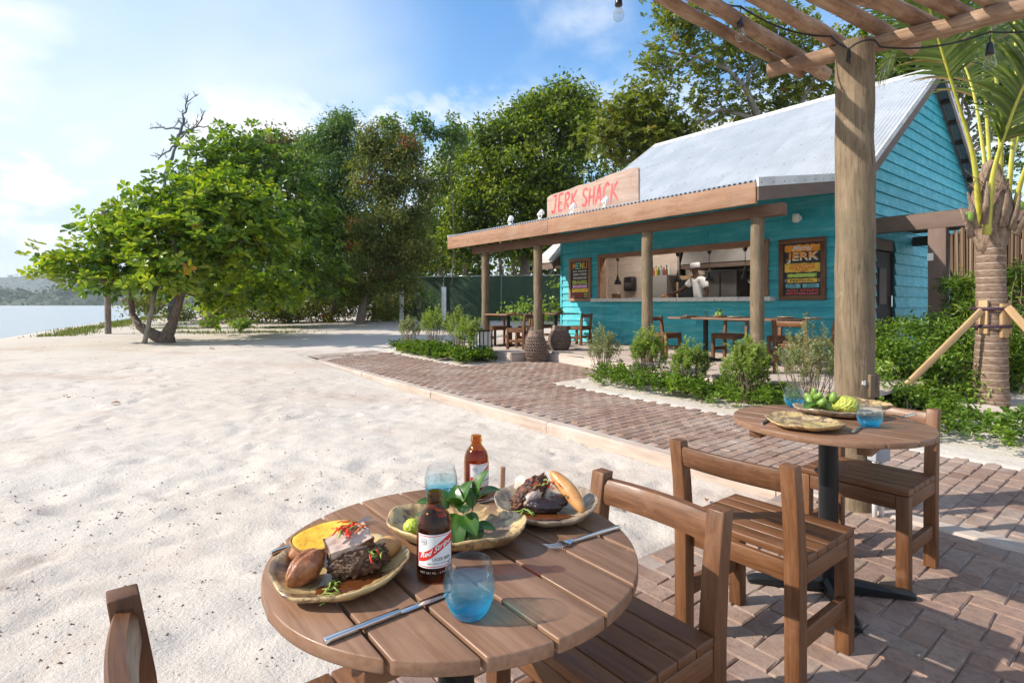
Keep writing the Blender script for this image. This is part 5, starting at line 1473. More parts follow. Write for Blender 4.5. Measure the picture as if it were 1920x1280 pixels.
LM = [leaf_mesh(.050, .034, .010, 1), leaf_mesh(.056, .036, .012, 2, .3, .1), leaf_mesh(.042, .030, .008, 3, .2, .5)]
sprig = empty('leafy_sprig', (-.112, 1.200, TZ + .014), 0, 'sprig of rounded green leaves lying in the oval dish', 'sprig')
m = MB(); stems = [[(.0, 0, .0), (.022, .01, .035), (.032, .022, .070)], [(0, 0, 0), (-.025, .008, .03), (-.045, .02, .045)], [(0, 0, .003), (.03, -.02, .012)], [(0, 0, .002), (-.02, -.025, .012)]]
for s_ in stems: m.tube(s_, .0018, 6)
m.build('stem', mat_plain('sprig_stem', (.14, .10, .03), .5), sprig, True)
r_ = random.Random(12)
for k, (x, y, z, az, el, mi) in enumerate([(.032, .022, .068, .5, 62, 1), (.034, .022, .062, -.15, 30, 0), (.024, .012, .045, 2.3, 40, 1), (-.005, .012, .045, 1.9, 50, 0), (-.028, .014, .045, 2.8, 30, 1), (-.045, .02, .045, 3.4, 20, 0),
        (-.010, -.004, .040, -1.7, -35, 0), (-.036, .008, .040, -2.3, -25, 1), (-.012, -.016, .030, -1.3, -42, 1), (-.030, -.014, .022, -2.2, -20, 2), (.030, -.016, .026, -1.3, -50, 2), (.030, -.02, .014, -.1, 8, 2), (-.02, -.025, .014, -2.9, 5, 1), (-.048, .0, .026, 3.0, 10, 0), (.006, .02, .03, 1.2, 20, 2), (-.004, .0, .05, -2.4, 35, 0), (-.018, .004, .052, -1.2, 10, 1), (.006, -.004, .036, -1.0, -20, 1), (-.028, -.006, .034, -1.6, -50, 0), (.016, -.006, .022, -1.9, -40, 2), (-.002, .012, .055, .9, 55, 0)]):
    o = link("leaf", LM[mi], sprig, (x, y, z), (r_.uniform(-.5, .5), -R(el), az)); o.scale = (1.12, 1.25, 1.12)
f = tag(lump('sweetsop', (.020, .018, .018), .16, 6, 2, mat_plain('lime_fruit', (.42, .50, .05), .5), None, (-.214, 1.182, TZ + .030)), 'small knobbly lime green fruit at the left end of the oval dish', 'fruit')
# fruit on the second table
MT['greenfruit'] = mat_food('green_fruit', [(.3, (.10, .20, .02)), (.6, (.20, .31, .05))], 30, .4, .1, .001)
gf = empty('green_fruit', (1.425, 2.545, TZ + .012), .2, 'bunch of small ridged green fruit in the long dish', 'fruit')
for k in range(13):
    a = k * 2.4; rr = .012 + .016 * (k % 4); lump('fruit', (.016, .015, .028), .03, 1, k, MT['greenfruit'], gf, (math.cos(a) * rr * 1.6, math.sin(a) * rr * 1.2, .022 + .032 * (k > 5) + .018 * (k > 9)), (r_.uniform(-.9, .9), r_.uniform(-.9, .9), a), sub=3)
t = NT('custard_apple_skin'); c = t.coords((1, 1, 1)); v_ = t.voro(c, 85)
p = t.pbsdf(Base_Color=t.mix(t.rng(v_, .2, .7), (.55, .55, .10), (.36, .40, .06)), Roughness=.5); t.l.new(t.bump(t.math('SUBTRACT', 1.0, v_), 1.0, .006), p.inputs['Normal']); MT['custard'] = t.done(p.outputs[0])
def knob(p, d): return p * (1 + .06 * math.sin(d.x * 15) * math.sin(d.y * 15) * math.sin(d.z * 15 + 1))
f = tag(lump('custard_apple', (.055, .045, .042), .03, 2, 1, MT['custard'], None, (1.520, 2.50, TZ + .050), (0, 0, -.4), sub=5, fn=knob), 'knobbly yellow green custard apple in the long dish', 'fruit')
bl = link('loose_leaf', LM[1], None, (1.330, 2.50, TZ + .035), (0, R(-5), .1)); bl.scale = (2.1, 2.1, 2.1); tag(bl, 'single flat green leaf at the left end of the long dish', 'leaf')

# ------------------------------------------------------------------ pergola over the patio
perg = empty('log_pergola', (2.115, 3.39, 0), 0, 'round log pergola with one thick weathered post and peeled log rafters', 'pergola')
ox, oy = 2.115, 3.39
def logt(name, pts, rads, mat, n=14, wob=.03, seed=1, par=None, sub=10):
    """tapered, slightly crooked log; local x runs along it"""
    r_ = random.Random(seed); p0, p1 = Vector(pts[0]), Vector(pts[1]); d = p1 - p0; L = d.length
    P, Rr_ = [], []
    for i in range(sub + 1):
        s_ = i / sub; P.append((L * s_, r_.uniform(-1, 1) * wob * rads[0] * 3 * math.sin(math.pi * s_), r_.uniform(-1, 1) * wob * rads[0] * 3 * math.sin(math.pi * s_))); Rr_.append(rads[0] + (rads[1] - rads[0]) * s_ + r_.uniform(-1, 1) * wob * rads[0])
    m = MB(); m.tube(P, Rr_, n, wob=wob * .8); me = sharp(m.mesh(name, MT[mat]), 55)
    q = d.to_track_quat('X', 'Z'); return link(name, me, par, p0, q.to_euler())
m = MB(); r_ = random.Random(6); pz_ = np.linspace(-.1, 2.85, 16)
m.tube([(r_.uniform(-.004, .004), r_.uniform(-.004, .004), z) for z in pz_], [.106 + r_.uniform(-.003, .003) for _ in pz_], 28, wob=.012)
post = link('post', sharp(m.mesh('post', MT['log']), 50), perg)
# notch plate on the post's lower right face and the grey socket box below it
me = MB().box((-.045, -.02, 0), (.045, .02, .14)).mesh('notch_block', MT['log']); bevel_mesh(me, .006); link('notch_block', me, post, (.053, -.083, .69), (0, 0, .45))
MB().prism([(-.014, .0), (.002, -.006), (.012, .006), (.004, .012), (.010, .024), (-.004, .016), (-.010, .022)], 'y', -.002, .002).build('paint_mark', MT['white'], post, loc=(-.012, -.1095, .77))
def L3(v): return (v[0] - ox, v[1] - oy, v[2])
bA, bB = Vector((1.77, 3.795, 2.86)), Vector((3.83, 2.15, 2.86))
def on_beam(x):
    s_ = (x - bA.x) / (bB.x - bA.x); return bA.lerp(bB, s_)
logt('beam', (L3(bA), L3(bB)), (.048, .050), 'bark_log', 16, .045, 4, perg, 16)
fwd = Vector((.81, .585, 0)).normalized()
def at_z(px, py, z): return at(px, py, 1030 * (z - 1.25) / (570 - py))
raf = [(at_z(1234, -5, 2.95), at_z(1502, 139, 2.95), .040, .038), (at_z(1312, -5, 2.955), at_z(1548, 140, 2.955), .050, .048), (at_z(1422, -5, 2.955), at_z(1606, 100, 2.955), .048, .052),
       (at_z(1540, -5, 2.96), at_z(1712, 90, 2.96), .054, .050), (at_z(1625, -5, 2.955), at_z(1775, 60, 2.955), .052, .050), (at_z(1738, -5, 2.955), at_z(1835, 42, 2.955), .050, .048), (at_z(1850, -5, 2.955), at_z(1905, 20, 2.955), .050, .048)]
for i, (a_, b_, r0, r1) in enumerate(raf):
    d = (b_ - a_).normalized(); a2 = a_ - Vector((d.x, d.y, 0)).normalized() * 3.2 + Vector((0, 0, .02)); 
    logt('rafter', (L3(a2), L3(b_)), (r0 * .95, r1 * .92), 'bark_log', 14, .10, 30 + i, perg, 18)
# socket box and conduits at the foot of the post
jb = empty('socket_box', (2.16, 3.235, .33), .25, 'grey electrical box with conduits at the foot of the thick post', 'electrical box')
me = MB().box((-.055, -.03, 0), (.055, .03, .12)).mesh('case', mat_plain('grey_box', (.36, .37, .40), .45)); bevel_mesh(me, .006); link('case', me, jb)
for x in (-.03, .02): MB().tube([(x, 0, -.36), (x, 0, 0)], .014, 10).build('conduit', MT['white'], jb, True)
# string lights
def catenary(p0, p1, sag, n=14): return [Vector(p0).lerp(Vector(p1), i / n) - Vector((0, 0, sag * 4 * (i / n) * (1 - i / n))) for i in range(n + 1)]
t = NT('bulb_glass'); MT['bulb'] = thin_glass('bulb_glass', [(0.0, (.90, .90, .88))]); MT['filament'] = mat_plain('filament', (.5, .35, .15), .4)
def bulb(p, label):
    b = empty('string_bulb', p, 0, label, 'light bulb', 'bulbs of the string lights')
    MB().tube([(0, 0, 0), (0, 0, -.07)], .004, 6).build('wire', MT['cable'], b)
    MB().lathe([(0, -.06), (.012, -.062), (.016, -.075), (.020, -.11), (.021, -.125), (0, -.125)], 14).build('socket', MT['blackplastic'], b, True)
    MB().lathe([(0, -.125), (.015, -.126), (.018, -.14), (.028, -.165), (.030, -.18), (.026, -.198), (.015, -.208), (0, -.211)], 20).build('glass', MT['bulb'], b, True)
    MB().tube([(-.006, 0, -.13), (-.010, 0, -.17), (0, 0, -.16), (.010, 0, -.17), (.006, 0, -.13)], .0012, 5).build('filament', MT['filament'], b)
    return b
sl1 = empty('string_light_cable', (0, 0, 0), 0, 'black string light cable looping along the pergola rafters to the post', 'cable')
pA, pB, pC, pD = at(1300, -25, 3.1), at(1388, 12, 3.28), at(1558, 68, 3.42), at(1592, 92, 3.27)
pE, pF, pG = at(1650, 88, 3.20), at(1856, 60, 3.05), at(2010, 44, 2.95)
m = MB()
for a_, b_, s_ in ((pA, pB, .03), (pB, pC, .05), (pC, pD, .01)): m.tube(catenary(a_, b_, s_), .0055, 7, caps=False)
m.build('cable', MT['cable'], sl1, True)
m = MB()
for a_, b_, s_ in ((pD, at(1640, 76, 3.2), -.02), (at(1640, 76, 3.2), pE, .0), (pE, pF, .04), (pF, pG, .02)): m.tube(catenary(a_, b_, s_), .0055, 7, caps=False)
m.build('cable', MT['cable'], sl1, True)
for i in range(6): MB().tube([pD + Vector((.005 * math.cos(i) , 0, -.0)), pD + Vector((.012 * math.cos(i * 1.1), .006, -.05 - .008 * i))], .004, 5).build('cable_tie', MT['cable'], sl1)
bulb(pB, 'clear string bulb hanging between the rafters left of the post'); bulb(pF, 'clear string bulb hanging in front of the palm fronds'); bulb(at(1160, -32, 3.0), 'clear string bulb at the top edge, left of the rafters')

# ------------------------------------------------------------------ porch furniture
def deck_chair(x, y, rz, label): p = hw(x, y, DZ); return chair_at(p.x, p.y, p.z, TH + rz, label, 'wooden chairs on the porch')
def porch_table(x, y, L, W, label, cols=(0,)):
    t_ = empty('porch_table', hw(x, y, DZ), TH, label, 'table', 'porch tables')
    n = 5
    for k in range(n): link('plank', bbox_mesh('plank', (-L / 2, 0, .71), (L / 2, W / n - .006, .74), MT['top_x'], .003), t_, (0, -W / 2 + k * W / n, 0))
    for cx_ in cols:
        MB().lathe([(0, .02), (.04, .03), (.04, .71), (0, .71)], 18).build('column', MT['black'], t_, False, (cx_, 0, 0))
        for k in range(4): link('foot', MB().prism([(0, .01), (.3, .01), (.3, .03), (.04, .07), (0, .07)], 'y', -.03, .03).mesh('foot', MT['black']), t_, (cx_, 0, 0), (0, 0, k * math.pi / 2 + .78))
    return t_
porch_table(-.95, .95, 1.9, .75, 'long table on the porch below the serving hatch', (-.45, .5))
porch_table(-5.95, .25, .85, .75, 'small table at the left corner of the porch')
porch_table(-6.1, 1.85, .85, .75, 'small table against the left end of the teal wall')
H_ = math.pi / 2
deck_chair(-2.25, .95, H_, 'porch chair at the left end of the long table')
deck_chair(-1.35, 1.62, 0, 'porch chair between the long table and the wall, left one')
deck_chair(-.35, 1.62, 0, 'porch chair between the long table and the wall, right one')
deck_chair(.36, .38, math.pi, 'porch chair on the near side of the long table beside a log post')
deck_chair(.42, 1.15, -H_, 'porch chair at the right end of the long table')
deck_chair(-5.28, .05, -1.15, 'porch chair right of the corner table beside the baskets')
deck_chair(-6.55, .45, 1.35, 'porch chair left of the corner table')
deck_chair(-6.0, .95, .1, 'porch chair behind the corner table')
deck_chair(-5.35, 1.9, -1.35, 'porch chair in front of the left menu board')
deck_chair(-6.7, 1.9, 1.6, 'porch chair left of the table against the wall end')
def small_glass(x, y, z, label):
    o = MB().lathe([(0, 0), (.024, 0), (.034, .1), (.032, .1), (.023, .006), (0, .006)], 16).build('tumbler', MT['bulb'], None, True, hw(x, y, z)); return tag(o, label, 'glass', 'glasses on the porch tables')
def small_plate(x, y, z, label, mat='plate_b'):
    o = MB().lathe([(0, .004), (.08, .004), (.12, .022), (.125, .026), (.118, .016), (.08, 0), (0, 0)], 28).build('plate', MT[mat], None, True, hw(x, y, z)); return tag(o, label, 'plate', 'plates on the porch tables')
zt = DZ + .742
for x, y, l in ((-1.6, .8, 'left end'), (-.75, .75, 'near side'), (-.15, 1.15, 'far side'), (.35, .9, 'right end')): small_plate(x, y, zt, 'small plate on the %s of the long porch table' % l)
for x, y, l in ((-1.45, 1.05, 'plate at the left'), (-.55, 1.15, 'green fruit bowl'), (.15, 1.2, 'plate at the right')): small_glass(x, y, zt, 'clear tumbler beside the %s of the long porch table' % l)
for x, y, l in ((-6.15, .3, 'left'), (-6.05, .42, 'back')): small_glass(x, y, zt, 'clear tumbler at the %s of the corner porch table' % l)
for x, y, l, s_ in ((-1.15, .95, 'fruit with leaves in the middle of the long porch table', 1), (-5.85, .3, 'fruit with leaves on the corner porch table', 2), (-6.0, 1.9, 'fruit with leaves on the table by the wall end', 3)):
    f = empty('fruit_bowl', hw(x, y, zt), 0, 'small bowl of green ' + l, 'bowl', 'fruit bowls on the porch tables')
    MB().lathe([(0, 0), (.06, .002), (.11, .035), (.105, .035), (.06, .012), (0, .01)], 24).build('bowl', MT['plate_a'], f, True)
    for k in range(5): lump('fruit', (.034, .034, .036), .03, 1, k, MT['greenfruit'], f, (math.cos(k * 1.26 + s_) * .045 * (k < 4), math.sin(k * 1.26 + s_) * .045 * (k < 4), .05 + .045 * (k == 4)), sub=2)
    for k in range(5): o = link('leaf', LM[k % 3], f, (0, 0, .07), (0, -R(40), k * 1.3)); o.scale = (1.8, 1.8, 1.8)

# baskets, lantern
MT['wicker'] = mat_plain('wicker', (.30, .215, .165), .8, col2=(.19, .13, .10), scale=18, var=.08)
def basket(p, Hh, Rm, label):
    b = empty('wicker_basket', p, random.uniform(0, 6), label, 'basket', 'woven lantern baskets by the step')
    prof = [(0, .72), (.08, .82), (.25, .97), (.45, 1.0), (.62, .93), (.78, .74), (.9, .62), (1.0, .60)]
    rr = lambda s_: float(np.interp(s_, [q[0] for q in prof], [q[1] for q in prof])) * Rm
    m = MB(); n = 26
    for d_ in (1, -1):
        for k in range(n):
            pts = []
            for i in range(19):
                s_ = i / 18 * .86; a = 2 * math.pi * k / n + d_ * s_ * 1.9; pts.append((rr(s_) * math.cos(a), rr(s_) * math.sin(a), s_ * Hh))
            m.tube(pts, .0068, 4, caps=False, ell=.6)
    m.build('weave', MT['wicker'], b)
    m = MB()
    for i in range(14):
        s_ = .84 + .16 * i / 13; m.tube([(rr(s_) * math.cos(a), rr(s_) * math.sin(a), s_ * Hh) for a in np.linspace(0, 2 * np.pi, 33)], .0085, 5, caps=False)
    for i in range(9):
        s_ = i / 8 * .80 + .02; m.tube([(rr(s_) * .985 * math.cos(a), rr(s_) * .985 * math.sin(a), s_ * Hh) for a in np.linspace(0, 2 * np.pi, 33)], .0078, 4, caps=False)
    m.build('rim', MT['wicker'], b)
    m = MB().lathe([(rr(s_) * .95, s_ * Hh) for s_ in np.linspace(0, .9, 10)] , 24); m.build('lining', mat_plain('basket_dark', (.07, .05, .04), .9), b, True)
    return b
p = hw(-4.38, -.28, 0); basket((p.x, p.y, gzf(p.x, p.y)), .60, .225, 'large woven basket on the bricks below the porch step')
p = hw(-4.99, .14, DZ); basket(p, .46, .20, 'small woven basket on the porch left of the large one')
p = hw(-4.55, .52, DZ); basket(p, .50, .24, 'woven basket on the porch right of the log post')
p = hw(-5.2, -1.02, 0); lz = gzf(p.x, p.y)
ln = empty('floor_lantern', (p.x, p.y, lz), TH, 'black metal floor lantern with white panes at the porch corner', 'lantern')
for x in (-.15, .15):
    for y in (-.15, .15): MB().box((x - .012, y - .012, .17), (x + .012, y + .012, .60)).build('post', MT['black'], ln)
for a_, b_ in (((-.17, -.17, .15), (.17, .17, .18)), ((-.17, -.17, .59), (.17, .17, .61))): MB().box(a_, b_).build('plate', MT['black'], ln)
for k in range(4):
    for x in (-.055, .055): link('bar', MB().box((x - .006, -.158, .18), (x + .006, -.148, .59)).mesh('bar', MT['black']), ln, None, (0, 0, k * H_))
MB().box((-.135, -.135, .19), (.135, .135, .58)).build('pane', mat_plain('frosted_pane', (.62, .62, .60), .35), ln)
MB().lathe([(0, 0), (.14, 0), (.14, .02), (.03, .04), (.03, .15), (0, .15)], 16).build('foot', MT['black'], ln)

# ------------------------------------------------------------------ foliage machinery
def nrmz(a): return a / np.maximum(np.linalg.norm(a, axis=1)[:, None], 1e-9)
def leaf_quads(C, D, N, L, W, tone, fold=.18, six=False):
    """leaf faces at points C along D with normal N; returns verts, tri/quads, tone"""
    S = nrmz(np.cross(N, D)); n = len(C); L = L[:, None]; W = W[:, None]
    if not six:
        V = np.stack([C, C + D * L * .5 + S * W * .5 + N * W * fold, C + D * L - N * L * .10, C + D * L * .5 - S * W * .5 + N * W * fold], 1).reshape(-1, 3)
        b = np.arange(n)[:, None] * 4
        F = np.concatenate([b + np.array([0, 1, 2]), b + np.array([0, 2, 3])])
        return V, F, np.repeat(tone, 4)
    V = np.stack([C, C + D * L * .40 + S * W * .36 + N * W * fold, C + D * L * .75 + S * W * .5 + N * W * fold * .8 - N * L * .04, C + D * L - N * L * .14,
                  C + D * L * .75 - S * W * .5 + N * W * fold * .8 - N * L * .04, C + D * L * .40 - S * W * .36 + N * W * fold, ], 1).reshape(-1, 3)
    b = np.arange(n)[:, None] * 6
    F = np.concatenate([b + np.array([0, 1, 2]), b + np.array([0, 2, 3]), b + np.array([0, 3, 4]), b + np.array([0, 4, 5])])
    return V, F, np.repeat(tone, 6)
DENS = 1.0
def lobe_points(lobes, r):
    """clump centres inside pixel-outlined lobes; returns centres, outward directions"""
    P, O = [], []
    for px, py, rx, ry, Y, n in lobes:
        n = max(2, int(n * DENS))
        c = np.array(at(px, py, Y)); k = Y / 1030; rr = np.array([rx * k, min(rx, ry * 1.3) * k * .9, ry * k])
        d = nrmz(r.normal(size=(n, 3))); q = r.uniform(.25, 1, n) ** .55
        P.append(c + d * rr * q[:, None]); O.append(d)
    return np.concatenate(P), np.concatenate(O)
def crown_mesh(name, P, O, mat, r, per, cr, L, W, rosette=False, tb=0.0, ts=.5, up=.7, six=False, flat=.7, rare=0.0):
    M = len(P); ct = r.uniform(-.28, .28, M)
    if rosette:                                        # whorls of leaves at twig ends
        nt_ = max(1, per // 9); T = np.repeat(P, nt_, 0) + r.normal(size=(M * nt_, 3)) * np.array([cr, cr, cr * flat])
        To = np.repeat(O, nt_, 0); ax = nrmz(To * .5 + np.array([0, 0, up]) + r.normal(size=T.shape) * .35); k = 9
        t1 = nrmz(np.cross(ax, r.normal(size=ax.shape))); t2 = np.cross(ax, t1)
        a = np.tile(np.arange(k) * 2.4, len(T)) + np.repeat(r.uniform(0, 6.28, len(T)), k); el = r.uniform(.0, .75, len(a))
        A = np.repeat(ax, k, 0); D = np.repeat(t1, k, 0) * np.cos(a)[:, None] + np.repeat(t2, k, 0) * np.sin(a)[:, None]
        D = nrmz(D * np.cos(el)[:, None] + A * np.sin(el)[:, None]); N = nrmz(A * np.cos(el)[:, None] - D * np.sin(el)[:, None] * .3 + r.normal(size=A.shape) * .22)
        C = np.repeat(T, k, 0) + D * L * .10; tone = .5 + tb + np.repeat(np.repeat(ct, nt_), k) * ts * 1.6 + r.normal(size=len(C)) * .16 * ts * 2
        if rare: 
            q = r.uniform(size=len(T)) < rare; tone = np.where(np.repeat(q, k), r.uniform(.9, 1.0, len(C)), np.minimum(tone, .88))
    else:
        C = np.repeat(P, per, 0) + r.normal(size=(M * per, 3)) * np.array([cr, cr, cr * flat]) * .62
        N = nrmz(np.repeat(O, per, 0) * .45 + np.array([0, 0, up]) + r.normal(size=C.shape) * .6)
        D = nrmz(np.cross(N, r.normal(size=C.shape)) + np.array([0, 0, -.25])); tone = .5 + tb + np.repeat(ct, per) * ts * 1.6 + r.normal(size=len(C)) * .17 * ts * 2
        if rare:
            q = r.uniform(size=M) < rare; tone = np.where(np.repeat(q, per), r.uniform(.9, 1.0, len(C)), np.minimum(tone, .88))
    n = len(C); sz = r.uniform(.65, 1.2, n)
    V, F, T = leaf_quads(C, D, N, L * sz, W * sz * r.uniform(.8, 1.15, n), np.clip(tone, 0, 1), .18, six)
    return raw_mesh(name, V, F, mat, True, T)
MT['bark'] = mat_plain('grey_bark', (.16, .125, .10), .9, col2=(.25, .205, .17), scale=6, stretch=(3, 3, 1), bump=.8, bscale=25, bdist=.02)
MT['bark_dark'] = mat_plain('brown_bark', (.11, .075, .055), .9, col2=(.19, .135, .10), scale=6, stretch=(3, 3, 1), bump=.8, bscale=25, bdist=.02)
MT['bark_pale'] = mat_plain('pale_bark', (.30, .26, .22), .9, col2=(.20, .17, .14), scale=6, stretch=(3, 3, 1), bump=.6, bscale=25, bdist=.02)
def crooked(p0, p1, n, amp, r):
    p0, p1 = np.array(p0), np.array(p1); L = np.linalg.norm(p1 - p0); o = r.normal(size=3)
    return [tuple(p0 + (p1 - p0) * i / n + (r.normal(size=3) * amp * .5 + o * amp * .6) * L * math.sin(math.pi * i / n)) for i in range(n + 1)]
def tree(name, label, base, lobes, mat, bark, L, W, per, cr, seed, limbs=(), nl=14, tr=.16, top=None, group=None, cat='tree', **kw):
    """base: foot of the trunk; limbs: pixel polylines [(px,py,Y,r)...]; nl: thin limbs grown into the crown"""
    r = np.random.default_rng(seed); P, O = lobe_points(lobes, r)
    t_ = empty(name, base, 0, label, cat, group); b = Vector(base)
    m = MB(); random.seed(seed)
    nodes = []
    for lb in limbs:
        pts = [at(*q[:3]) if not isinstance(q[0], Vector) else q[0] for q in lb]; rr = [q[-1] for q in lb]
        if lb is limbs[0]: pts[0] = pts[0] - Vector((0, 0, .35))
        dense, dr = [], []
        for i in range(len(pts) - 1):
            for k in range(3): s_ = k / 3; dense.append(pts[i].lerp(pts[i+1], s_)); dr.append(rr[i] + (rr[i+1] - rr[i]) * s_)
        dense.append(pts[-1]); dr.append(rr[-1])
        m.tube([p - b for p in dense], dr, 9, wob=.06); nodes += [(p, q) for p, q in zip(dense[2:], dr[2:])]
    if not limbs:
        tp_ = Vector(top) if top is not None else b + (Vector(P.mean(0)) - b) * .55
        pts = crooked(b, tp_, 7, .05, r); rr = [tr * (1.5 if i == 0 else 1 - .5 * i / 7) for i in range(8)]
        m.tube([Vector(p) - b for p in pts], rr, 10, wob=.06); nodes = [(Vector(p), q) for p, q in zip(pts[2:], rr[2:])]
    for i in r.choice(len(P), min(nl, len(P)), replace=False):
        tgt = P[i]; n0, r0 = min(nodes, key=lambda q: (q[0] - Vector(tgt)).length + 6 * max(0, q[0].z - tgt[2] + .1)) 
        pts = crooked(n0, tgt, 5, .09, r); q0 = min(r0 * .6, .012 + .012 * (Vector(tgt) - n0).length)
        m.tube([Vector(p) - b for p in pts], [q0 * (1 - .75 * k / 5) for k in range(6)], 6)
    m.build('trunk', MT[bark], t_, True)
    me = crown_mesh('crown', P - np.array(base), O, mat, r, per, cr, L, W, **kw); link('crown', me, t_); return t_
LV = {}
LV['almond'] = mat_leaf('almond_leaf', [(0.0, (0.039, 0.085, 0.010)), (.30, (0.083, 0.163, 0.016)), (.58, (0.17, 0.285, 0.026)), (.88, (0.36, 0.42, 0.036)), (.93, (0.500, 0.351, 0.020)), (1.0, (0.500, 0.104, 0.020))], .38, .34, spec=.45)
LV['almond2'] = mat_leaf('almond_leaf_dark', [(0.0, (0.031, 0.072, 0.010)), (.38, (0.075, 0.156, 0.016)), (.68, (0.163, 0.258, 0.026)), (1.0, (0.286, 0.360, 0.040))], .40, .36, spec=.45)
LV['brown'] = mat_leaf('olive_leaf', [(0.0, (0.065, 0.070, 0.022)), (.5, (0.143, 0.138, 0.042)), (.85, (0.234, 0.200, 0.066)), (1.0, (0.286, 0.138, 0.055))], .3, .5)
LV['cool'] = mat_leaf('cool_green_leaf', [(0.0, (0.049, 0.098, 0.029)), (.5, (0.115, 0.206, 0.061)), (1.0, (0.230, 0.325, 0.094))], .34, .45)
LV['mixed'] = mat_leaf('mixed_leaf', [(0.0, (0.058, 0.081, 0.020)), (.5, (0.137, 0.175, 0.037)), (.85, (0.247, 0.275, 0.061)), (.92, (0.247, 0.106, 0.039)), (1.0, (0.260, 0.081, 0.033))], .36, .45)
LV['dark'] = mat_leaf('dark_green_leaf', [(0.0, (0.033, 0.067, 0.008)), (.42, (0.098, 0.162, 0.015)), (.72, (0.194, 0.270, 0.026)), (1.0, (0.325, 0.372, 0.040))], .42, .4)
LV['yellow'] = mat_leaf('yellow_green_leaf', [(0.0, (.07, .10, .016)), (.5, (.17, .215, .03)), (.85, (.28, .30, .045)), (1.0, (.28, .13, .03))], .42, .42)
LV['fresh'] = mat_leaf('fresh_leaf', [(0.0, (0.054, 0.109, 0.014)), (.5, (0.138, 0.241, 0.028)), (1.0, (0.276, 0.391, 0.055))], .36, .36, spec=.45)
LV['grey'] = mat_leaf('grey_green_leaf', [(0.0, (.17, .20, .10)), (.5, (.30, .335, .18)), (1.0, (.43, .45, .28))], .3, .55)
LV['bright'] = mat_leaf('bright_shrub_leaf', [(0.0, (.14, .22, .045)), (.5, (.27, .38, .085)), (1.0, (.42, .50, .15))], .34, .5)

DENS = 1.45
g310 = G(312, 641)
def zl(lobes, Y): return [(a, b, c, d, Y + dy, n) for a, b, c, d, dy, n in lobes]
A_Y = g310.y
al = zl([(125, 500, 42, 26, -.6, 7), (190, 512, 60, 30, -.4, 12), (270, 505, 75, 38, -.5, 18), (235, 432, 50, 38, 0, 12), (300, 395, 80, 48, -.2, 20), (345, 450, 95, 55, -.8, 26), (400, 400, 90, 60, .2, 26),
         (440, 470, 85, 55, 0, 20), (392, 362, 66, 34, .4, 14), (470, 400, 70, 60, .8, 18), (350, 520, 80, 30, -.3, 13), (500, 450, 70, 60, 1.0, 16), (430, 545, 60, 26, 1.4, 12), (500, 540, 60, 34, 1.8, 14), (400, 572, 40, 16, 2.2, 7)], A_Y)
g_al = (g310.x, g310.y, g310.z - .05)
tree('almond_tree', 'leaning sea almond tree with big yellow green leaves at the edge of the sand', g_al, al, LV['almond'], 'bark_dark', .21, .105, 54, .34, 1,
     limbs=[[(322, 646, A_Y, .26), (312, 632, A_Y, .18), (326, 600, A_Y, .11), (338, 560, A_Y, .092), (352, 520, A_Y - .2, .08), (372, 470, A_Y - .3, .075), (400, 410, A_Y, .05)],
            [(318, 640, A_Y, .20), (290, 628, A_Y + .1, .15), (262, 612, A_Y + .3, .105), (248, 588, A_Y + .5, .08), (244, 545, A_Y + .5, .07), (270, 490, A_Y + .2, .06), (240, 450, A_Y, .04)],
            [(338, 560, A_Y, .09), (300, 520, A_Y - .5, .06), (240, 532, A_Y - .7, .05), (180, 524, A_Y - .8, .04), (130, 505, A_Y - .8, .025)],
            [(352, 520, A_Y - .2, .08), (330, 470, A_Y - .9, .055), (316, 420, A_Y - 1.0, .045), (320, 390, A_Y - 1.0, .03)],
            [(372, 470, A_Y - .3, .06), (430, 460, A_Y + .3, .05), (480, 440, A_Y + .8, .03)]],
     nl=40, rosette=True, six=True, ts=.6, tb=.10, rare=.012, group='trees at the edge of the beach')
# big leaves of the almond that can be told apart singly
_r = np.random.default_rng(77); alm = [o for o in bpy.data.objects if o.name == 'almond_tree'][0]
lmA = []
for k in range(3):
    L_ = .235; V, F, T = leaf_quads(np.zeros((1, 3)), np.array([[1., 0, 0]]), np.array([[0, 0, 1.]]), np.array([L_]), np.array([.12]), np.array([(.62, .78, .50)[k]]), .2, True)
    lmA.append(raw_mesh('leaf', V, F, LV['almond'], True, T))
P_, O_ = lobe_points([(q[0], q[1], q[2] * 1.02, q[3] * 1.05, q[4] - .5, 3) for q in al], _r)
for p_, o_ in zip(P_, O_):
    a0 = _r.uniform(0, 6.28); k0 = _r.integers(3)
    for k in range(6):
        o = link('leaf', lmA[(k0 + (k > 3)) % 3], alm, Vector(p_) - Vector(g_al), (_r.uniform(-.3, .3), -_r.uniform(.0, .7), a0 + k * 1.05)); o.scale = [_r.uniform(.8, 1.15)] * 3
pole = tag(MB().tube([at(268, 655, A_Y - .35), at(276, 620, A_Y - .35), at(286, 575, A_Y - .3), at(292, 530, A_Y - .3)], [.07, .058, .054, .05], 9, wob=.05).build('leaning_trunk', MT['bark_pale'], None, True), 'thin pale leaning trunk propped beside the almond tree', 'tree trunk')
g2 = G(203, 626)
pt_ = at(194, 396, g2.y)
pk = MB().tube([(g2.x, g2.y, g2.z - .3), (g2.x - .03, g2.y, g2.z + 2.2), tuple(pt_)], [.095, .085, .075], 12, wob=.03)
tag(link('wooden_pole', sharp(pk.mesh('wooden_pole', MT['bark']), 50), None), 'tall bare wooden pole standing by the water behind the almond tree', 'pole')
DENS = 1.75
b = G(395, 612); BY = b.y
BY2 = 21.0
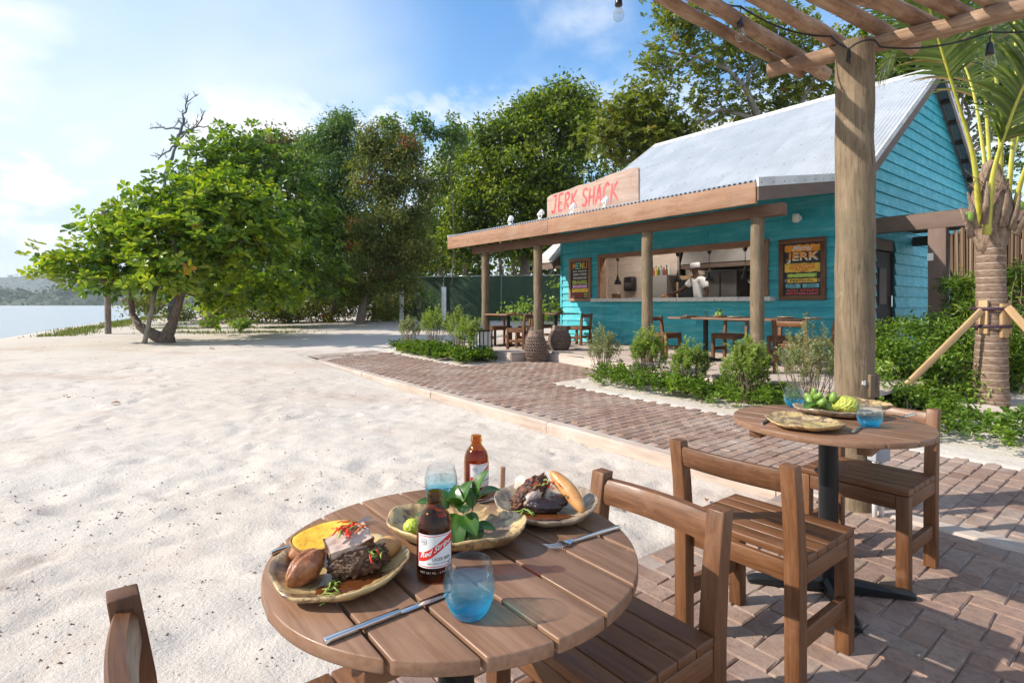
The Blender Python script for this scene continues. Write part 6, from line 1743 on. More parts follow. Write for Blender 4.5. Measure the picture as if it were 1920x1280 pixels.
tree('almond_tree', 'dark green broad crowned tree right behind the front almond tree', (at(392, 606, BY2).x, BY2, gzf(-12, BY2)), zl([(415, 300, 55, 36, 0, 14), (455, 285, 75, 38, 0, 18), (420, 345, 90, 45, -.5, 20), (520, 330, 70, 45, 0, 16), (500, 400, 100, 65, -.6, 28), (560, 440, 75, 75, -.3, 24), (400, 420, 90, 60, .6, 18), (540, 520, 85, 50, -.3, 20), (440, 500, 100, 45, .5, 18), (370, 420, 50, 50, 1, 10)], BY2),
     LV['almond2'], 'bark_dark', .24, .12, 54, .45, 2, limbs=[[(392, 608, BY2, .34), (400, 570, BY2, .22), (412, 520, BY2, .18), (440, 440, BY2, .14), (450, 350, BY2, .09)], [(400, 570, BY2, .2), (376, 535, BY2 - .3, .14), (370, 470, BY2, .1), (390, 380, BY2, .06)], [(412, 520, BY2, .16), (500, 470, BY2, .12), (545, 430, BY2, .07)]],
     nl=30, rosette=True, ts=.55, group='trees at the edge of the beach')
CY = 27.0
tree('olive_tree', 'brownish olive crowned tree above the almond trees', (at(560, 595, CY).x, CY, .45), zl([(525, 275, 45, 28, 0, 14), (560, 300, 45, 40, 0, 16), (500, 300, 40, 30, .3, 10), (585, 345, 40, 50, 0, 14)], CY), LV['brown'], 'bark', .20, .10, 90, .5, 3, tr=.2, ts=.6, rare=.05, group='trees at the edge of the beach')
DY_ = 25.0
tree('slender_tree', 'tall cool green tree with a narrow rounded top', (at(615, 600, DY_).x, DY_, .4), zl([(632, 238, 32, 30, 0, 14), (596, 285, 40, 34, 0, 14), (655, 285, 40, 40, .2, 16), (618, 340, 52, 50, -.3, 24), (600, 410, 45, 50, -.4, 20), (650, 420, 50, 60, -.3, 24), (610, 500, 60, 60, -.4, 26), (660, 510, 50, 55, -.4, 20)], DY_),
     LV['cool'], 'bark', .17, .07, 130, .42, 4, tr=.18, ts=.6, up=.35, nl=24, group='trees at the edge of the beach')
g6 = G(680, 608); EY = 23.5
tree('bushy_tree', 'brown tinged bushy tree with a clear forked trunk at the sand edge', (at(676, 606, EY).x, EY, gzf(-6, EY) - .05), zl([(712, 268, 34, 30, 0, 12), (752, 285, 40, 40, 0, 16), (705, 345, 55, 50, 0, 20), (765, 370, 55, 60, 0, 22), (715, 430, 62, 55, -.3, 26), (770, 455, 45, 50, 0, 16), (690, 500, 60, 45, -.4, 20), (745, 520, 50, 35, -.2, 14), (650, 540, 35, 30, -.3, 8)], EY),
     LV['mixed'], 'bark', .15, .075, 140, .40, 5, limbs=[[(674, 610, EY, .30), (678, 585, EY, .17), (686, 550, EY, .15), (696, 500, EY, .12), (712, 420, EY, .09), (725, 320, EY, .05)], [(686, 550, EY, .12), (660, 520, EY - .2, .07), (655, 480, EY, .05)], [(696, 500, EY, .1), (745, 440, EY, .07), (765, 350, EY, .05)]],
     ts=.6, up=.3, nl=26, rare=.025, group='trees at the edge of the beach')
for i, (px, py, h_, bx_, lab) in enumerate(((728, 240, 24, 726, 'left'), (788, 238, 26, 785, 'middle'), (846, 245, 28, 838, 'right'))):
    Yq = 26.0 + i * .4
    tree('sapling', 'thin sapling whose loose leafy tuft pokes into the sky, %s of three' % lab, (at(bx_, 590, Yq).x, Yq, .45), zl([(px, py, 20, h_, 0, 7), (px - 12, py + 40, 16, 20, 0, 3), (px + 18, py + 12, 12, 12, 0, 3)], Yq), LV['cool'], 'bark', .22, .11, 40, .30, 60 + i, tr=.035, top=at(px, py + 25, Yq), nl=9, ts=.5, group='saplings above the wood')
FY = 31.0
tree('broad_tree', 'large dark green domed tree behind the green fence', (at(985, 575, FY).x, FY, .47), zl([(930, 262, 48, 34, -.5, 16), (985, 225, 55, 40, 0, 18), (1065, 195, 68, 42, .3, 26), (1030, 250, 80, 45, -.8, 28), (1090, 255, 55, 55, 0, 18), (905, 325, 60, 45, -.8, 20), (970, 310, 75, 45, -1.2, 26), (1060, 330, 75, 50, -1, 26), (870, 395, 55, 45, -1, 16), (950, 385, 80, 45, -1.5, 26), (1040, 400, 80, 42, -1.5, 24), (880, 455, 65, 35, -1, 16), (990, 450, 85, 35, -1.3, 22)], FY),
     LV['dark'], 'bark', .24, .13, 110, .60, 6, limbs=[[(980, 578, FY, .35), (984, 500, FY, .28), (1000, 400, FY, .2), (1040, 290, FY, .13), (1060, 220, FY, .06)], [(984, 500, FY, .2), (930, 420, FY, .14), (900, 340, FY, .08)], [(1000, 400, FY, .15), (960, 320, FY, .1), (950, 260, FY, .06)]], ts=.75, nl=34)
HY2 = 34.0
tree('broad_tree', 'dark tree filling the gap between the bushy tree and the domed tree', (at(830, 575, HY2).x, HY2, .47), zl([(850, 330, 55, 50, 0, 18), (820, 400, 60, 60, 0, 22), (800, 470, 60, 50, 0, 18), (870, 275, 35, 30, 0, 8)], HY2), LV['dark'], 'bark', .24, .12, 100, .6, 7, tr=.2, ts=.7, nl=16)
GYt = 23.0
tree('sparse_tree', 'yellow green tree with twisting grey branches behind the metal roof', (hw(-3.0, 14.5, 0).x, hw(-3.0, 14.5, 0).y, .4),
     zl([(1140, 250, 36, 34, 0, 16), (1190, 215, 50, 38, 0, 24), (1235, 250, 55, 38, 0, 24), (1180, 285, 60, 25, .3, 14), (1215, 180, 40, 26, 0, 9), (1290, 270, 55, 30, .5, 12), (1232, 112, 36, 30, 0, 7), (1290, 50, 55, 34, 0, 12), (1330, 120, 45, 34, .4, 9), (1395, 60, 60, 40, .3, 15), (1345, 200, 60, 36, .6, 13), (1425, 130, 55, 42, .6, 14), (1480, 55, 60, 45, .4, 16), (1500, 180, 55, 45, .8, 14), (1560, 120, 50, 50, .8, 12), (1430, 215, 50, 25, 1, 9), (1250, 20, 30, 20, 0, 4)], GYt),
     LV['yellow'], 'bark_pale', .20, .10, 90, .42, 8,
     limbs=[[(Vector((hw(-3.0, 14.5, 0).x, hw(-3.0, 14.5, 0).y, .2)), .3), (1480, 300, GYt, .20), (1425, 225, GYt, .13), (1400, 170, GYt, .11), (1365, 130, GYt - .2, .085), (1310, 108, GYt - .3, .06), (1250, 96, GYt - .3, .035), (1195, 80, GYt - .3, .012)],
            [(1400, 170, GYt, .085), (1405, 135, GYt, .07), (1440, 90, GYt, .05), (1465, 40, GYt, .03)], [(1365, 130, GYt - .2, .06), (1330, 70, GYt, .04), (1310, 30, GYt, .02)],
            [(1425, 225, GYt, .10), (1350, 205, GYt, .08), (1280, 245, GYt, .06), (1200, 240, GYt, .04), (1150, 245, GYt, .02)], [(1480, 300, GYt, .14), (1500, 200, GYt, .1), (1545, 110, GYt, .06), (1560, 50, GYt, .03)],
            [(1310, 108, GYt - .3, .04), (1270, 130, GYt - .4, .03), (1215, 120, GYt - .4, .015)]], nl=60, rosette=True, ts=.5, rare=.03)
HYt = 21.0
tree('broad_tree', 'dark leafy tree behind the gable beside the palm', (at(1730, 560, HYt).x, HYt, .4), zl([(1640, 90, 60, 50, 0, 16), (1700, 40, 70, 50, 0, 20), (1670, 150, 60, 40, .5, 16), (1780, 60, 70, 60, 0, 20), (1760, 140, 60, 50, .5, 16), (1860, 60, 70, 60, 0, 20), (1850, 160, 70, 60, .5, 20), (1915, 130, 60, 70, 0, 18), (1900, 250, 55, 60, .5, 14), (1870, 330, 50, 50, .5, 10)], HYt), LV['dark'], 'bark', .20, .10, 63, .45, 9, tr=.25, ts=.7, nl=26, rosette=True)

DENS = 1.0
# dead tree
dt = empty('dead_tree', at(330, 600, 23.0), 0, 'bare blue grey dead tree rising above the almond trees', 'tree')
random.seed(44); m = MB(); b0 = at(330, 600, 23.0)
def dead(p0, p1, r0, depth, seed):
    r = np.random.default_rng(seed); pts = crooked(p0, p1, 6, .07, r); m.tube([Vector(p) - b0 for p in pts], [r0 * (1 - .6 * k / 6) for k in range(7)], 7 if depth else 5)
    if depth >= 3: return
    L = (Vector(p1) - Vector(p0)).length; d = (Vector(p1) - Vector(p0)).normalized()
    for k in range((4, 5, 3)[depth]):
        s_ = r.uniform(.35, 1.0); q = Vector(pts[min(6, int(s_ * 6))]); dd = (d * .55 + Vector((r.uniform(-1, 1), r.uniform(-.6, .6), r.uniform(-.15, .75)))).normalized()
        dead(q, q + dd * L * r.uniform(.28, .45), r0 * .42, depth + 1, int(r.integers(1e6)))
dead(at(322, 600, 23), at(308, 335, 23), .16, 3, 1); dead(at(308, 335, 23), at(330, 275, 23), .11, 3, 2); dead(at(330, 275, 23), at(346, 228, 23), .085, 1, 4); dead(at(330, 272, 23), at(296, 300, 23), .045, 1, 5); dead(at(344, 232, 23), at(352, 180, 23), .055, 0, 9); dead(at(340, 242, 23), at(284, 240, 23), .05, 0, 12); dead(at(338, 250, 23), at(392, 236, 23), .05, 0, 15); dead(at(334, 262, 23), at(380, 222, 23), .045, 1, 17)
m.build('branches', mat_plain('dead_wood', (.13, .135, .145), .85), dt, True)

# the wood behind: trunks one can tell apart, and the undergrowth mass
r = np.random.default_rng(5)
for i, (px, tp_, rad) in enumerate(((870, 380, .13), (905, 400, .10), (945, 380, .12), (1003, 400, .22), (1030, 420, .10), (1052, 400, .11), (968, 430, .09), (1075, 410, .14))):
    Yq = 33 + (i * 7 % 5) * .8
    o = MB().tube(crooked(at(px, 585, Yq), at(px + r.uniform(-12, 12), tp_, Yq), 6, .02, r), [rad * (1.2 - .5 * k / 6) for k in range(7)], 8, wob=.05).build('tree_trunk', MT['bark_pale' if i % 2 else 'bark'], None, True)
    tag(o, ('slender trunk left of the corner porch post, above the green fence', 'pale trunk just left of the corner porch post', 'slender grey trunk between the first two porch posts, left one', 'thick pale trunk behind the second porch post', 'slender trunk right of the second porch post', 'pale trunk at the left end of the shack, above the fence', 'thin trunk midway between the first two porch posts', 'pale trunk half hidden by the left end of the shack')[i], 'tree trunk', 'trunks in the wood behind the fence')
def mass(name, lobes, mat, per, cr, L, W, seed, **kw):
    r = np.random.default_rng(seed); P, O = lobe_points(lobes, r); o = link(name, crown_mesh(name, P, O, LV[mat], r, per, cr, L, W, **kw)); o['kind'] = 'stuff'; return o
mass('woodland', [(560, 470, 120, 90, 37, 40), (700, 480, 110, 90, 37, 40), (830, 470, 110, 90, 39, 44), (960, 470, 120, 90, 41, 50), (1080, 470, 110, 90, 41, 46), (460, 480, 100, 80, 36, 34), (1200, 420, 140, 120, 44, 46)], 'dark', 70, .95, .36, .2, 15, ts=.5, tb=-.25)
mass('undergrowth', [(480, 578, 60, 24, 24, 22), (560, 578, 60, 26, 25, 24), (620, 585, 40, 18, 25, 14), (725, 575, 45, 30, 26, 20), (770, 560, 30, 25, 27.5, 10), (420, 580, 60, 18, 25, 18), (350, 585, 50, 14, 26, 12), (270, 575, 30, 24, 22.5, 12), (640, 560, 50, 30, 26, 16)], 'mixed', 110, .42, .14, .07, 16, ts=.6, up=.4)

# ------------------------------------------------------------------ green windscreen fence and its white posts
MT['screen'] = mat_plain('green_screen', (.028, .060, .030), .75, col2=(.040, .080, .040), scale=1.2, bump=.3, bscale=120)
fence = empty('green_fence', (0, 0, 0), 0, 'long dark green mesh windscreen fence at the back of the sand', 'fence')
fl = [at(700, 519, 27.5), at(755, 519, 27.2), at(832, 518, 26.8), at(940, 517, 26.3), at(1062, 515, 25.6), at(1180, 514, 25)]
for p0, p1 in zip(fl[:-1], fl[1:]):
    d = p1 - p0; n = 14; V, F = [], []
    for i in range(n + 1):
        for j in range(5):
            q = p0.lerp(p1, i / n); s_ = j / 4; zz = q.z - .03 - (q.z - .2) * s_; V.append((q.x, q.y + .03 * math.sin(i * 1.7) * math.sin(math.pi * s_), zz))
    for i in range(n):
        for j in range(4): q = i * 5 + j; F.append((q, q + 1, q + 6, q + 5))
    link('screen_panel', raw_mesh('screen_panel', np.array(V), np.array(F), MT['screen'], True), fence)
    MB().tube([p0, p1], .02, 8).build('top_rail', MT['steel'], fence, True)
for p in fl: MB().tube([(p.x, p.y - .05, .2), (p.x, p.y - .05, p.z + .06)], .032, 8).build('post', mat_plain('fence_post', (.16, .19, .17), .5) if 'fence_post' not in bpy.data.materials else bpy.data.materials['fence_post'], fence, True)
for px, lab in ((753, 'white square post at the left end of the green fence'), (832, 'white square post in front of the green fence right of the other')):
    Yq = 25.5 if px < 800 else 24.5; p = at(px, 538, Yq); zb_ = gzf(p.x, p.y)
    o = empty('white_post', (p.x, p.y, zb_), .2, lab, 'post', 'white posts by the fence'); me = MB().box((-.10, -.10, -.1), (.10, .10, p.z - zb_)).mesh('shaft', MT['white']); bevel_mesh(me, .01); link('shaft', me, o)
    for k in range(4): MB().box((-.012, -.104, .4 + k * .3), (.012, -.1, .43 + k * .3)).build('hinge', MT['black'], o)

# ------------------------------------------------------------------ shrubs and ground cover in the planting beds
MT['twig'] = mat_plain('twig', (.24, .185, .13), .85, col2=(.16, .12, .085), scale=12)
def shrub(px, py, Hh, Wd, mat, label, seed, nst=46, bare=.35, per=46, L=.030, W=.010, group='clipped shrubs in the planting beds', Y=None):
    g = G(px, py); s_ = empty('garden_shrub', g, 0, label, 'shrub', group); r = np.random.default_rng(seed); random.seed(seed)
    m = MB(); C, D, N, T = [], [], [], []
    for k in range(nst):
        a = r.uniform(0, 6.28); q = math.sqrt(r.uniform(0, 1)); rx = q * Wd / 2; hh = Hh * (1.05 - .42 * q * q) * r.uniform(.78, 1.10)
        p0 = np.array([math.cos(a) * .04, math.sin(a) * .04, 0]); p1 = np.array([math.cos(a) * rx, math.sin(a) * rx * .8, hh]); p1m = np.array([math.cos(a) * rx * .62, math.sin(a) * rx * .55, hh * .42])
        pts = [p0, p0 * .4 + p1m * .6 + r.normal(size=3) * .015, p1m + r.normal(size=3) * .02, p1m * .45 + p1 * .55 + r.normal(size=3) * .02, p1]
        if k < nst * .7: m.tube([Vector(p) for p in pts], [.0065, .005, .0038, .0028, .0015], 5)
        tb = r.uniform(-.22, .22)
        for tw in range(4):
            e0 = np.array(pts[2]) * (1 - (s0 := r.uniform(bare, .9))) + np.array(p1) * s0; e1 = e0 + np.array([r.normal() * .05, r.normal() * .05, r.uniform(.06, .15)]) * (Hh / .75)
            if tw == 0: e0, e1 = pts[3], p1
            for i in range(per // 4):
                u = r.uniform(0, 1); c = np.array(e0) * (1 - u) + np.array(e1) * u; aa = r.uniform(0, 6.28); d = np.array([math.cos(aa), math.sin(aa), r.uniform(.2, 1.1)]); C.append(c); D.append(d); N.append(np.array([-math.cos(aa) * .6, -math.sin(aa) * .6, 1]) + r.normal(size=3) * .3); T.append(np.clip(.5 + tb + .3 * (u - .5) + r.normal() * .15, 0, 1))
    m.build('stems', MT['twig'], s_)
    C = np.array(C); D = nrmz(np.array(D)); N = nrmz(np.array(N)); n = len(C); sz = r.uniform(.8, 1.4, n)
    V, F, T2 = leaf_quads(C, D, N, L * sz, W * sz, np.array(T), .12); link('foliage', raw_mesh('foliage', V, F, LV[mat], True, T2), s_); return s_
shrub(1133, 708, .78, .56, 'grey', 'grey green upright shrub at the left end of the front bed', 1, 60, .3, 60, .036, .012)
shrub(1215, 722, .82, .58, 'bright', 'bright green bushy shrub in front of the second log post', 2, 70, .35, 72, .038, .014)
shrub(1292, 738, .64, .62, 'bright', 'rounded light green shrub in the middle of the front bed', 3, 70, .3, 72, .034, .013)
shrub(1398, 756, .76, .62, 'bright', 'wide leafy shrub in front of the right log post', 4, 80, .15, 76, .036, .014)
shrub(1516, 782, .94, .66, 'grey', 'tall straggly grey green shrub with bare twigs beside the thick post', 5, 70, .55, 60, .034, .011)
shrub(768, 648, .72, .62, 'grey', 'grey green shrub at the left end of the far bed', 6, 50, .3, 50, .045, .016)
shrub(815, 650, .95, .80, 'bright', 'tallest shrub in the far bed', 7, 60, .3, 60, .048, .018)
shrub(858, 660, .95, .62, 'bright', 'narrow light green shrub in the far bed', 8, 55, .25, 60, .045, .018)
shrub(884, 674, .80, .66, 'bright', 'bright yellow green shrub nearest the lantern', 9, 60, .25, 64, .042, .018)
def cover(name, poly_ab, n, mat, seed, L=.050, W=.026, hgt=(.05, .22), per=44, spread=.10, dens=None):
    """low leafy plants inside a strip of the bed: a0,a1,b0,b1"""
    r = np.random.default_rng(seed); C, D, N, T = [], [], [], []; m = MB()
    for k in range(n):
        a = r.uniform(poly_ab[0], poly_ab[1]); b = r.uniform(poly_ab[2], poly_ab[3])
        if dens is not None and not dens(a, b, r): continue
        x, y = xy(a, b); z0 = float(sand_h(np.array(x), np.array(y))); hh = r.uniform(*hgt); tb = r.uniform(-.25, .25)
        for st_ in range(6):
            aa = r.uniform(0, 6.28); q = r.uniform(.2, 1) * spread; tip = np.array([x + math.cos(aa) * q, y + math.sin(aa) * q, z0 + hh * r.uniform(.6, 1.1)])
            for i in range(per // 6):
                ang = r.uniform(0, 6.28); el = r.uniform(.1, 1.0); d = np.array([math.cos(ang) * math.cos(el), math.sin(ang) * math.cos(el), math.sin(el)]); C.append(tip - np.array([0, 0, r.uniform(0, .5) * hh]) * (i % 3 > 0) + d * .005)
                D.append(d); N.append(np.array([-math.cos(ang) * math.sin(el), -math.sin(ang) * math.sin(el), math.cos(el)]) + r.normal(size=3) * .25); T.append(np.clip(.5 + tb + r.normal() * .16, 0, 1))
    C = np.array(C); D = nrmz(np.array(D)); N = nrmz(np.array(N)); nn = len(C); sz = r.uniform(.7, 1.2, nn)
    V, F, T2 = leaf_quads(C, D, N, L * sz, W * sz, np.array(T), .2, True); o = link(name, raw_mesh(name, V, F, LV[mat], True, T2)); o['kind'] = 'stuff'; return o
cover('ground_cover', (-2.95, .9, 1.95, 2.75), 230, 'fresh', 21, .056, .030, (.08, .30), dens=lambda a, b, r: b > 1.9 + .25 * abs(vnoise(a * 1.5, 2.2, 3)) + max(0, -2.4 - a) * .3 and not (a > .0 and b > 2.45))
cover('ground_cover', (-9.0, -5.8, 1.72, 2.55), 240, 'almond2', 22, .062, .034, (.08, .26))
# right-hand bed
cover('ground_cover', (1.1, 3.6, 2.0, 3.3), 170, 'fresh', 23, .058, .030, (.08, .26), dens=lambda a, b, r: (b > 2.35 or r.uniform() < .35) and not (abs(a - .2) < .3 and b < 2.2))
def bush(px, py, Y, lobes, mat, label, seed, L=.07, W=.030, per=70, cr=.13, **kw):
    p = at(px, py, Y); base = (p.x, p.y, gzf(p.x, p.y)); r = np.random.default_rng(seed); P, O = lobe_points(lobes, r)
    s_ = empty('leafy_bush', base, 0, label, 'bush', 'leafy bushes in the right hand bed'); m = MB(); random.seed(seed)
    for i in r.choice(len(P), min(16, len(P)), replace=False):
        q = P[i] - np.array(base); m.tube([Vector(v) for v in crooked((0, 0, 0), q, 5, .06, r)], [.012, .010, .008, .006, .004, .002], 5)
    m.build('stems', MT['twig'], s_); link('foliage', crown_mesh('foliage', P - np.array(base), O, LV[mat], r, per, cr, L, W, **kw), s_); return s_
bush(1690, 720, 7.2, [(1680, 640, 50, 40, 7.3, 20), (1720, 625, 50, 40, 7.6, 20), (1690, 690, 60, 40, 7.0, 24), (1655, 680, 30, 50, 7.1, 12)], 'fresh', 'leafy bush right of the thick post', 31, ts=.6)
bush(1770, 700, 7.4, [(1770, 620, 45, 34, 7.7, 16), (1800, 640, 45, 40, 7.4, 18), (1750, 680, 50, 45, 7.1, 20), (1790, 720, 50, 35, 6.9, 16)], 'fresh', 'light green bush between the thick post and the palm', 32, ts=.6, tb=.12)
bush(1700, 770, 5.9, [(1680, 745, 40, 24, 6.2, 14), (1730, 750, 40, 25, 6.2, 14), (1775, 770, 36, 22, 6.0, 12)], 'almond2', 'dark low bush under the left palm brace', 33, ts=.6, L=.06)
bush(1905, 640, 7.6, [(1900, 540, 36, 50, 8.0, 11), (1915, 620, 40, 60, 7.6, 18), (1890, 690, 40, 40, 7.4, 14)], 'almond2', 'dark green bush right of the palm trunk', 34, L=.13, W=.02, ts=.6, up=.2)
bush(1800, 560, 8.3, [(1805, 540, 30, 28, 8.2, 9), (1815, 580, 36, 25, 8.0, 9)], 'almond2', 'feathery dark bush in front of the reed screen', 35, L=.15, W=.018, ts=.6, up=.2)
bush(1008, 600, 17.5, [(985, 575, 26, 22, 17.5, 8), (1020, 590, 26, 24, 17, 8), (1042, 555, 16, 40, 17, 6), (955, 585, 14, 14, 17, 4)], 'fresh', 'young leafy plants seen behind the porch corner', 36, L=.13, W=.10, per=16, cr=.2, ts=.7)
bush(800, 580, 24.0, [(805, 560, 16, 22, 24, 6), (800, 590, 20, 14, 24, 5)], 'fresh', 'young tree against the green fence', 37, L=.16, W=.08, per=30, cr=.25)
bush(450, 612, 19.0, [(450, 606, 16, 9, 19.0, 10)], 'bright', 'small bright green tuft of leaves alone on the sand', 38, L=.20, W=.06, per=40, cr=.13, up=.9)

# ------------------------------------------------------------------ coconut palm with its wooden braces
pb = at(1858, 752, 6.65); pbz = gzf(pb.x, pb.y); palm = empty('coconut_palm', (pb.x, pb.y, pbz), 0, 'young coconut palm with ringed trunk held by wooden braces', 'palm')
pz0 = Vector((pb.x, pb.y, pbz))
m = MB(); H1 = 2.05; rows_ = []
for i in range(150):
    z = -.08 + (H1 + .08) * i / 149; ring = .010 * (((z * 11.5) % 1.0) ** 2); base_r = .205 * math.exp(-z * 1.1) * .25 + .128 + ring
    rows_.append((base_r, z))
def wobl(rr, z, a): return rr + .006 * math.sin(3 * a + z * 4) + .004 * math.sin(11 * a + z * 23)
m.lathe([(0, -.08)] + rows_ + [(0, H1)], 30, fr=wobl)
t = NT('palm_trunk'); c = t.coords((1, 1, 1)); s_ = t.new('ShaderNodeSeparateXYZ'); t.l.new(c, s_.inputs[0])
bandv = t.math('FRACT', t.math('MULTIPLY', s_.outputs['Z'], 11.5)); n_ = t.noise(t.coords((3, 3, 14)), 5, 5, .65)
col = t.mix(t.rng(n_, .35, .65), (.135, .082, .055), (.235, .16, .11)); col = t.mix(t.rng(t.math('ADD', bandv, t.math('MULTIPLY', n_, .25)), .98, 1.08), col, (.45, .36, .28))
p = t.pbsdf(Base_Color=col, Roughness=.85); t.l.new(t.bump(n_, .6, .01), p.inputs['Normal']); MT['palmtrunk'] = t.done(p.outputs[0])
# rings turn with the local object frame, so switch the random offset off by building it at a fixed material
m.build('trunk', MT['palmtrunk'], palm, True)
MT['fibre'] = mat_plain('palm_fibre', (.33, .235, .165), .9, col2=(.17, .11, .075), scale=9, stretch=(2, 2, .6), bump=1.0, bscale=28, bdist=.03)
def fib(rr, z, a): return rr * (1 + .05 * math.sin(3 * a + 1 + z * 2) + .025 * math.sin(7 * a + z * 5))
MB().lathe([(0, 1.80), (.128, 1.80), (.15, 1.92), (.195, 2.12), (.215, 2.32), (.19, 2.5), (.13, 2.7), (.07, 2.9), (0, 2.95)], 30, fr=fib).build('fibre_sheath', MT['fibre'], palm, True)
t = NT('palm_stalk'); p = t.pbsdf(Base_Color=t.ramp(t.noise(t.coords((6, 6, 2)), 3, 4, .6), [(.3, (.30, .30, .03)), (.5, (.50, .45, .055)), (.7, (.36, .40, .07))]), Roughness=.38); MT['stalk'] = t.done(p.outputs[0])
MT['palmleaf'] = mat_leaf('palm_leaflet', [(0.0, (.05, .085, .015)), (.5, (.105, .155, .035)), (.85, (.19, .235, .06)), (1.0, (.30, .20, .09))], .4, .36, spec=.5)
def frond(path, r0, seed, start=.30, Lm=.75, hang=.55):
    r = np.random.default_rng(seed); K = [np.array(at(*q)) for q in path]; n = len(K)
    def pt(s_):                                       # Catmull-Rom
        x = s_ * (n - 1); i = min(int(x), n - 2); u = x - i; p0, p1, p2, p3 = K[max(i-1, 0)], K[i], K[i+1], K[min(i+2, n-1)]
        return .5 * (2*p1 + (p2-p0)*u + (2*p0 - 5*p1 + 4*p2 - p3)*u*u + (3*p1 - p0 - 3*p2 + p3)*u**3)
    S = np.linspace(0, 1, 34); pts = [pt(s_) for s_ in S]
    f = MB(); f.tube([Vector(p) - pz0 for p in pts], [r0 * .78 * (1.25 - .55 * min(1, s_ * 3)) * (1 - .85 * s_) + .004 for s_ in S], 9, ell=.6)
    fo = f.build('frond_stalk', MT['stalk'], palm, True)
    V, F, T = [], [], []; ns = 78
    for k in range(ns):
        s_ = start + (1 - start) * (k / (ns - 1)) ** 1.0; p = pt(min(s_, .999)); tg = pt(min(s_ + .01, 1.0)) - pt(max(s_ - .01, 0)); tg /= np.linalg.norm(tg) + 1e-9
        upv = np.array([0, 0, 1.]) if abs(tg[2]) < .95 else np.array([.3, -1., 0]); sd = np.cross(tg, upv); sd /= np.linalg.norm(sd) + 1e-9; nn = np.cross(sd, tg)
        Lk = Lm * (math.sin(math.pi * min(1, .12 + .88 * (k / ns))) ** .6) * r.uniform(.85, 1.1) * .95 + .12
        for sg in (-1, 1):
            d = sd * sg * .80 + tg * .62 + nn * r.uniform(.0, .25); d /= np.linalg.norm(d); w = .017 * r.uniform(.8, 1.2); sw = np.cross(d, nn); sw /= np.linalg.norm(sw) + 1e-9; b0_ = len(V); tn = np.clip(.5 + r.normal() * .2 + (.45 if r.uniform() < .06 else 0), 0, 1); hg = hang * r.uniform(.6, 1.4); q = p.copy(); dd = d.copy()
            for i in range(6):
                u = i / 5; ww = w * (1 - u ** 2.5) + .0015; V += [q + sw * ww, q - sw * ww]; T += [tn, tn]; dd = dd + np.array([0, 0, -hg * .22]); dd /= np.linalg.norm(dd); q = q + dd * Lk / 5
            F += [(b0_ + 2*i, b0_ + 2*i + 1, b0_ + 2*i + 3, b0_ + 2*i + 2) for i in range(5)]
    link('leaflets', raw_mesh('leaflets', np.array(V) - np.array(pz0), np.array(F), MT['palmleaf'], True, np.array(T)), fo)
frond([(1838, 425, 6.6), (1826, 300, 6.55), (1800, 205, 6.5), (1766, 95, 6.4), (1732, -20, 6.2), (1690, -130, 5.9), (1600, -200, 5.5)], .042, 1, .42)
frond([(1872, 420, 6.62), (1876, 270, 6.65), (1866, 130, 6.7), (1846, 0, 6.8), (1800, -150, 7.0), (1700, -230, 7.3)], .046, 2, .38)
frond([(1850, 440, 6.48), (1862, 330, 6.42), (1888, 240, 6.3), (1925, 150, 6.1), (1990, 40, 5.8), (2080, -20, 5.4)], .048, 3, .34)
frond([(1885, 420, 6.75), (1900, 260, 6.9), (1905, 110, 7.2), (1890, -40, 7.7), (1840, -120, 8.2), (1750, -130, 8.8)], .040, 4, .36)
frond([(1855, 420, 6.72), (1842, 270, 7.0), (1815, 140, 7.4), (1765, 60, 7.8), (1705, 60, 8.1), (1655, 130, 8.3)], .036, 5, .33, .75, .7)
frond([(1895, 420, 6.6), (1925, 310, 6.45), (1975, 240, 6.3), (2060, 250, 6.1), (2120, 330, 6.0)], .040, 6, .35)
frond([(1880, 420, 6.75), (1898, 300, 7.1), (1935, 190, 7.6), (1990, 140, 8.1), (2050, 170, 8.5)], .036, 7, .32)
frond([(1862, 420, 6.8), (1852, 250, 7.3), (1838, 110, 8.0), (1800, 20, 8.8), (1750, 20, 9.4), (1705, 90, 9.9)], .034, 8, .36, .8, .8)
# frond bases, husk spikes and small nuts
for i, (px, py, dx, dy) in enumerate(((1828, 430, -14, -70), (1822, 445, -22, -55), (1845, 420, 6, -80), (1895, 430, 18, -70), (1905, 440, 26, -60), (1880, 425, 10, -90))):
    p0, p1 = at(px, py, 6.45) - pz0, at(px + dx, py + dy, 6.42) - pz0
    MB().tube([p0, p0.lerp(p1, .5) + Vector((.01, -.01, 0)), p1], [.05, .038, .012], 8, ell=.45).build('dry_husk', MT['fibre'], palm, True)
lump('coconut', (.05, .05, .075), .04, 1, 3, MT['greenfruit'], palm, at(1816, 408, 6.45) - pz0, (0, .3, 0), 3); lump('coconut', (.045, .045, .06), .04, 1, 5, MT['greenfruit'], palm, at(1912, 385, 6.45) - pz0, (0, -.3, 0), 3)
spk_ = MB(); r_ = random.Random(3)
for k in range(46):
    p0 = at(1830 + r_.uniform(-10, 75), 360 + r_.uniform(-20, 60), 6.5 + r_.uniform(-.1, .15)) - pz0; d = Vector((r_.uniform(-.22, .12), r_.uniform(-.1, .1), r_.uniform(-.05, .28))); spk_.tube([p0, p0 + d * .5 + Vector((0, 0, .02)), p0 + d], [.005, .004, .0015], 4, caps=False)
spk_.build('dry_strands', MT['fibre'], palm)
def beam_between(name, p0, p1, w, h, mat, par):
    d = p1 - p0; me = MB().box((0, -w / 2, -h / 2), (d.length, w / 2, h / 2)).mesh(name, MT[mat]); bevel_mesh(me, .003); return link(name, me, par, p0, d.to_track_quat('X', 'Z').to_euler())
trk = lambda z, ang, rr=.165: pz0 + Vector((math.cos(ang) * rr, math.sin(ang) * rr, z))
